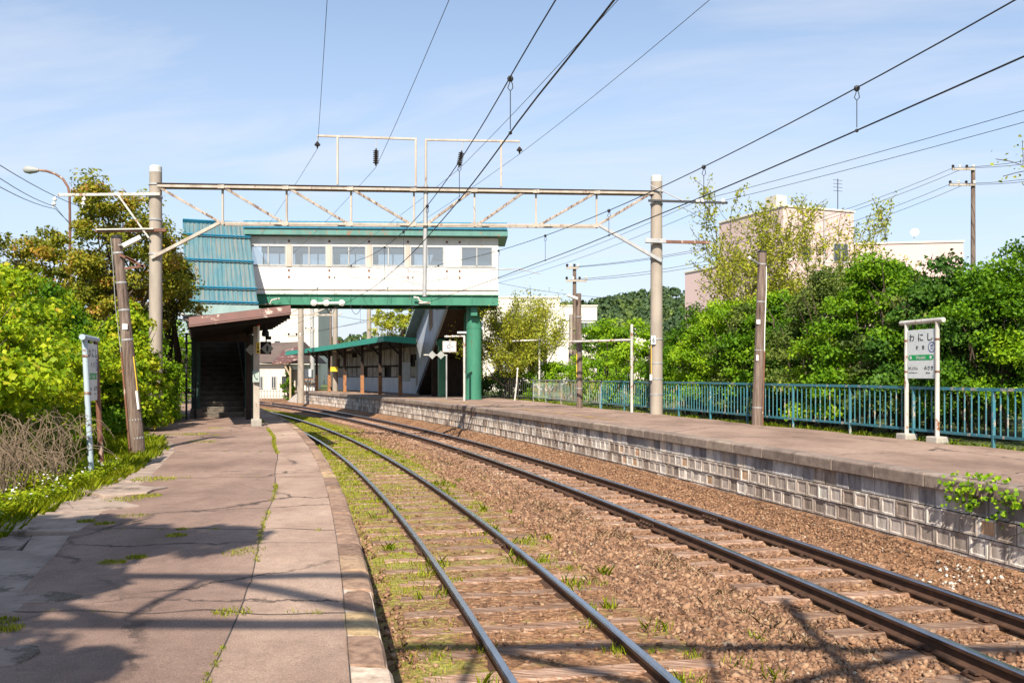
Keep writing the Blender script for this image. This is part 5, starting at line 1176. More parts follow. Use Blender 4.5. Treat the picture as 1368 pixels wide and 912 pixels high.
# teal roof: stepped corrugated sheets
def tp(px_y):
    k = (500-px_y)/F; return (34.4*k-2.44)/(4.36-5.5*k)
q0 = Vector((xat(245,34.4),34.4,3.74)); sl_dir = Vector((-0.366*5.5,5.5,4.36)); up_n = sr.cross(sl_dir).normalized()
bands = [tp(411.5), tp(405), tp(385.6), tp(348.5), tp(315), tp(297)]
WT = 2.78
def corr(mb, t0, t1, lift0, lift1, mi=0, w=WT):
    n = 62; o = len(mb.v)
    for t_, lf_ in ((t0,lift0),(t1,lift1)):
        for i_ in range(n+1):
            mb.v.append(tuple(q0+sl_dir*t_+sr*(w*i_/n)+up_n*(lf_+(0.012 if i_%4 in (0,1) else -0.012))))
    for i_ in range(n): mb.f.append((o+i_, o+i_+1, o+n+2+i_, o+n+1+i_)); mb.mi.append(mi); mb.r.append(0.5)
tr_ = None
for k in range(1, 5):
    mb = MB(); corr(mb, bands[k]-0.01, bands[k+1]+0.015, 0.075, 0.0); tr_ = mb.build('roof_sheet', M['corr'], st)
for k in range(1, 6):
    mb = MB(); t_ = bands[k]; p_ = q0+sl_dir*t_+up_n*0.09; mb.beam(p_-sr*0.03, p_+sr*(WT+0.03), 0.07, 0.10 if k < 5 else 0.16, up=up_n); mb.build('flashing', M['blue_strip'], st)
mb = MB(); p_ = q0+sl_dir*bands[5]; mb.hexa([p_-sr*0.02+Vector((0,-0.02,-0.25)),p_+sr*WT+Vector((0,-0.02,-0.25)),p_+sr*WT+Vector((0,2.0,-0.25)),p_-sr*0.02+Vector((-0.6,2.0,-0.25))],[p_-sr*0.02+Vector((0,-0.02,0.0)),p_+sr*WT+Vector((0,-0.02,0.0)),p_+sr*WT+Vector((0,2.0,0.2)),p_-sr*0.02+Vector((-0.6,2.0,0.2))]); mb.build('ridge_cladding', M['blue_strip'], st)
mb = MB(); qa = q0-sdir*0.05; mb.hexa([qa+Vector((0,0,-0.75)),qa+sr*WT+Vector((0,0,-0.75)),qa+sr*WT+sdir*0.06+Vector((0,0,-0.75)),qa+sdir*0.06+Vector((0,0,-0.75))],[qa+Vector((0,0,0.26)),qa+sr*WT+Vector((0,0,0.26)),qa+sr*WT+sdir*0.06+Vector((0,0,0.26)),qa+sdir*0.06+Vector((0,0,0.26))]); mb.build('front_apron', M['pale_teal'], st)
for r_ in (0.03, WT-0.08):    # closed sides under the roof
    b0 = q0+sr*r_; b1 = q0+sl_dir+sr*r_; mb = MB()
    mb.add([b0+Vector((0,0,-0.5)), b1+Vector((0,0,-3.0)), b1+Vector((0,0,0.0)), b0]+[v+sr*0.05 for v in (b0+Vector((0,0,-0.5)), b1+Vector((0,0,-3.0)), b1+Vector((0,0,0.0)), b0)], [(0,1,2,3),(7,6,5,4),(0,4,5,1),(1,5,6,2),(2,6,7,3),(3,7,4,0)]); mb.build('side_cladding', M['blue_wall'], st)
p_ = q0+sl_dir; mb = MB()   # landing room joining the bridge
mb.hexa([Vector((p_.x,p_.y,4.4)), Vector((p_.x,p_.y,4.4))+sr*WT, Vector((p_.x,p_.y,4.4))+sr*WT+sdir*2.6, Vector((p_.x,p_.y,4.4))+sdir*2.6], [Vector((p_.x,p_.y,7.8)), Vector((p_.x,p_.y,7.8))+sr*WT, Vector((p_.x,p_.y,7.8))+sr*WT+sdir*2.6, Vector((p_.x,p_.y,7.8))+sdir*2.6]); mb.build('landing_room', M['blue_wall'], st)

# canopy in front of the stairs
t = thing('platform_canopy', 'small canopy with peeling red brown fascia in front of the left stairs', 'canopy', (-7.0,24.7,ZL))
Ac = P(389,420,23.5); Bc = P(252,437,22.7); dv_ = Vector((-0.33,0.944,0)); 
hA, hB = 0.25, 0.27
up1 = lambda p, h: p+Vector((0,0,h))
mb = MB(); L6 = 6.2
b = [Bc, Ac, Ac+dv_*L6, Bc+dv_*L6]; tt = [up1(Bc,0.05)+dv_*0.0, up1(Ac,0.05)+dv_*0.0, up1(Ac,0.10)+dv_*L6, up1(Bc,0.10)+dv_*L6]
mb.hexa(b, tt); mb.build('roof_deck', M['dark'], t)
mb = MB(); d2 = dv_*0.55
mb.hexa([Bc-dv_*0.02+Vector((0,0,0.0)), Ac-dv_*0.02, Ac+d2, Bc+d2], [Bc+dv_*0.12+Vector((0,0,0.26)), Ac+dv_*0.12+Vector((0,0,0.25)), Ac+d2+Vector((0,0,0.25)), Bc+d2+Vector((0,0,0.26))]); mb.build('fascia', M['roofred'], t, bevel=0.01)
mb = MB(); mb.hexa([Bc+d2+Vector((0,0,0.1)), Ac+d2+Vector((0,0,0.1)), Ac+dv_*L6+Vector((0,0,0.1)), Bc+dv_*L6+Vector((0,0,0.1))], [Bc+d2+Vector((0,0,0.25)), Ac+d2+Vector((0,0,0.24)), Ac+dv_*L6+Vector((0,0,0.24)), Bc+dv_*L6+Vector((0,0,0.25))]); mb.build('roof_sheet', M['roofred'], t)
mb = MB()
for k in range(7): q = dv_*(0.3+k*0.95); mb.beam(Bc+q+Vector((0,0,-0.05)), Ac+q+Vector((0,0,-0.05)), 0.06, 0.10)
mb.beam(P(343,432,24.7)+Vector((0,0,-0.1)), P(343,432,24.7)+Vector((0,0,-0.1))+dv_*4.6, 0.10, 0.16); mb.build('rafter', M['dark'], t)
px_, py_ = xat(342.5,24.7), 24.7
mb = MB(); mb.box((px_,py_,(ZL+0.15+2.62)/2), (0.165,0.165,2.62-ZL-0.15), 0.33); pil = mb.build('pillar', M['cream_rust'], t, bevel=0.012)
mb = MB(); mb.box((px_,py_,ZL+0.09), (0.28,0.28,0.22), 0.33); mb.build('plinth', M['concrete'], t, bevel=0.03)
p2_ = Vector((px_,py_,0))+dv_*4.0; mb = MB(); mb.box((p2_.x,p2_.y,1.2), (0.16,0.16,2.7), 0.33); mb.build('pillar', M['darkbrown'], t, bevel=0.01)
mb = MB(); mb.tube([P(345.3,434,24.5), P(345.3,457,24.5)], 0.035, 10); mb.build('white_tube', M['lampwhite'], pil, smooth='auto')
mb = MB(); mb.tube([P(345.3,433,24.5), P(345.3,435.5,24.5)], 0.038, 10); mb.build('red_tip', M['red'], pil, smooth='auto')
mb = MB(); bd = Board(P(345,464.5,24.5), (1,0,0), (0,-1,0)); bd.rect(mb, 0, 0, 0.09, 0.31, 0, 0.02); yp = mb.build('yellow_plate', M['yellow'], t)
mb = MB(); bd.text(mb, '注', 0, 0.095, 0.06, 0.07, 0.024); bd.text(mb, '意', 0, 0.005, 0.06, 0.07, 0.024); bd.rect(mb, 0, -0.10, 0.05, 0.06, 0.02, 0.004); mb.build('plate_lettering', M['signblack'], yp)
bd = Board(P(342.5,503,24.55), (1,0,0), (0,-1,0)); mb = MB(); bd.rect(mb, 0, 0, 0.185, 0.31, -0.02, 0.06); bx_ = mb.build('telephone_box', painted('pale_green_box', (0.45,0.55,0.50)), t, bevel=0.01)
mb = MB(); mb.tube([bd.p(-0.04,0.05,0.045), bd.p(-0.035,0.0,0.045), bd.p(0.0,-0.05,0.045), bd.p(0.045,-0.07,0.045)], [0.016,0.009,0.009,0.016], 6); mb.build('handset_mark', M['signblack'], bx_)
bd = Board(P(355.5,464.5,25.6), (1,0,0), (0,-1,0)); mb = MB(); bd.rect(mb, -0.02, 0, 0.30, 0.36, -0.08, 0.10); mb.build('dark_sign_box', M['dark'], t, bevel=0.02)
mb = MB(); mb.tube([bd.p(0,0.18,0), bd.p(0,0.72,0)], 0.02, 6); mb.tube([bd.p(0.02,0.28,0), bd.p(0.14,0.28,0)], 0.05, 8); mb.lathe(bd.p(-0.02,0.46,0), (0,0,-1), [(-0.1,0.03),(0,0.10),(0.12,0.11),(0.14,0.06)], 12); mb.build('hanging_speaker', M['black'], t, smooth='auto')
t2 = thing('number_sign', 'grey diamond sign with a black 1 hanging right of the canopy pillar', 'sign', tuple(P(357.5,466,25.4)))
bd = Board(P(357.3,465.5,25.4), (1,0,0), (0,-1,0)); mb = MB(); diamond(bd, mb, 0.175); mb.build('plate', M['grey_sign'], t2); mb = MB(); bd.text(mb, '1', 0, 0, 0.05, 0.15, 0.014); mb.build('number', M['signblack'], t2)
bd = Board(P(335.5,467,25.9), (1,0,0), (0,-1,0)); mb = MB(); diamond(bd, mb, 0.165); tag(mb.build('diamond_sign', M['grey_sign'], None, loc=tuple(bd.c)), 'plain grey diamond sign half hidden left of the canopy pillar', 'sign')
# rack of bars left of the stairs
t = thing('bar_rack', 'black metal rail frame standing between the hedge and the left stairs', 'railing', (xat(249,28.4),28.4,ZL))
for a_, b_ in (((249,561),(249,446)),((261,561),(261,446))): Y = 28.4 if a_[0] == 249 else 29.1; mb = MB(); mb.beam(P(*a_,Y), P(*b_,Y), 0.05, 0.05); mb.build('upright', M['black'], t)
for py in (446,458,491.5,525): mb = MB(); mb.beam(P(247,py,28.4), P(262,py,29.1), 0.035, 0.05); mb.build('crossbar', M['black'], t)

# ------------------------------------------------------------------ right stairs (behind the bridge, descending away)
rs = thing('covered_stairs', 'blue grey walled stairway descending from the footbridge to the right platform', 'stairs', (xat(557,51),51,ZR))
Pn = Vector((xat(597,43.0),43.0,0)); Pf = Vector((xat(556.5,51.0),51.0,0)); rd_ = (Pf-Pn); RL = rd_.length; rd_.normalize(); rr2 = Vector((rd_.y,-rd_.x,0))
def Q(s_, r_, z): return Pn+rd_*s_+rr2*r_+Vector((0,0,z))
zs = lambda s_: zat(409,43.0)+(ZR-zat(409,43.0))*s_/RL
zr_ = lambda s_: 7.35+(3.75-7.35)*s_/RL
WR2 = 1.9
for r_ in (0.0, WR2):
    mb = MB(); mb.add([Q(-0.2,r_,zs(0)), Q(RL,r_,zs(RL)), Q(RL,r_,zr_(RL)), Q(-0.2,r_,zr_(0))]+[Q(-0.2,r_+0.07,zs(0)), Q(RL,r_+0.07,zs(RL)), Q(RL,r_+0.07,zr_(RL)), Q(-0.2,r_+0.07,zr_(0))], [(0,1,2,3),(7,6,5,4),(0,4,5,1),(1,5,6,2),(2,6,7,3),(3,7,4,0)])
    sw = mb.build('side_wall', M['blue_wall'] , rs)
    mb = MB(); mb.beam(Q(-0.2,r_-0.03,zs(0)+0.1), Q(RL,r_-0.03,zs(RL)+0.1), 0.08, 0.26); mb.build('stringer', painted('pale_stringer', (0.42,0.50,0.60), (0.33,0.41,0.52)), rs)
    for s_, zz in ((1.9,1.25),(3.9,1.35),(0.4,1.2)):
        mb = MB(); z0 = zs(s_)+zz-0.1; 
        mb.add([Q(s_-0.35,r_-0.02,z0+0.1), Q(s_+0.35,r_-0.02,z0-0.15), Q(s_+0.35,r_-0.02,z0+1.0), Q(s_-0.35,r_-0.02,z0+1.2)], [(0,1,2,3)]); wi = mb.build('window', M['windark'], rs)
        mb = MB(); e = [Q(s_-0.35,r_-0.03,z0+0.1), Q(s_+0.35,r_-0.03,z0-0.15), Q(s_+0.35,r_-0.03,z0+1.0), Q(s_-0.35,r_-0.03,z0+1.2)]
        for i_ in range(4): mb.beam(e[i_], e[(i_+1)%4], 0.06, 0.05)
        mb.beam((e[0]+e[1])/2, (e[2]+e[3])/2, 0.05, 0.05); mb.build('window_frame', M['peach'], wi)
mb = MB(); n = 26
for k in range(n):
    s0 = RL*k/n; s1 = RL*(k+1)/n; z_ = zs(s0)+0.12
    mb.hexa([Q(s0,0.07,z_-0.2),Q(s0,WR2,z_-0.2),Q(s1+0.02,WR2,z_-0.2),Q(s1+0.02,0.07,z_-0.2)],[Q(s0,0.07,z_),Q(s0,WR2,z_),Q(s1+0.02,WR2,z_),Q(s1+0.02,0.07,z_)])
mb.build('steps', M['step'], rs)
mb = MB(); mb.add([Q(0,0.07,zs(0)-0.14), Q(0,WR2,zs(0)-0.14), Q(RL,WR2,zs(RL)-0.1), Q(RL,0.07,zs(RL)-0.1)], [(0,1,2,3)]); mb.build('soffit', M['darkbrown'], rs)
mb = MB(); mb.hexa([Q(-0.3,-0.55,7.35),Q(-0.3,WR2+0.5,7.35),Q(RL+0.9,WR2+0.5,zr_(RL)-0.4),Q(RL+0.9,-0.55,zr_(RL)-0.4)],[Q(-0.3,-0.55,7.45),Q(-0.3,WR2+0.5,7.45),Q(RL+0.9,WR2+0.5,zr_(RL)-0.3),Q(RL+0.9,-0.55,zr_(RL)-0.3)]); mb.build('roof', M['pale_teal'], rs)
for s_ in (2.5,): 
    for r_ in (0.25, WR2-0.15): mb = MB(); c_ = Q(s_,r_,0); mb.box((c_.x,c_.y,(zs(s_)+ZR)/2-0.1), (0.32,0.32,zs(s_)-ZR-0.1), 0.3); mb.build('support_column', M['green'], rs, bevel=0.01)
    mb = MB(); mb.beam(Q(s_,0,zs(s_)-0.35), Q(s_,WR2+0.2,zs(s_)-0.35), 0.25, 0.25); mb.build('support_beam', M['green'], rs)
mb = MB(); mb.hexa([Q(4.2,0.1,ZR),Q(4.2,WR2,ZR),Q(4.35,WR2,ZR),Q(4.35,0.1,ZR)],[Q(4.2,0.1,zs(4.3)-0.15),Q(4.2,WR2,zs(4.3)-0.15),Q(4.35,WR2,zs(4.3)-0.15),Q(4.35,0.1,zs(4.3)-0.15)]); mb.build('store_panel', M['darkbrown'], rs)
mb = MB(); mb.hexa([Q(RL-0.3,-0.05,ZR),Q(RL-0.3,0.05,ZR),Q(RL+0.1,0.05,ZR),Q(RL+0.1,-0.05,ZR)],[Q(RL-0.3,-0.05,2.1),Q(RL-0.3,0.05,2.1),Q(RL+0.1,0.05,2.1),Q(RL+0.1,-0.05,2.1)]); mb.build('corner_board', M['cream_rust'], rs)

# ------------------------------------------------------------------ platform shelter at the far end
sh = thing('platform_shelter', 'long open platform shelter with a bright teal fascia and orange wooden posts', 'shelter', (-9,54,ZR))
def E(y, d): return off(cf, dcf, y, 1.62+d)
def EP(y, d, z): a_ = E(y, d); return Vector((a_[0], a_[1], z))
py_list = [48.9,51.0,54.2,57.6,61.0,64.0]
org = painted('orange_brown_post', (0.48,0.22,0.09), (0.30,0.13,0.06), rust=0.3, rustc=(0.09,0.05,0.035), scale=5)
for ppx, y in ((534.6,48.8),(507.8,50.7),(483.8,53.9),(460.6,58.2),(439.7,61.6),(423,63.6)):
    c_ = Vector((xat(ppx,y),y,0)); mb = MB(); mb.box((c_.x,c_.y,ZR+0.55), (0.20,0.20,1.1), 0.3); mb.build('post_foot', org, sh, bevel=0.01)
    mb = MB(); mb.box((c_.x,c_.y,ZR+2.0), (0.17,0.17,1.9), 0.3); mb.build('post', M['darkbrown'], sh)
    mb = MB(); mb.beam(c_+Vector((0,0,2.35)), c_+Vector((-0.6,-0.25,2.98)), 0.08, 0.10); mb.build('bracket', M['dark'], sh)
zro = lambda y: 3.28-0.012*(y-48)
ys_ = np.concatenate([[46.6,47.8,49.0,50.2,51.2], np.linspace(52.5, 68.5, 12)])
def RI(y, z):                       # inner edge of the roof: against the stair wall, then 5 m wide
    if y < 51.3: return Vector((xat(556,y), y, z))
    return EP(y, 5.0, z)
mb = MB()
for i_ in range(len(ys_)-1):
    a_, b_ = ys_[i_], ys_[i_+1]
    mb.hexa([EP(a_,0.75,zro(a_)-0.20),RI(a_,zro(a_)-0.30),RI(b_,zro(b_)-0.30),EP(b_,0.75,zro(b_)-0.20)],[EP(a_,0.75,zro(a_)-0.02),RI(a_,zro(a_)-0.12),RI(b_,zro(b_)-0.12),EP(b_,0.75,zro(b_)-0.02)])
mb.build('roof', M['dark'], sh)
mb = MB()
for i_ in range(len(ys_)-1):
    a_, b_ = ys_[i_], ys_[i_+1]; mb.hexa([EP(a_,0.70,zro(a_)-0.25),EP(a_,0.74,zro(a_)-0.25),EP(b_,0.74,zro(b_)-0.25),EP(b_,0.70,zro(b_)-0.25)],[EP(a_,0.70,zro(a_)+0.05),EP(a_,0.74,zro(a_)+0.05),EP(b_,0.74,zro(b_)+0.05),EP(b_,0.70,zro(b_)+0.05)])
a_ = ys_[0]; dy_ = Vector((0,-0.04,0)); mb.hexa([EP(a_,0.70,zro(a_)-0.25)+dy_,RI(a_,zro(a_)-0.42)+dy_,RI(a_,zro(a_)-0.42),EP(a_,0.70,zro(a_)-0.25)],[EP(a_,0.70,zro(a_)+0.05)+dy_,RI(a_,zro(a_)-0.10)+dy_,RI(a_,zro(a_)-0.10),EP(a_,0.70,zro(a_)+0.05)])
mb.build('fascia', M['teal_bright'], sh)
for k, (y0_, y1_) in enumerate(zip([50.6]+[54.2]+py_list[3:], [54.2]+py_list[3:]+[66.5])):
    D_ = 4.0
    mb = MB(); mb.add([EP(y0_,D_,ZR),EP(y1_,D_,ZR),EP(y1_,D_,ZR+0.95),EP(y0_,D_,ZR+0.95)]+[EP(y0_,D_+0.08,ZR),EP(y1_,D_+0.08,ZR),EP(y1_,D_+0.08,ZR+0.95),EP(y0_,D_+0.08,ZR+0.95)], [(0,1,2,3),(7,6,5,4),(3,2,6,7),(0,4,5,1),(1,5,6,2),(0,3,7,4)]); mb.build('lower_wall', M['blue_wall'], sh)
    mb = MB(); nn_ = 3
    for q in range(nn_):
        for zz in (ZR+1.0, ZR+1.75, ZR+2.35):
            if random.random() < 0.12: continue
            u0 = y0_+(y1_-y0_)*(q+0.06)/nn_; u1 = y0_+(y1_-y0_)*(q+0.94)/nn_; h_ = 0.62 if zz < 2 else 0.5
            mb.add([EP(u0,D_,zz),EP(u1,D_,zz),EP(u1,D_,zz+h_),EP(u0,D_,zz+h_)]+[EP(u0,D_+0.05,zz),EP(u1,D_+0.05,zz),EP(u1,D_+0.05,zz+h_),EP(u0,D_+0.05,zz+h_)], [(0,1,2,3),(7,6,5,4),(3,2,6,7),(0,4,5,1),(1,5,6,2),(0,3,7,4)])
    mb.build('wall_panel', painted('stained_shade_dark_panel', (0.42,0.41,0.38), (0.17,0.15,0.13), rust=0.35, rustc=(0.15,0.1,0.07), scale=4), sh)  # panel whites also darkened in colour, standing in for shade under the roof
    mb = MB(); mb.add([EP(y0_,D_+0.15,ZR),EP(y1_,D_+0.15,ZR),EP(y1_,D_+0.15,3.0),EP(y0_,D_+0.15,3.0)]+[EP(y0_,D_+0.2,ZR),EP(y1_,D_+0.2,ZR),EP(y1_,D_+0.2,3.0),EP(y0_,D_+0.2,3.0)], [(0,1,2,3),(7,6,5,4),(3,2,6,7),(0,4,5,1),(1,5,6,2),(0,3,7,4)]); mb.build('back_wall', M['dark'], sh)
for y in (50.2,53,56,59): mb = MB(); mb.beam(EP(y,1.6,2.9), EP(y+0.8,1.6,2.88), 0.12, 0.08); mb.build('ceiling_light', M['cream_wall'], sh)
mb = MB(); mb.hexa([EP(49.6,2.6,0.9),EP(49.7,2.6,0.9),EP(49.7,3.2,0.9),EP(49.6,3.2,0.9)],[EP(49.6,2.6,2.0),EP(49.7,2.6,2.0),EP(49.7,3.2,2.0),EP(49.6,3.2,2.0)]); mb.build('notice_board', M['signwhite'], sh)
mb = MB(); mb.box(tuple(P(446.5,493,60)), (0.5,0.06,0.30)); tag(mb.build('hanging_sign', M['yellow'], None, loc=tuple(P(446.5,493,60))), 'small orange yellow sign hanging inside the platform shelter', 'sign')
mb = MB(); c_ = P(412,498,61); t = thing('notice_board', 'white notice board on a stand at the far end of the shelter', 'notice board', (c_.x,c_.y,ZR)); mb.box(tuple(c_), (0.40,0.05,0.52)); mb.build('board', M['signwhite'], t); mb = MB(); mb.tube([c_+Vector((0,0.03,0.2)), (c_.x,c_.y+0.03,ZR)], 0.03, 8); mb.build('leg', M['galv'], t)
t = thing('ring_sign', 'round white sign with a red rim above the shelter roof', 'sign', tuple(P(450,462,63)))
bd = Board(P(450,459,63), (1,0,0), (0,-1,0)); mb = MB(); bd.disc(mb, 0, 0, 0.25, 0.0, 24, 0.165); mb.build('red_rim', M['red'], t); mb = MB(); bd.disc(mb, 0, 0, 0.16, -0.005, 24); mb.build('face', M['signwhite'], t); mb = MB(); mb.tube([bd.p(0,-0.2,-0.02), bd.p(0,-1.0,-0.02)], 0.03, 8); mb.build('support_rod', M['galv'], t)
t = thing('low_railing', 'rusty orange and white railing at the far end of the right platform', 'railing', (xat(400,65),65,ZR))
for px in range(405,424,4): mb = MB(); mb.beam(P(px,507,63.5), P(px,521.5,63.5), 0.06, 0.06); mb.build('upright', M['cream_rust'] if px%8 else org, t)
for py in (506.5,512): mb = MB(); mb.beam(P(403,py,63.5), P(424,py,63.5), 0.06, 0.06); mb.build('rail', org, t)
mb = MB()
for px in range(406,421,4): mb.box(tuple(P(px+1,517,63.6)), (0.13,0.05,0.5))
mb.build('slat', M['lampwhite'], t)
# ------------------------------------------------------------------ vegetation
def grow(mb, tips, p, d, L, r, lvl, maxl, spread, upb=0.15, kids=(3,4), seg=4):
    pts = [p]; q = p.copy(); dd = d.copy(); rs_ = [r]
    for k in range(seg):
        dd = (dd+Vector((random.gauss(0,.12),random.gauss(0,.12),random.gauss(0,.08)+upb*0.25))).normalized()
        q = q+dd*(L/seg); pts.append(q.copy()); rs_.append(max(r*(1-0.62*(k+1)/seg), 0.007))
        if lvl >= maxl-1: tips.append((q.copy(), dd.copy(), lvl))
    mb.tube(pts, rs_, 7 if lvl < 2 else 4, cap=False)
    if lvl >= maxl: return
    for k in range(random.randint(*kids)+(1 if lvl == 0 else 0)):
        i_ = random.randint(1, seg); base = pts[i_]; a = random.random()*6.283; s_ = spread*(0.6+0.6*random.random())
        ax = dd.cross(Vector((0,0,1))) if abs(dd.z) < 0.95 else Vector((1,0,0)); ax.normalize(); bx = dd.cross(ax)
        nd = (dd*math.cos(s_)+(ax*math.cos(a)+bx*math.sin(a))*math.sin(s_)+Vector((0,0,upb))).normalized()
        grow(mb, tips, base, nd, L*random.uniform(0.55,0.8), rs_[i_]*0.65, lvl+1, maxl, spread, upb, kids, seg)
def airy_tree(label, base, H, mat, nleaf, lsize, spread=0.7, stems=1, maxl=4, lean=(0,0), r0=0.09, spreadpos=0.16, kids=(3,4), cat='tree', name='tree', first=0.42, group=None):
    base = Vector(base); t = thing(name, label, cat, tuple(base), group); mb = MB(); tips = []
    for s_ in range(stems):
        wl = 0.26 if stems > 1 else 0.04; d = Vector((lean[0]+random.gauss(0,wl), lean[1]+random.gauss(0,wl), 1)).normalized()
        grow(mb, tips, base+Vector((random.gauss(0,.05*stems),random.gauss(0,.05*stems),-0.1)), d, H*first, r0*random.uniform(0.8,1.1), 0, maxl, spread, 0.16, kids)
    mb.build('branches', M['bark'], t, smooth=True)
    T = np.array([tuple(q[0]) for q in tips]); idx = rng.integers(0, len(T), nleaf)
    pos = T[idx]+rng.normal(size=(nleaf,3))*spreadpos
    nrm = rng.normal(size=(nleaf,3))*0.7+np.array([0,0,0.7])
    leaf_obj('leaves', pos, nrm, lsize, M[mat], t, aspect=0.55); return t
def bush(label, cx, cy, rx, ry, h, n, lsize, mat, z0=0.0, stems=7, name='bush', ncl=70, group=None, cat='bush', mats2=None, low=0.02, bottom=0.0):
    t = thing(name, label, cat, (cx,cy,z0), group); mb = MB()
    for k in range(stems):
        a = random.random()*6.283; e = Vector((cx+math.cos(a)*rx*0.6, cy+math.sin(a)*ry*0.6, z0+h*random.uniform(0.5,0.85))); b = Vector((cx+math.cos(a)*rx*0.15, cy+math.sin(a)*ry*0.15, z0-0.15))
        m_ = (b+e)/2+Vector((random.gauss(0,.12),random.gauss(0,.12),0.1)); mb.tube([b,m_,e,e+Vector((math.cos(a)*rx*.2,math.sin(a)*ry*.2,h*.12))], [0.035,0.025,0.013,0.005], 5, cap=False)
        for j in range(3):
            c_ = m_.lerp(e, random.random()); mb.tube([c_, c_+Vector((random.gauss(0,.35),random.gauss(0,.35),random.uniform(.1,.5)))], [0.01,0.004], 4, cap=False)
    mb.build('stems', M['bark'], t, smooth=True)
    # clumps spread over and inside an uneven dome
    u = rng.random(ncl)*6.283; v = rng.random(ncl)*(1-bottom)+bottom*0; v = np.clip(v,0.02,1); ct = np.sqrt(1-v**2)
    f = 0.62+0.42*rng.random(ncl)**0.6; lump = 0.85+0.35*vnoise(np.cos(u)*2+cx, np.sin(u)*2+v*2+cy, 0.9)
    C = np.stack([cx+np.cos(u)*(ct*0.75+0.25*(v<0.6))*rx*f*lump, cy+np.sin(u)*(ct*0.75+0.25*(v<0.6))*ry*f*lump, z0+0.12+h*(low+(0.92-low)*v)*np.where(f>0.8,1,f+0.2)*np.minimum(lump,1.1)],1)
    cr = (0.20+0.30*rng.random(ncl))*min(rx,ry,h)*0.45+0.12
    w_ = cr**2; idx = rng.choice(ncl, n, p=w_/w_.sum())
    dv = unit(rng.normal(size=(n,3))); dv[:,2] = np.abs(dv[:,2])*0.8-0.15; rad = rng.random(n)**0.6
    pos = C[idx]+dv*(cr[idx]*rad)[:,None]*np.array([1.1,1.1,1.0])+rng.normal(size=(n,3))*0.05
    k = pos[:,2] > z0+0.02; pos, dv, idx = pos[k], dv[k], idx[k]; n = len(pos)
    nrm = dv*0.5+rng.normal(size=(n,3))*0.65+np.array([0,-0.15,0.35])
    tone = rng.random(ncl)[idx]*0.5+rng.random(n)*0.5
    leaf_obj('leaves', pos, nrm, lsize, M[mat], t, rnd=tone)
    if mats2:
        kk = rng.choice(n, int(n*0.22)); leaf_obj('creeper_leaves', pos[kk]+dv[kk]*0.07, nrm[kk]*0.6+dv[kk], lsize*1.2, M[mats2], t, aspect=0.9)
    return t
HG = 'bushes of the hedge behind the blue railing'
rows = [ # px, depth, top y, rx, label bits
 (1500,15.4,335,1.5,'bush beyond the picture edge at the near end of the right hedge'),
 (1352,17.2,345,1.35,'dense green bush at the right picture edge behind the blue railing'),
 (1262,18.6,362,1.25,'dense green bush rising directly behind the right station name sign'),
 (1188,20.0,350,1.35,'tall light green bush behind the railing left of the right station name sign'),
 (1108,22.0,368,1.35,'broad green bush midway between the grey wooden pole and the station name sign'),
 (1042,24.2,392,1.35,'bright green bush directly right of the grey wooden pole on the platform'),
 (978,26.2,405,1.35,'leafy bush directly left of the grey wooden pole behind the railing'),
 (925,28.8,424,1.35,'dark based bush just right of the tall concrete pole')]
for k, (px, Y, ty, rx, lb) in enumerate(rows):
    bush(lb, xat(px,Y), Y, rx*1.15, rx*1.15, zat(ty,Y)-0.0, 24000, (0.085,0.075,0.095)[k%3], low=0.16, mat=('leaf_right2','leaf_right','leaf_deep','leaf_right','leaf_olive','leaf_right','leaf_right2','leaf_right')[k], group=HG, ncl=95)
for k, (px, Y, ty, rx, lb) in enumerate([(1308,17.6,385,1.0,'low bush filling the hedge just right of the right station name sign'),(1225,19.0,380,1.0,'low bush filling the hedge just behind the left post of the right sign'),(1148,20.8,384,1.1,'low bush filling the hedge between the grey pole and the station name sign'),(1075,22.8,396,1.1,'low bush filling the hedge a little right of the grey wooden pole'),(1008,25.0,408,1.1,'low bush filling the hedge right behind the grey wooden pole'),(950,27.2,420,1.1,'low bush filling the hedge between the tall concrete pole and the grey pole')]):
    bush(lb, xat(px,Y), Y, rx*1.2, rx*1.2, zat(ty,Y), 11000, (0.07,0.095,0.08)[k%3], ('leaf_deep','leaf_olive','leaf_right2')[k%3], group='low bushes filling the right hedge', ncl=60)
for k, (px, Y, ty, rx, lb) in enumerate([(1440,21,345,1.7,'rear bush showing above the hedge at the right picture edge'),(1300,23.5,356,1.6,'rear bush rising above the hedge below the distant utility pole'),(1160,26,352,1.6,'rear bush topping the hedge in front of the pink building'),(1010,31,398,1.7,'rear bush topping the hedge behind the grey wooden pole')]):
    bush(lb, xat(px,Y), Y, rx*1.3, rx*1.2, zat(ty,Y), 9000, 0.105, ('leaf_deep','leaf_right2','leaf_olive','leaf_right')[k], group='bushes in the back row of the right hedge', ncl=70)
for k, (px, Y, ty, rx, lb, mt) in enumerate([(858,33,436,1.1,'yellow green bush behind the railing left of the tall concrete pole','leaf_right2'),(815,36,432,1.3,'bright yellow green bush behind the railing right of the brown wooden pole','leaf_right2'),(745,44,487,1.5,'low yellow green bush left of the brown wooden pole','leaf_right2'),(795,44,440,1.7,'green bush behind the brown wooden pole','leaf_right'),(668,50,500,1.4,'low green bush behind the dark railing right of the green column','leaf_right')]):
    bush(lb, xat(px,Y), Y, rx*1.2, rx*1.2, zat(ty,Y), 7000, 0.115, mt, ncl=60, group='bushes behind the faded railing')
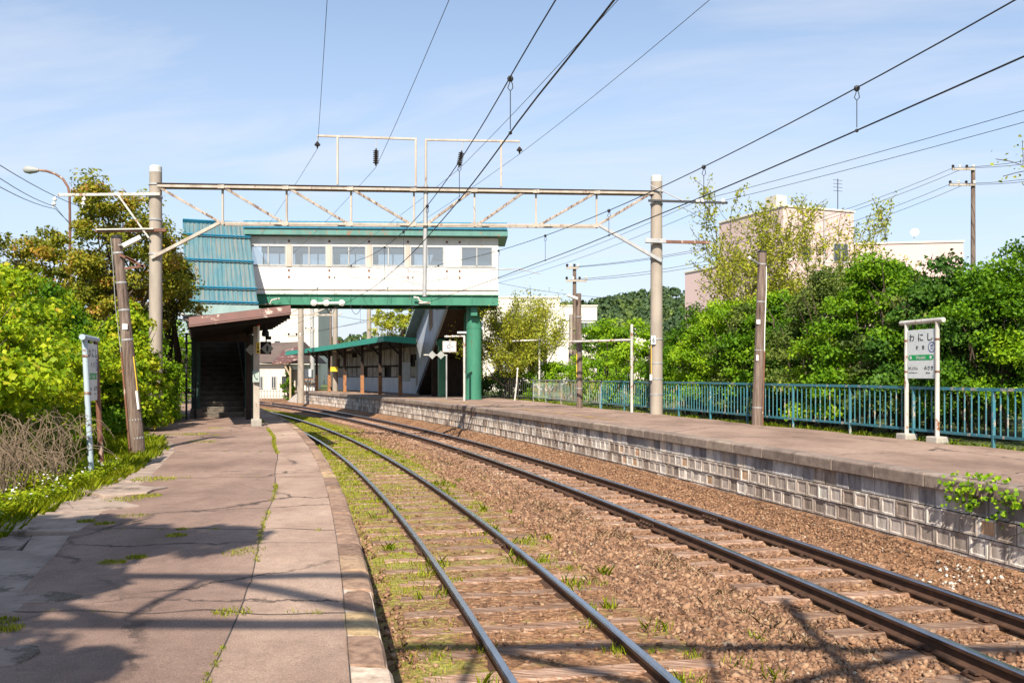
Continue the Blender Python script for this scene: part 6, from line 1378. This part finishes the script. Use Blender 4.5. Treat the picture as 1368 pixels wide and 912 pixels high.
# left hedge
LGp = 'bushes of the left hedge'
left = [(-7.9,8.9,1.4,2.2,'leaf_vine','hedge bush beyond the left picture edge'),
 (-8.1,11.7,1.5,2.75,'leaf_vine','vine covered bush at the left picture edge above the flowering weeds'),
 (-9.1,14.6,1.55,3.1,'leaf_vine','vine covered yellow green bush behind the left station name sign'),
 (-9.9,17.8,1.55,3.35,'leaf_vine','vine covered bush between the left sign and the leaning wooden pole'),
 (-10.5,20.8,1.4,3.5,'leaf_right','green bush directly behind the leaning wooden pole'),
 (-11.7,23.6,1.4,3.4,'leaf_vine','vine covered bush left of the tall concrete pole'),
 (-12.6,26.2,1.3,3.3,'leaf_right','shady bush around the foot of the tall left concrete pole'),
 (-13.0,29.4,1.5,3.3,'leaf_right2','light green bush beside the black rail frame'),
 (-9.75,22.6,0.85,3.35,'leaf_vine','vine covered bush hanging in front of the tall left concrete pole'),
 (-10.9,26.6,0.85,3.3,'leaf_right2','bright bush between the tall left concrete pole and the canopy')]
for k, (x_, y_, r_, h_, mt, lb) in enumerate(left):
    bush(lb, x_, y_, r_*1.1, r_*1.2, h_, 20000, 0.085, mt, z0=-0.3, group=LGp, ncl=95, mats2='leaf_vine' if mt == 'leaf_vine' else None)
for k, (x_, y_, r_, h_, mt, lb) in enumerate([(-10.6,12.6,1.7,3.1,'leaf_right2','rear bush topping the left hedge at the picture edge'),(-11.6,16.8,1.8,3.5,'leaf_vine','rear bush topping the left hedge behind the station name sign'),(-12.6,21.5,1.9,3.9,'leaf_right2','rear bush topping the left hedge below the bronze leaved tree')]):
    bush(lb, x_, y_, r_*1.2, r_*1.3, h_, 10000, 0.12, mt, z0=-0.3, group='bushes in the back row of the left hedge')
# bronze-leaved trees behind
def crown_tree(label, x, y, zb, H, rx, rz, n, lsize, mat, name='tree', zc=None, ncl=110, r0=0.14, group=None):
    t = thing(name, label, 'tree', (x,y,zb), group); zc = zc or H*0.62; mb = MB()
    top = Vector((x+random.gauss(0,.1),y,zb+H*0.8)); b = Vector((x,y,zb-0.2)); mid = Vector((x+random.gauss(0,.15),y,zb+H*0.35))
    mb.tube([b,mid,top], [r0,r0*0.8,r0*0.25], 9, cap=False); mb.build('trunk', M['bark'], t, smooth=True)
    u = rng.random(ncl)*6.283; c_ = rng.random(ncl)*2-1; s_ = np.sqrt(1-c_**2); f = 0.35+0.7*rng.random(ncl)**0.5
    lump = 0.7+0.6*vnoise(np.cos(u)*1.7+x, c_*2+y, 1.0)
    C = np.stack([x+np.cos(u)*s_*rx*f*lump, y+np.sin(u)*s_*rx*f*lump, zb+zc+c_*rz*f*lump],1)
    mb = MB()
    for q in C[::2]: 
        st_ = b.lerp(top, random.uniform(0.3,0.95)); e = Vector(tuple(q)); m_ = (st_+e)/2+Vector((0,0,-0.12)); mb.tube([st_,m_,e], [r0*0.3,r0*0.16,0.008], 5, cap=False)
    mb.build('branches', M['bark'], t, smooth=True)
    cr = 0.22+0.30*rng.random(ncl); idx = rng.integers(0, ncl, n); dv = unit(rng.normal(size=(n,3))); pos = C[idx]+dv*(cr[idx]*rng.random(n)**0.5)[:,None]*np.array([1.2,1.2,0.75])
    nrm = dv*0.5+rng.normal(size=(n,3))*0.5+np.array([0,0,0.6]); tone = rng.random(ncl)[idx]*0.5+rng.random(n)*0.5
    leaf_obj('leaves', pos, nrm, lsize, M[mat], t, rnd=tone); return t
crown_tree('tall bronze and green leaved tree rising behind the hedge left of the concrete pole', xat(158,27), 27, -0.3, 7.8, 2.0, 2.7, 24000, 0.115, 'leaf_dark', zc=4.9)
crown_tree('bronze leaved tree at the left end behind the hedge below the street lamp', xat(62,28), 28, -0.3, 6.0, 2.2, 2.0, 13000, 0.125, 'leaf_dark', zc=4.1)
crown_tree('bronze leaved tree cut by the left picture edge', xat(-25,27), 27, -0.3, 5.2, 2.0, 1.7, 9000, 0.125, 'leaf_dark', zc=3.5)
crown_tree('small bronze tree between the tall concrete pole and the teal stair roof', xat(226,30), 30, -0.3, 6.2, 0.85, 1.6, 6000, 0.12, 'leaf_dark', zc=4.5, ncl=60)
crown_tree('leafy tree behind the photographer whose shadow lies on the left platform', -6.6, -2.6, -0.3, 7.6, 2.6, 2.3, 12000, 0.2, 'leaf_right', zc=5.0)
crown_tree('second tree behind the photographer shading the left edge of the platform', -5.35, 0.1, -0.3, 7.4, 2.2, 1.9, 20000, 0.26, 'leaf_right', zc=5.4)
crown_tree('third tree behind the photographer whose shade darkens the bottom left corner', -4.75, -1.9, -0.3, 7.0, 2.2, 2.0, 20000, 0.26, 'leaf_right', zc=5.0)
# airy spring trees
airy_tree('slender multi stemmed tree with sparse yellow green leaves right of the footbridge', (xat(684,43.5),43.5,0), 5.6, 'leaf_airy', 16000, 0.115, spread=0.55, stems=4, maxl=4, r0=0.08, spreadpos=0.11, first=0.42, group='thin leaved spring trees')
airy_tree('second yellow green tree crown beside the slender tree, in front of the white building', (xat(726,47),47,0), 5.9, 'leaf_airy', 13000, 0.115, spread=0.6, stems=2, maxl=4, r0=0.08, first=0.42, group='thin leaved spring trees')
airy_tree('bare looking tree with scattered young leaves above the hedge before the pink building', (xat(1052,29),29,0), 7.8, 'leaf_airy', 21000, 0.10, spread=0.75, stems=4, maxl=4, r0=0.10, spreadpos=0.07, first=0.44, group='thin leaved spring trees')
airy_tree('tall thin tree whose twigs enter the picture at its right edge', (10.6,14.6,0), 6.6, 'leaf_airy', 5000, 0.085, spread=0.7, stems=2, maxl=4, r0=0.09, spreadpos=0.09, first=0.44, group='thin leaved spring trees')
airy_tree('twiggy tree above the hedge right of the distant utility pole', (xat(1378,23),23,0), 5.4, 'leaf_airy', 4500, 0.095, spread=0.8, stems=2, maxl=4, r0=0.08, first=0.42, group='thin leaved spring trees')
crown_tree('round yellow green tree seen beneath the footbridge behind the shelter roof', xat(542,62), 62, 0, 6.3, 2.5, 2.2, 6000, 0.2, 'leaf_airy', zc=4.3)
crown_tree('green tree behind the stairs to the left of the canopy', xat(232,44), 44, -0.5, 4.6, 2.2, 2.0, 6000, 0.16, 'leaf_right2', zc=2.3)
crown_tree('green tree behind the stairs at the end of the footpath', xat(205,52), 52, -0.5, 5.0, 2.6, 2.4, 6000, 0.18, 'leaf_right2', zc=2.4)
# dead bramble stems and pale flowers on the left verge
mb = MB()
for k in range(320):
    a = Vector((random.uniform(-6.9,-5.5), random.uniform(9.6,12.6), -0.2)); a.x -= (a.y-10)*0.22
    d = Vector((random.uniform(-0.2,1.0),random.uniform(-0.9,0.5),0))*random.uniform(0.5,1.1); h = random.uniform(0.6,1.5); w1 = random.gauss(0,.06)
    mb.tube([a+d*q+Vector((w1*math.sin(q*7),0,h*4*q*(1-0.78*q)*0.55)) for q in (0,.15,.3,.45,.6,.75,.9,1.0)], [0.006,0.0055,0.005,0.0045,0.004,0.003,0.0025,0.0015], 4, cap=False)
t = mb.build('dead_brambles', M['deadwood'], None, loc=(-6.4,11,-0.2)); tag(t, 'tangle of dry brown bramble stems in the left verge below the hedge', 'brambles')
n = 22000; y = 5.2+8.5*rng.random(n); xx = np.array([edgeL(q)-lerp_tab(WL,q)-lerp_tab([(-4,0.9),(9,0.8),(13,0.5),(20,0.3)],q) for q in y])-0.05-1.7*rng.random(n)**1.2
k = fbm(xx,y,1.6) > 0.36; xx, y = xx[k], y[k]; n = len(xx); zz = -0.2+0.36*fbm(xx+3,y,1.1)*rng.random(n)+0.02
struct(leaf_obj('ground_cover', np.stack([xx,y,zz],1), rng.normal(size=(n,3))*0.4+np.array([0,0,1]), 0.05, M['leaf_grass'], aspect=0.6), 'stuff', 'leafy weeds spreading at the foot of the left hedge', 'weeds')
k = rng.choice(n, 420); struct(leaf_obj('pale_flowers', np.stack([xx[k],y[k],zz[k]+0.06],1), rng.normal(size=(420,3))*0.5+np.array([0,-0.4,1]), 0.035, plain('flower_white', (0.72,0.74,0.68), 0.8), aspect=0.9), 'stuff', 'tiny whitish flower heads among the weeds of the left verge', 'flowers')
# ivy on the coping at the right
iv = thing('ivy', 'yellow green ivy trailing over the coping of the right platform near the picture edge', 'creeper', (edgeR(9.0),9.0,ZR-0.3))
mb = MB(); LP_, LN_ = [], []
for k in range(30):
    y0 = 8.0+2.1*random.random()**1.4; p = Vector((edgeR(y0)+0.03,y0,ZR+0.012)); pts = [p+Vector((random.uniform(0.02,0.12),0.02,0.0)), p.copy()]
    dep = random.uniform(2,8)*(1.0 if y0 < 9.3 else 0.6); ang = random.uniform(-0.12,0.18)
    for j in range(int(dep)+1):
        p = p+Vector((0,ang*0.5+random.uniform(-.05,.07),-random.uniform(0.04,0.10))); p.x = edgeR(p.y)+(-0.012 if p.z > ZR-0.18 else 0.02); pts.append(p.copy())
        for q in range(random.randint(2,9) if j < 4 else random.randint(0,2)): LP_.append((p.x-0.02-random.random()*0.05, p.y+random.gauss(0,0.045), p.z+random.gauss(0,0.035)))
    for q in range(random.randint(0,5)): LP_.append((pts[0].x+random.gauss(0,.03), pts[0].y+random.gauss(0,.05), ZR+0.02+random.random()*0.05))
    mb.tube(pts, 0.004, 4, cap=False)
mb.build('stems', M['bark'], iv)
n = len(LP_); leaf_obj('leaves', np.array(LP_), np.stack([-np.ones(n),-0.6*np.ones(n),0.6*np.ones(n)],1)+rng.normal(size=(n,3))*0.4, 0.048, M['leaf_right2'], iv, aspect=0.95)

# ------------------------------------------------------------------ hill with forest
nx, ny = 70, 30
def hill_h(X, Y): return -1.2+43*np.exp(-((X-95)/115)**2)*np.clip((Y-330)/150,0,1)*np.where(Y<480,1,np.exp(-((Y-480)/90)**2))+14*np.exp(-((X+70)/90)**2)*np.clip((Y-330)/120,0,1)*np.exp(-(np.clip(Y-450,0,1e9)/90)**2)+6*(fbm(X/40,Y/40,1)-0.5)*np.clip((Y-340)/60,0,1)
xs_ = np.linspace(-420,520,nx); yy_ = np.linspace(330,700,ny); X, Y = np.meshgrid(xs_, yy_); V = np.stack([X,Y,hill_h(X,Y)],2).reshape(-1,3); i = (np.arange(ny-1)[:,None]*nx+np.arange(nx-1)[None,:]).ravel()
struct(np_obj('hill', V, np.stack([i,i+1,i+nx+1,i+nx],1), painted('hill_meadow', (0.17,0.22,0.07), (0.10,0.14,0.045), scale=0.02, streak=False, bstr=0.0), smooth=True))
N_ = 3600; fx_ = rng.uniform(-200,330,N_); fy_ = rng.uniform(350,520,N_); m_ = fbm(fx_/60,fy_/45,1.0) > 0.40; m_ &= ~((fx_>88)&(fx_<130)&(fbm(fx_/20,fy_/20,1)>0.35)); fx_, fy_ = fx_[m_], fy_[m_]; n0 = len(fx_); L_ = 46
c = np.stack([fx_,fy_,hill_h(fx_,fy_)+2.8],1); dv = unit(rng.normal(size=(n0*L_,3))); dv[:,2] = np.abs(dv[:,2])*1.2-0.3; pos = np.repeat(c,L_,0)+dv*np.repeat(2.0+1.6*rng.random(n0),L_)[:,None]*np.array([1,1,1.15])
struct(leaf_obj('forest', pos, dv*0.8+rng.normal(size=dv.shape)*0.3, 1.5, M['leaf_far'], rnd=np.clip(np.repeat(rng.random(n0)**1.5,L_)*0.8+0.25*rng.random(n0*L_),0,1), aspect=0.9), 'stuff', 'dark evergreen forest covering the far hillside', 'forest')
N_ = 260; fx_ = rng.uniform(-150,190,N_); fy_ = rng.uniform(110,210,N_); L_ = 60; c = np.stack([fx_,fy_,np.full(N_,0.4)],1); dv = unit(rng.normal(size=(N_*L_,3))); dv[:,2] = np.abs(dv[:,2])*1.1-0.2
pos = np.repeat(c,L_,0)+dv*np.repeat(1.8+1.6*rng.random(N_),L_)[:,None]
struct(leaf_obj('distant_shrubs', pos, dv*0.8+rng.normal(size=dv.shape)*0.3, 0.9, M['leaf_right'], aspect=0.9), 'stuff', 'far line of green scrub beyond the railway', 'scrub')

# ------------------------------------------------------------------ buildings
def rectframe(name, label, corner, u, lu, v, lv, z0, z1, mat, cat='building', roofm='pale_wall', roof_t=0.12, parapet=True, thg=None):
    corner, u, v = Vector(corner), Vector(u).normalized(), Vector(v).normalized()
    t = thg or thing(name, label, cat, (corner.x,corner.y,z0))
    p = lambda a, b, z: Vector((corner.x,corner.y,0))+u*a+v*b+Vector((0,0,z))
    mb = MB(); mb.hexa([p(0,0,z0),p(lu,0,z0),p(lu,lv,z0),p(0,lv,z0)],[p(0,0,z1),p(lu,0,z1),p(lu,lv,z1),p(0,lv,z1)]); mb.build('wall', M[mat], t)
    mb = MB(); e = 0.08; mb.hexa([p(-e,-e,z1+.003),p(lu+e,-e,z1+.003),p(lu+e,lv+e,z1+.003),p(-e,lv+e,z1+.003)],[p(-e,-e,z1+roof_t),p(lu+e,-e,z1+roof_t),p(lu+e,lv+e,z1+roof_t),p(-e,lv+e,z1+roof_t)]); mb.build('roof_edge', M[roofm], t)
    return t, p, u, v
def window(t, p0, du, w, h, n, panes=2, mat='winframe'):
    "p0 lower-left corner on the wall, du along, n outward"
    du = Vector(du).normalized(); n = Vector(n).normalized(); z = Vector((0,0,1)); q = lambda a, b, d: p0+du*a+z*b+n*d
    mb = MB(); f = 0.06
    for a0, a1, b0, b1 in ((0,w,0,f),(0,w,h-f,h),(0,f,f,h-f),(w-f,w,f,h-f))+(((w/2-f/2,w/2+f/2,f,h-f),) if panes == 2 else ()):
        mb.hexa([q(a0,b0,0.05),q(a1,b0,0.05),q(a1,b0,-0.05),q(a0,b0,-0.05)],[q(a0,b1,0.05),q(a1,b1,0.05),q(a1,b1,-0.05),q(a0,b1,-0.05)])
    wo_ = mb.build('window', M[mat], t); mb = MB(); mb.add([q(f,f,0.02),q(w-f,f,0.02),q(w-f,h-f,0.02),q(f,h-f,0.02)], [(0,1,2,3)]); mb.build('pane', M['windark'], wo_)
u_ = Vector((5.5,2.2,0)).normalized(); v_ = Vector((-2.5,6.3,0)).normalized(); cor = Vector((18.1,60,0))
t, p, _, _ = rectframe('apartment_building', 'pink apartment building with a chimney block rising behind the right hedge', cor, u_, 6.0, v_, 7.3, -0.5, 12.5, 'pink_wall')
mb = MB(); q = p(0.3,2.0,0); mb.hexa([p(-0.05,0.6,12.63),p(0.75,0.6,12.63),p(0.75,1.8,12.63),p(-0.05,1.8,12.63)],[p(-0.05,0.6,13.4),p(0.75,0.6,13.4),p(0.75,1.8,13.4),p(-0.05,1.8,13.4)]); mb.build('chimney', M['cream_wall'], t)
for k in range(3): window(t, p(4.2,0,3.2+2.9*k), u_, 1.3, 1.3, -v_)
for k in range(3): window(t, p(1.6,0,3.2+2.9*k), u_, 0.7, 0.9, -v_, 1)
for k in range(3): window(t, p(0,5.6,3.2+2.9*k), -v_, 0.5, 0.8, -u_, 1)
for zz in (3.0,6.0,9.0): mb = MB(); mb.beam(p(0,-0.012,zz), p(6.0,-0.012,zz), 0.03, 0.10); mb.build('string_course', M['pale_wall'], t)
mb = MB(); mb.tube([p(3.4,-0.08,0), p(3.4,-0.08,12.4)], 0.06, 8); mb.build('downpipe', M['winframe'], t)
mb = MB(); mb.tube([p(5.5,1,12.7), p(5.5,1,15.0)], 0.03, 5)
for k in range(4): mb.tube([p(5.1,1,14.9-0.25*k), p(5.9,1,14.9-0.25*k)], 0.015, 4)
mb.build('aerial', M['wire'], t)
c2 = cor+v_*7.35
rectframe('apartment_building', 'lower pink block adjoining the left end of the pink apartment building', c2, u_, 6.0, v_, 4.6, -0.5, 9.3, 'pink_wall')
c3 = Vector((23.85,62.4,0)); u3 = Vector((6.9,-1.2,0)).normalized(); v3 = Vector((1.2,6.9,0)).normalized()
t3, p3, _, _ = rectframe('apartment_building', 'low pale pink wing with a satellite dish right of the tall pink building', c3, u3, 7.0, v3, 6, -0.5, 10.3, 'pink_wall')
for k in range(4): window(t3, p3(0.7+1.6*k,0,6.6), u3, 1.0, 1.0, -v3)
mb = MB(); d_ = p3(4.0,0.6,10.6); mb.tube([d_, d_+Vector((0,0,0.45))], 0.03, 6); mb.lathe(d_+Vector((0,-0.1,0.5)), (-0.5,-1,0.3), [(0,0.05),(0.05,0.2),(0.1,0.28)], 14); mb.build('satellite_dish', M['lampwhite'], t3)
t4, p4_, _, _ = rectframe('office_building', 'flat roofed cream building with one dark window behind the brown wooden pole', (xat(744,85),85,0), (1,0,0), 3.8, (0,1,0), 6, -0.5, zat(409,85), 'pale_wall')
window(t4, p4_(2.2,0,zat(446,85)), (1,0,0), 0.75, 1.1, (0,-1,0)); 
for k in range(2): mb = MB(); mb.tube([p4_(0,-0.05,5.2+k*1.2), p4_(3.8,-0.05,5.2+k*1.2)], 0.03, 6); mb.build('wall_pipe', M['winframe'], t4)
t5, p5_, _, _ = rectframe('office_building', 'cream building with grey windows half hidden behind the thin yellow green tree', (xat(645,70),70,0), (1,0,0), 6.0, (0,1,0), 6, -0.5, zat(398,70), 'pale_wall')
for k in range(2):
    for j in range(2): window(t5, p5_(1.0+2.6*k,0,1.6+2.6*j), (1,0,0), 1.3, 1.2, (0,-1,0))
t6, p6_, _, _ = rectframe('office_building', 'far cream building with small windows seen between the canopy and the shelter', (xat(340,110),110,0), (1,0,0), 7.8, (0,1,0), 8, -1, zat(410,110), 'pale_wall')
for px, py in ((370,462),(383,424),(353,424)): window(t6, P(px-3.5,py,110), (1,0,0), 0.75, 0.65, (0,-1,0), 1)
# station house with brown hipped roof
t7 = thing('station_house', 'old cream station house with a brown roof beyond the tracks, right of the canopy pillar', 'house', (xat(363,76),76,-0.9))
x0, x1 = xat(330,76), xat(386,76); zb_, zw = -1.0, zat(486,76)
mb = MB(); mb.hexa([(x0,76,zb_),(x1,76,zb_),(x1+1,84,zb_),(x0,84,zb_)],[(x0,76,zw),(x1,76,zw),(x1+1,84,zw),(x0,84,zw)]); mb.build('wall', M['cream_wall'], t7)
mb = MB(); zr0 = zat(484,75.5); a_ = [(x0-0.4,75.4,zr0),(x1+0.5,75.4,zr0),(x1+1.5,84.5,zr0),(x0-0.4,84.5,zr0)]; mb.hexa(a_, [(x0+1,79.5,zat(458,79.5)),(x1+0.2,79.5,zat(456,79.5)),(x1+0.3,80.5,zat(456,79.5)),(x0+1,80.5,zat(458,79.5))]); mb.build('roof', M['brownroof'], t7)
for px in (347,365,379): window(t7, P(px-2.5,519,75.96), (1,0,0), 0.42, 1.05, (0,-1,0), 2, 'windark' if px == 379 else 'winframe')
t8 = thing('station_house', 'lean-to part of the station buildings with a reddish roof and a timber prop', 'house', (xat(392,71),71,-0.9))
mb = MB(); mb.hexa([(xat(386,72),72,-1),(xat(404,72),72,-1),(xat(404,72),76,-1),(xat(386,72),76,-1)],[(xat(386,72),72,1.7),(xat(404,72),72,1.7),(xat(404,72),76,1.7),(xat(386,72),76,1.7)]); mb.build('wall', M['cream_wall'], t8)
mb = MB(); mb.hexa([P(363,487,70.5),P(405,484,70.5),P(405,478,75),P(375,480,75)],[P(363,485,70.5),P(405,481,70.5),P(400,462,75),P(378,468,75)]); mb.build('roof', M['roofred'], t8)
mb = MB(); mb.beam(P(388,536,70.6), P(388,488,70.6), 0.14, 0.14); mb.beam(P(381,489,70.6), P(388,502,70.6), 0.12, 0.12); mb.build('timber_prop', painted('pale_timber', (0.55,0.42,0.26), (0.4,0.3,0.2)), t8)
t9 = thing('low_fence', 'grey rail fence before the station house', 'fence', (xat(363,73),73,-0.9)); mb = MB()
for px in range(345,382,4): mb.beam(P(px,537,73), P(px,521,73), 0.05, 0.05)
mb.build('picket', M['winframe'], t9)
for py in (522,529): mb = MB(); mb.beam(P(344,py,73), P(381,py,73), 0.05, 0.05); mb.build('rail', M['winframe'], t9)
bush('ivy clad green bush at the corner of the station house', xat(384,71.5), 71.5, 0.5, 0.5, 3.4, 2500, 0.13, 'leaf_right', z0=-1, ncl=30)
t10 = thing('small_house', 'small grey roofed house far off between the hedge and the concrete pole', 'house', (xat(858,120),120,0))
mb = MB(); mb.hexa([(xat(846,120),120,-1),(xat(878,120),120,-1),(xat(878,120),126,-1),(xat(846,120),126,-1)],[(xat(846,120),120,zat(446,120)),(xat(878,120),120,zat(446,120)),(xat(878,120),126,zat(446,120)),(xat(846,120),126,zat(446,120))]); mb.build('wall', M['cream_wall'], t10)
mb = MB(); mb.prism([(xat(843,120),119.5,zat(446,120)),(xat(843,120),126.5,zat(446,120)),(xat(843,120),123,zat(437,120))], (xat(881,120)-xat(843,120),0,0)); mb.build('roof', M['concrete'], t10)

# ------------------------------------------------------------------ utility poles, street lamp
def upole(label, px, Y, ytop, arms, mat='wood', r=0.14, name='utility_pole', z0=-0.6, trans=False, grp='utility poles'):
    x = xat(px,Y); t = thing(name, label, 'utility pole', (x,Y,z0), grp); zt = zat(ytop,Y)
    mb = MB(); mb.lathe((x,Y,z0), (0,0,1), [(0,r),(zt-z0,r*0.7)], 12); mb.build('shaft', M[mat], t, smooth='auto')
    for ay, a0, a1 in arms:
        mb = MB(); mb.beam(P(a0,ay,Y-0.15), P(a1,ay,Y-0.15), 0.09, 0.10); mb.build('cross_arm', M['cream_rust'], t)
        nI = 4
        for k in range(nI):
            q = P(a0+(a1-a0)*(0.04+0.92*k/(nI-1)), ay, Y-0.15); mb = MB(); mb.lathe(q, (0,0,1), [(0.04,0.02),(0.08,0.07),(0.12,0.05),(0.16,0.08),(0.22,0.03)], 10); mb.build('insulator', M['ins_white'] if k%2 else M['ins_dark'], t, smooth='auto')
    if trans:
        mb = MB(); mb.lathe((x-0.3,Y-0.4,zt-2.6), (0,0,1), [(0,0.22),(0.05,0.26),(0.6,0.26),(0.66,0.18)], 14); mb.build('transformer', M['grey_sign'], t, smooth='auto')
    return t
upole('distant brown utility pole with two cross arms above the right hedge', 1300, 45, 225, [(226,1272,1302),(247,1268,1303)])
upole('dark utility pole with two cross arms between the cream buildings', 767.5, 47, 356, [(358,757,773),(375,756,784)], r=0.13)
upole('concrete utility pole with a transformer behind the brown wooden pole', 764.5, 52, 420, [], 'concrete_pole', r=0.26)
upole('concrete pole rising through the teal shelter roof at its left end', 402, 60, 392, [(449,385,402)], 'concrete_pole', r=0.24)
upole('brown pole seen beneath the footbridge above the shelter', 493, 66, 396, [(424,498,512)], 'concrete_pole', r=0.21)
upole('thin wooden pole with short arms seen beneath the footbridge', 442, 74, 405, [(412,440,451),(420,438,456)], 'wood', r=0.13)
upole('pale twin pole before the far cream building', 417, 80, 400, [(440,408,421)], 'winframe', r=0.25)
upole('thin pale post right of the brown pole beneath the footbridge', 504, 90, 408, [(428,496,506)], 'winframe', r=0.12)
upole('grey concrete pole behind the hedge between the tall pole and the teal stair roof', 222.5, 44, 366, [(372,222,240)], 'concrete_pole', r=0.2)
def lw(label, pts, r=0.012, grp='distant power lines'): wire(label, pts, r, 'power_line', grp)
U1a, U1b = (1272,1300), (1268,1300)
names = ['highest','second','third','fourth']
for k, (x1, y1, x2, y2) in enumerate(((1274,224,1368,211),(1290,224,1368,216),(1272,245,1368,238),(1290,246,1368,241))):
    a = P(x1,y1,44.85); b = P(x2+60,y2-8,38); c = P((758,770,757,783)[k],(357,357,374,374)[k],46.85)
    lw(names[k]+' of the distant power lines strung between the two utility poles on the right', sag(c, a, 0.9, 14)[:-1]+sag(a, b, 0.15, 6))
for k, (x1,y1,x2,y2,Y) in enumerate(((340,452,640,395,90),(345,470,650,430,85),(350,430,470,400,100),(400,412,640,440,95),(640,372,905,398,60))):
    lw(['low line','sagging line','short high line','grey line','thin line'][k]+(' among the far wires seen beneath the footbridge' if k < 4 else ' crossing the sky between the footbridge and the tall right pole'), sag(P(x1,y1,Y), P(x2,y2,Y+5), 0.5, 10), 0.02 if k < 4 else 0.012)
t = thing('street_lamp', 'curved rusty street lamp rising above the left hedge', 'street lamp', (xat(93,33),33,-0.3)); Y = 33
mb = MB(); pts = [P(93.5,520,Y), P(93.5,300,Y), P(93,262,Y), P(91,250,Y), P(84,239,Y), P(74,232.5,Y), P(62,228.5,Y), P(52,227.5,Y)]; mb.tube(pts, [0.09,0.05,0.045,0.045,0.045,0.045,0.045,0.045], 8); mb.build('pole', M['rust'], t, smooth='auto')
mb = MB(); mb.lathe(P(52,227.5,Y), (-1,0,0.04), [(0,0.05),(0.1,0.10),(0.35,0.15),(0.5,0.12),(0.58,0.04)], 14); mb.build('lamp_head', M['grey_sign'], t, smooth='auto')
for k, (px, py) in enumerate(((9,570),)): pass
t = thing('white_post', 'small white post beyond the platform end left of the stairs', 'post', (xat(232,46),46,-0.6)); mb = MB(); mb.tube([P(232,548,46), P(232,500,46)], 0.05, 8); mb.build('shaft', M['lampwhite'], t, smooth='auto'); mb = MB(); mb.lathe(P(232,500,46), (0,0,1), [(0,0.06),(0.03,0.05)], 8); mb.build('cap', M['galv'], t)
t = thing('low_fence', 'short dark handrail at the platform end left of the stairs', 'railing', (xat(225,40),40,ZL))
for px in (214,220,226,232): mb = MB(); mb.beam(P(px,545,40), P(px,521,40), 0.04, 0.04); mb.build('upright', M['black'], t)
mb = MB(); mb.beam(P(213,521,40), P(233,521,40), 0.05, 0.05); mb.build('rail', M['black'], t)
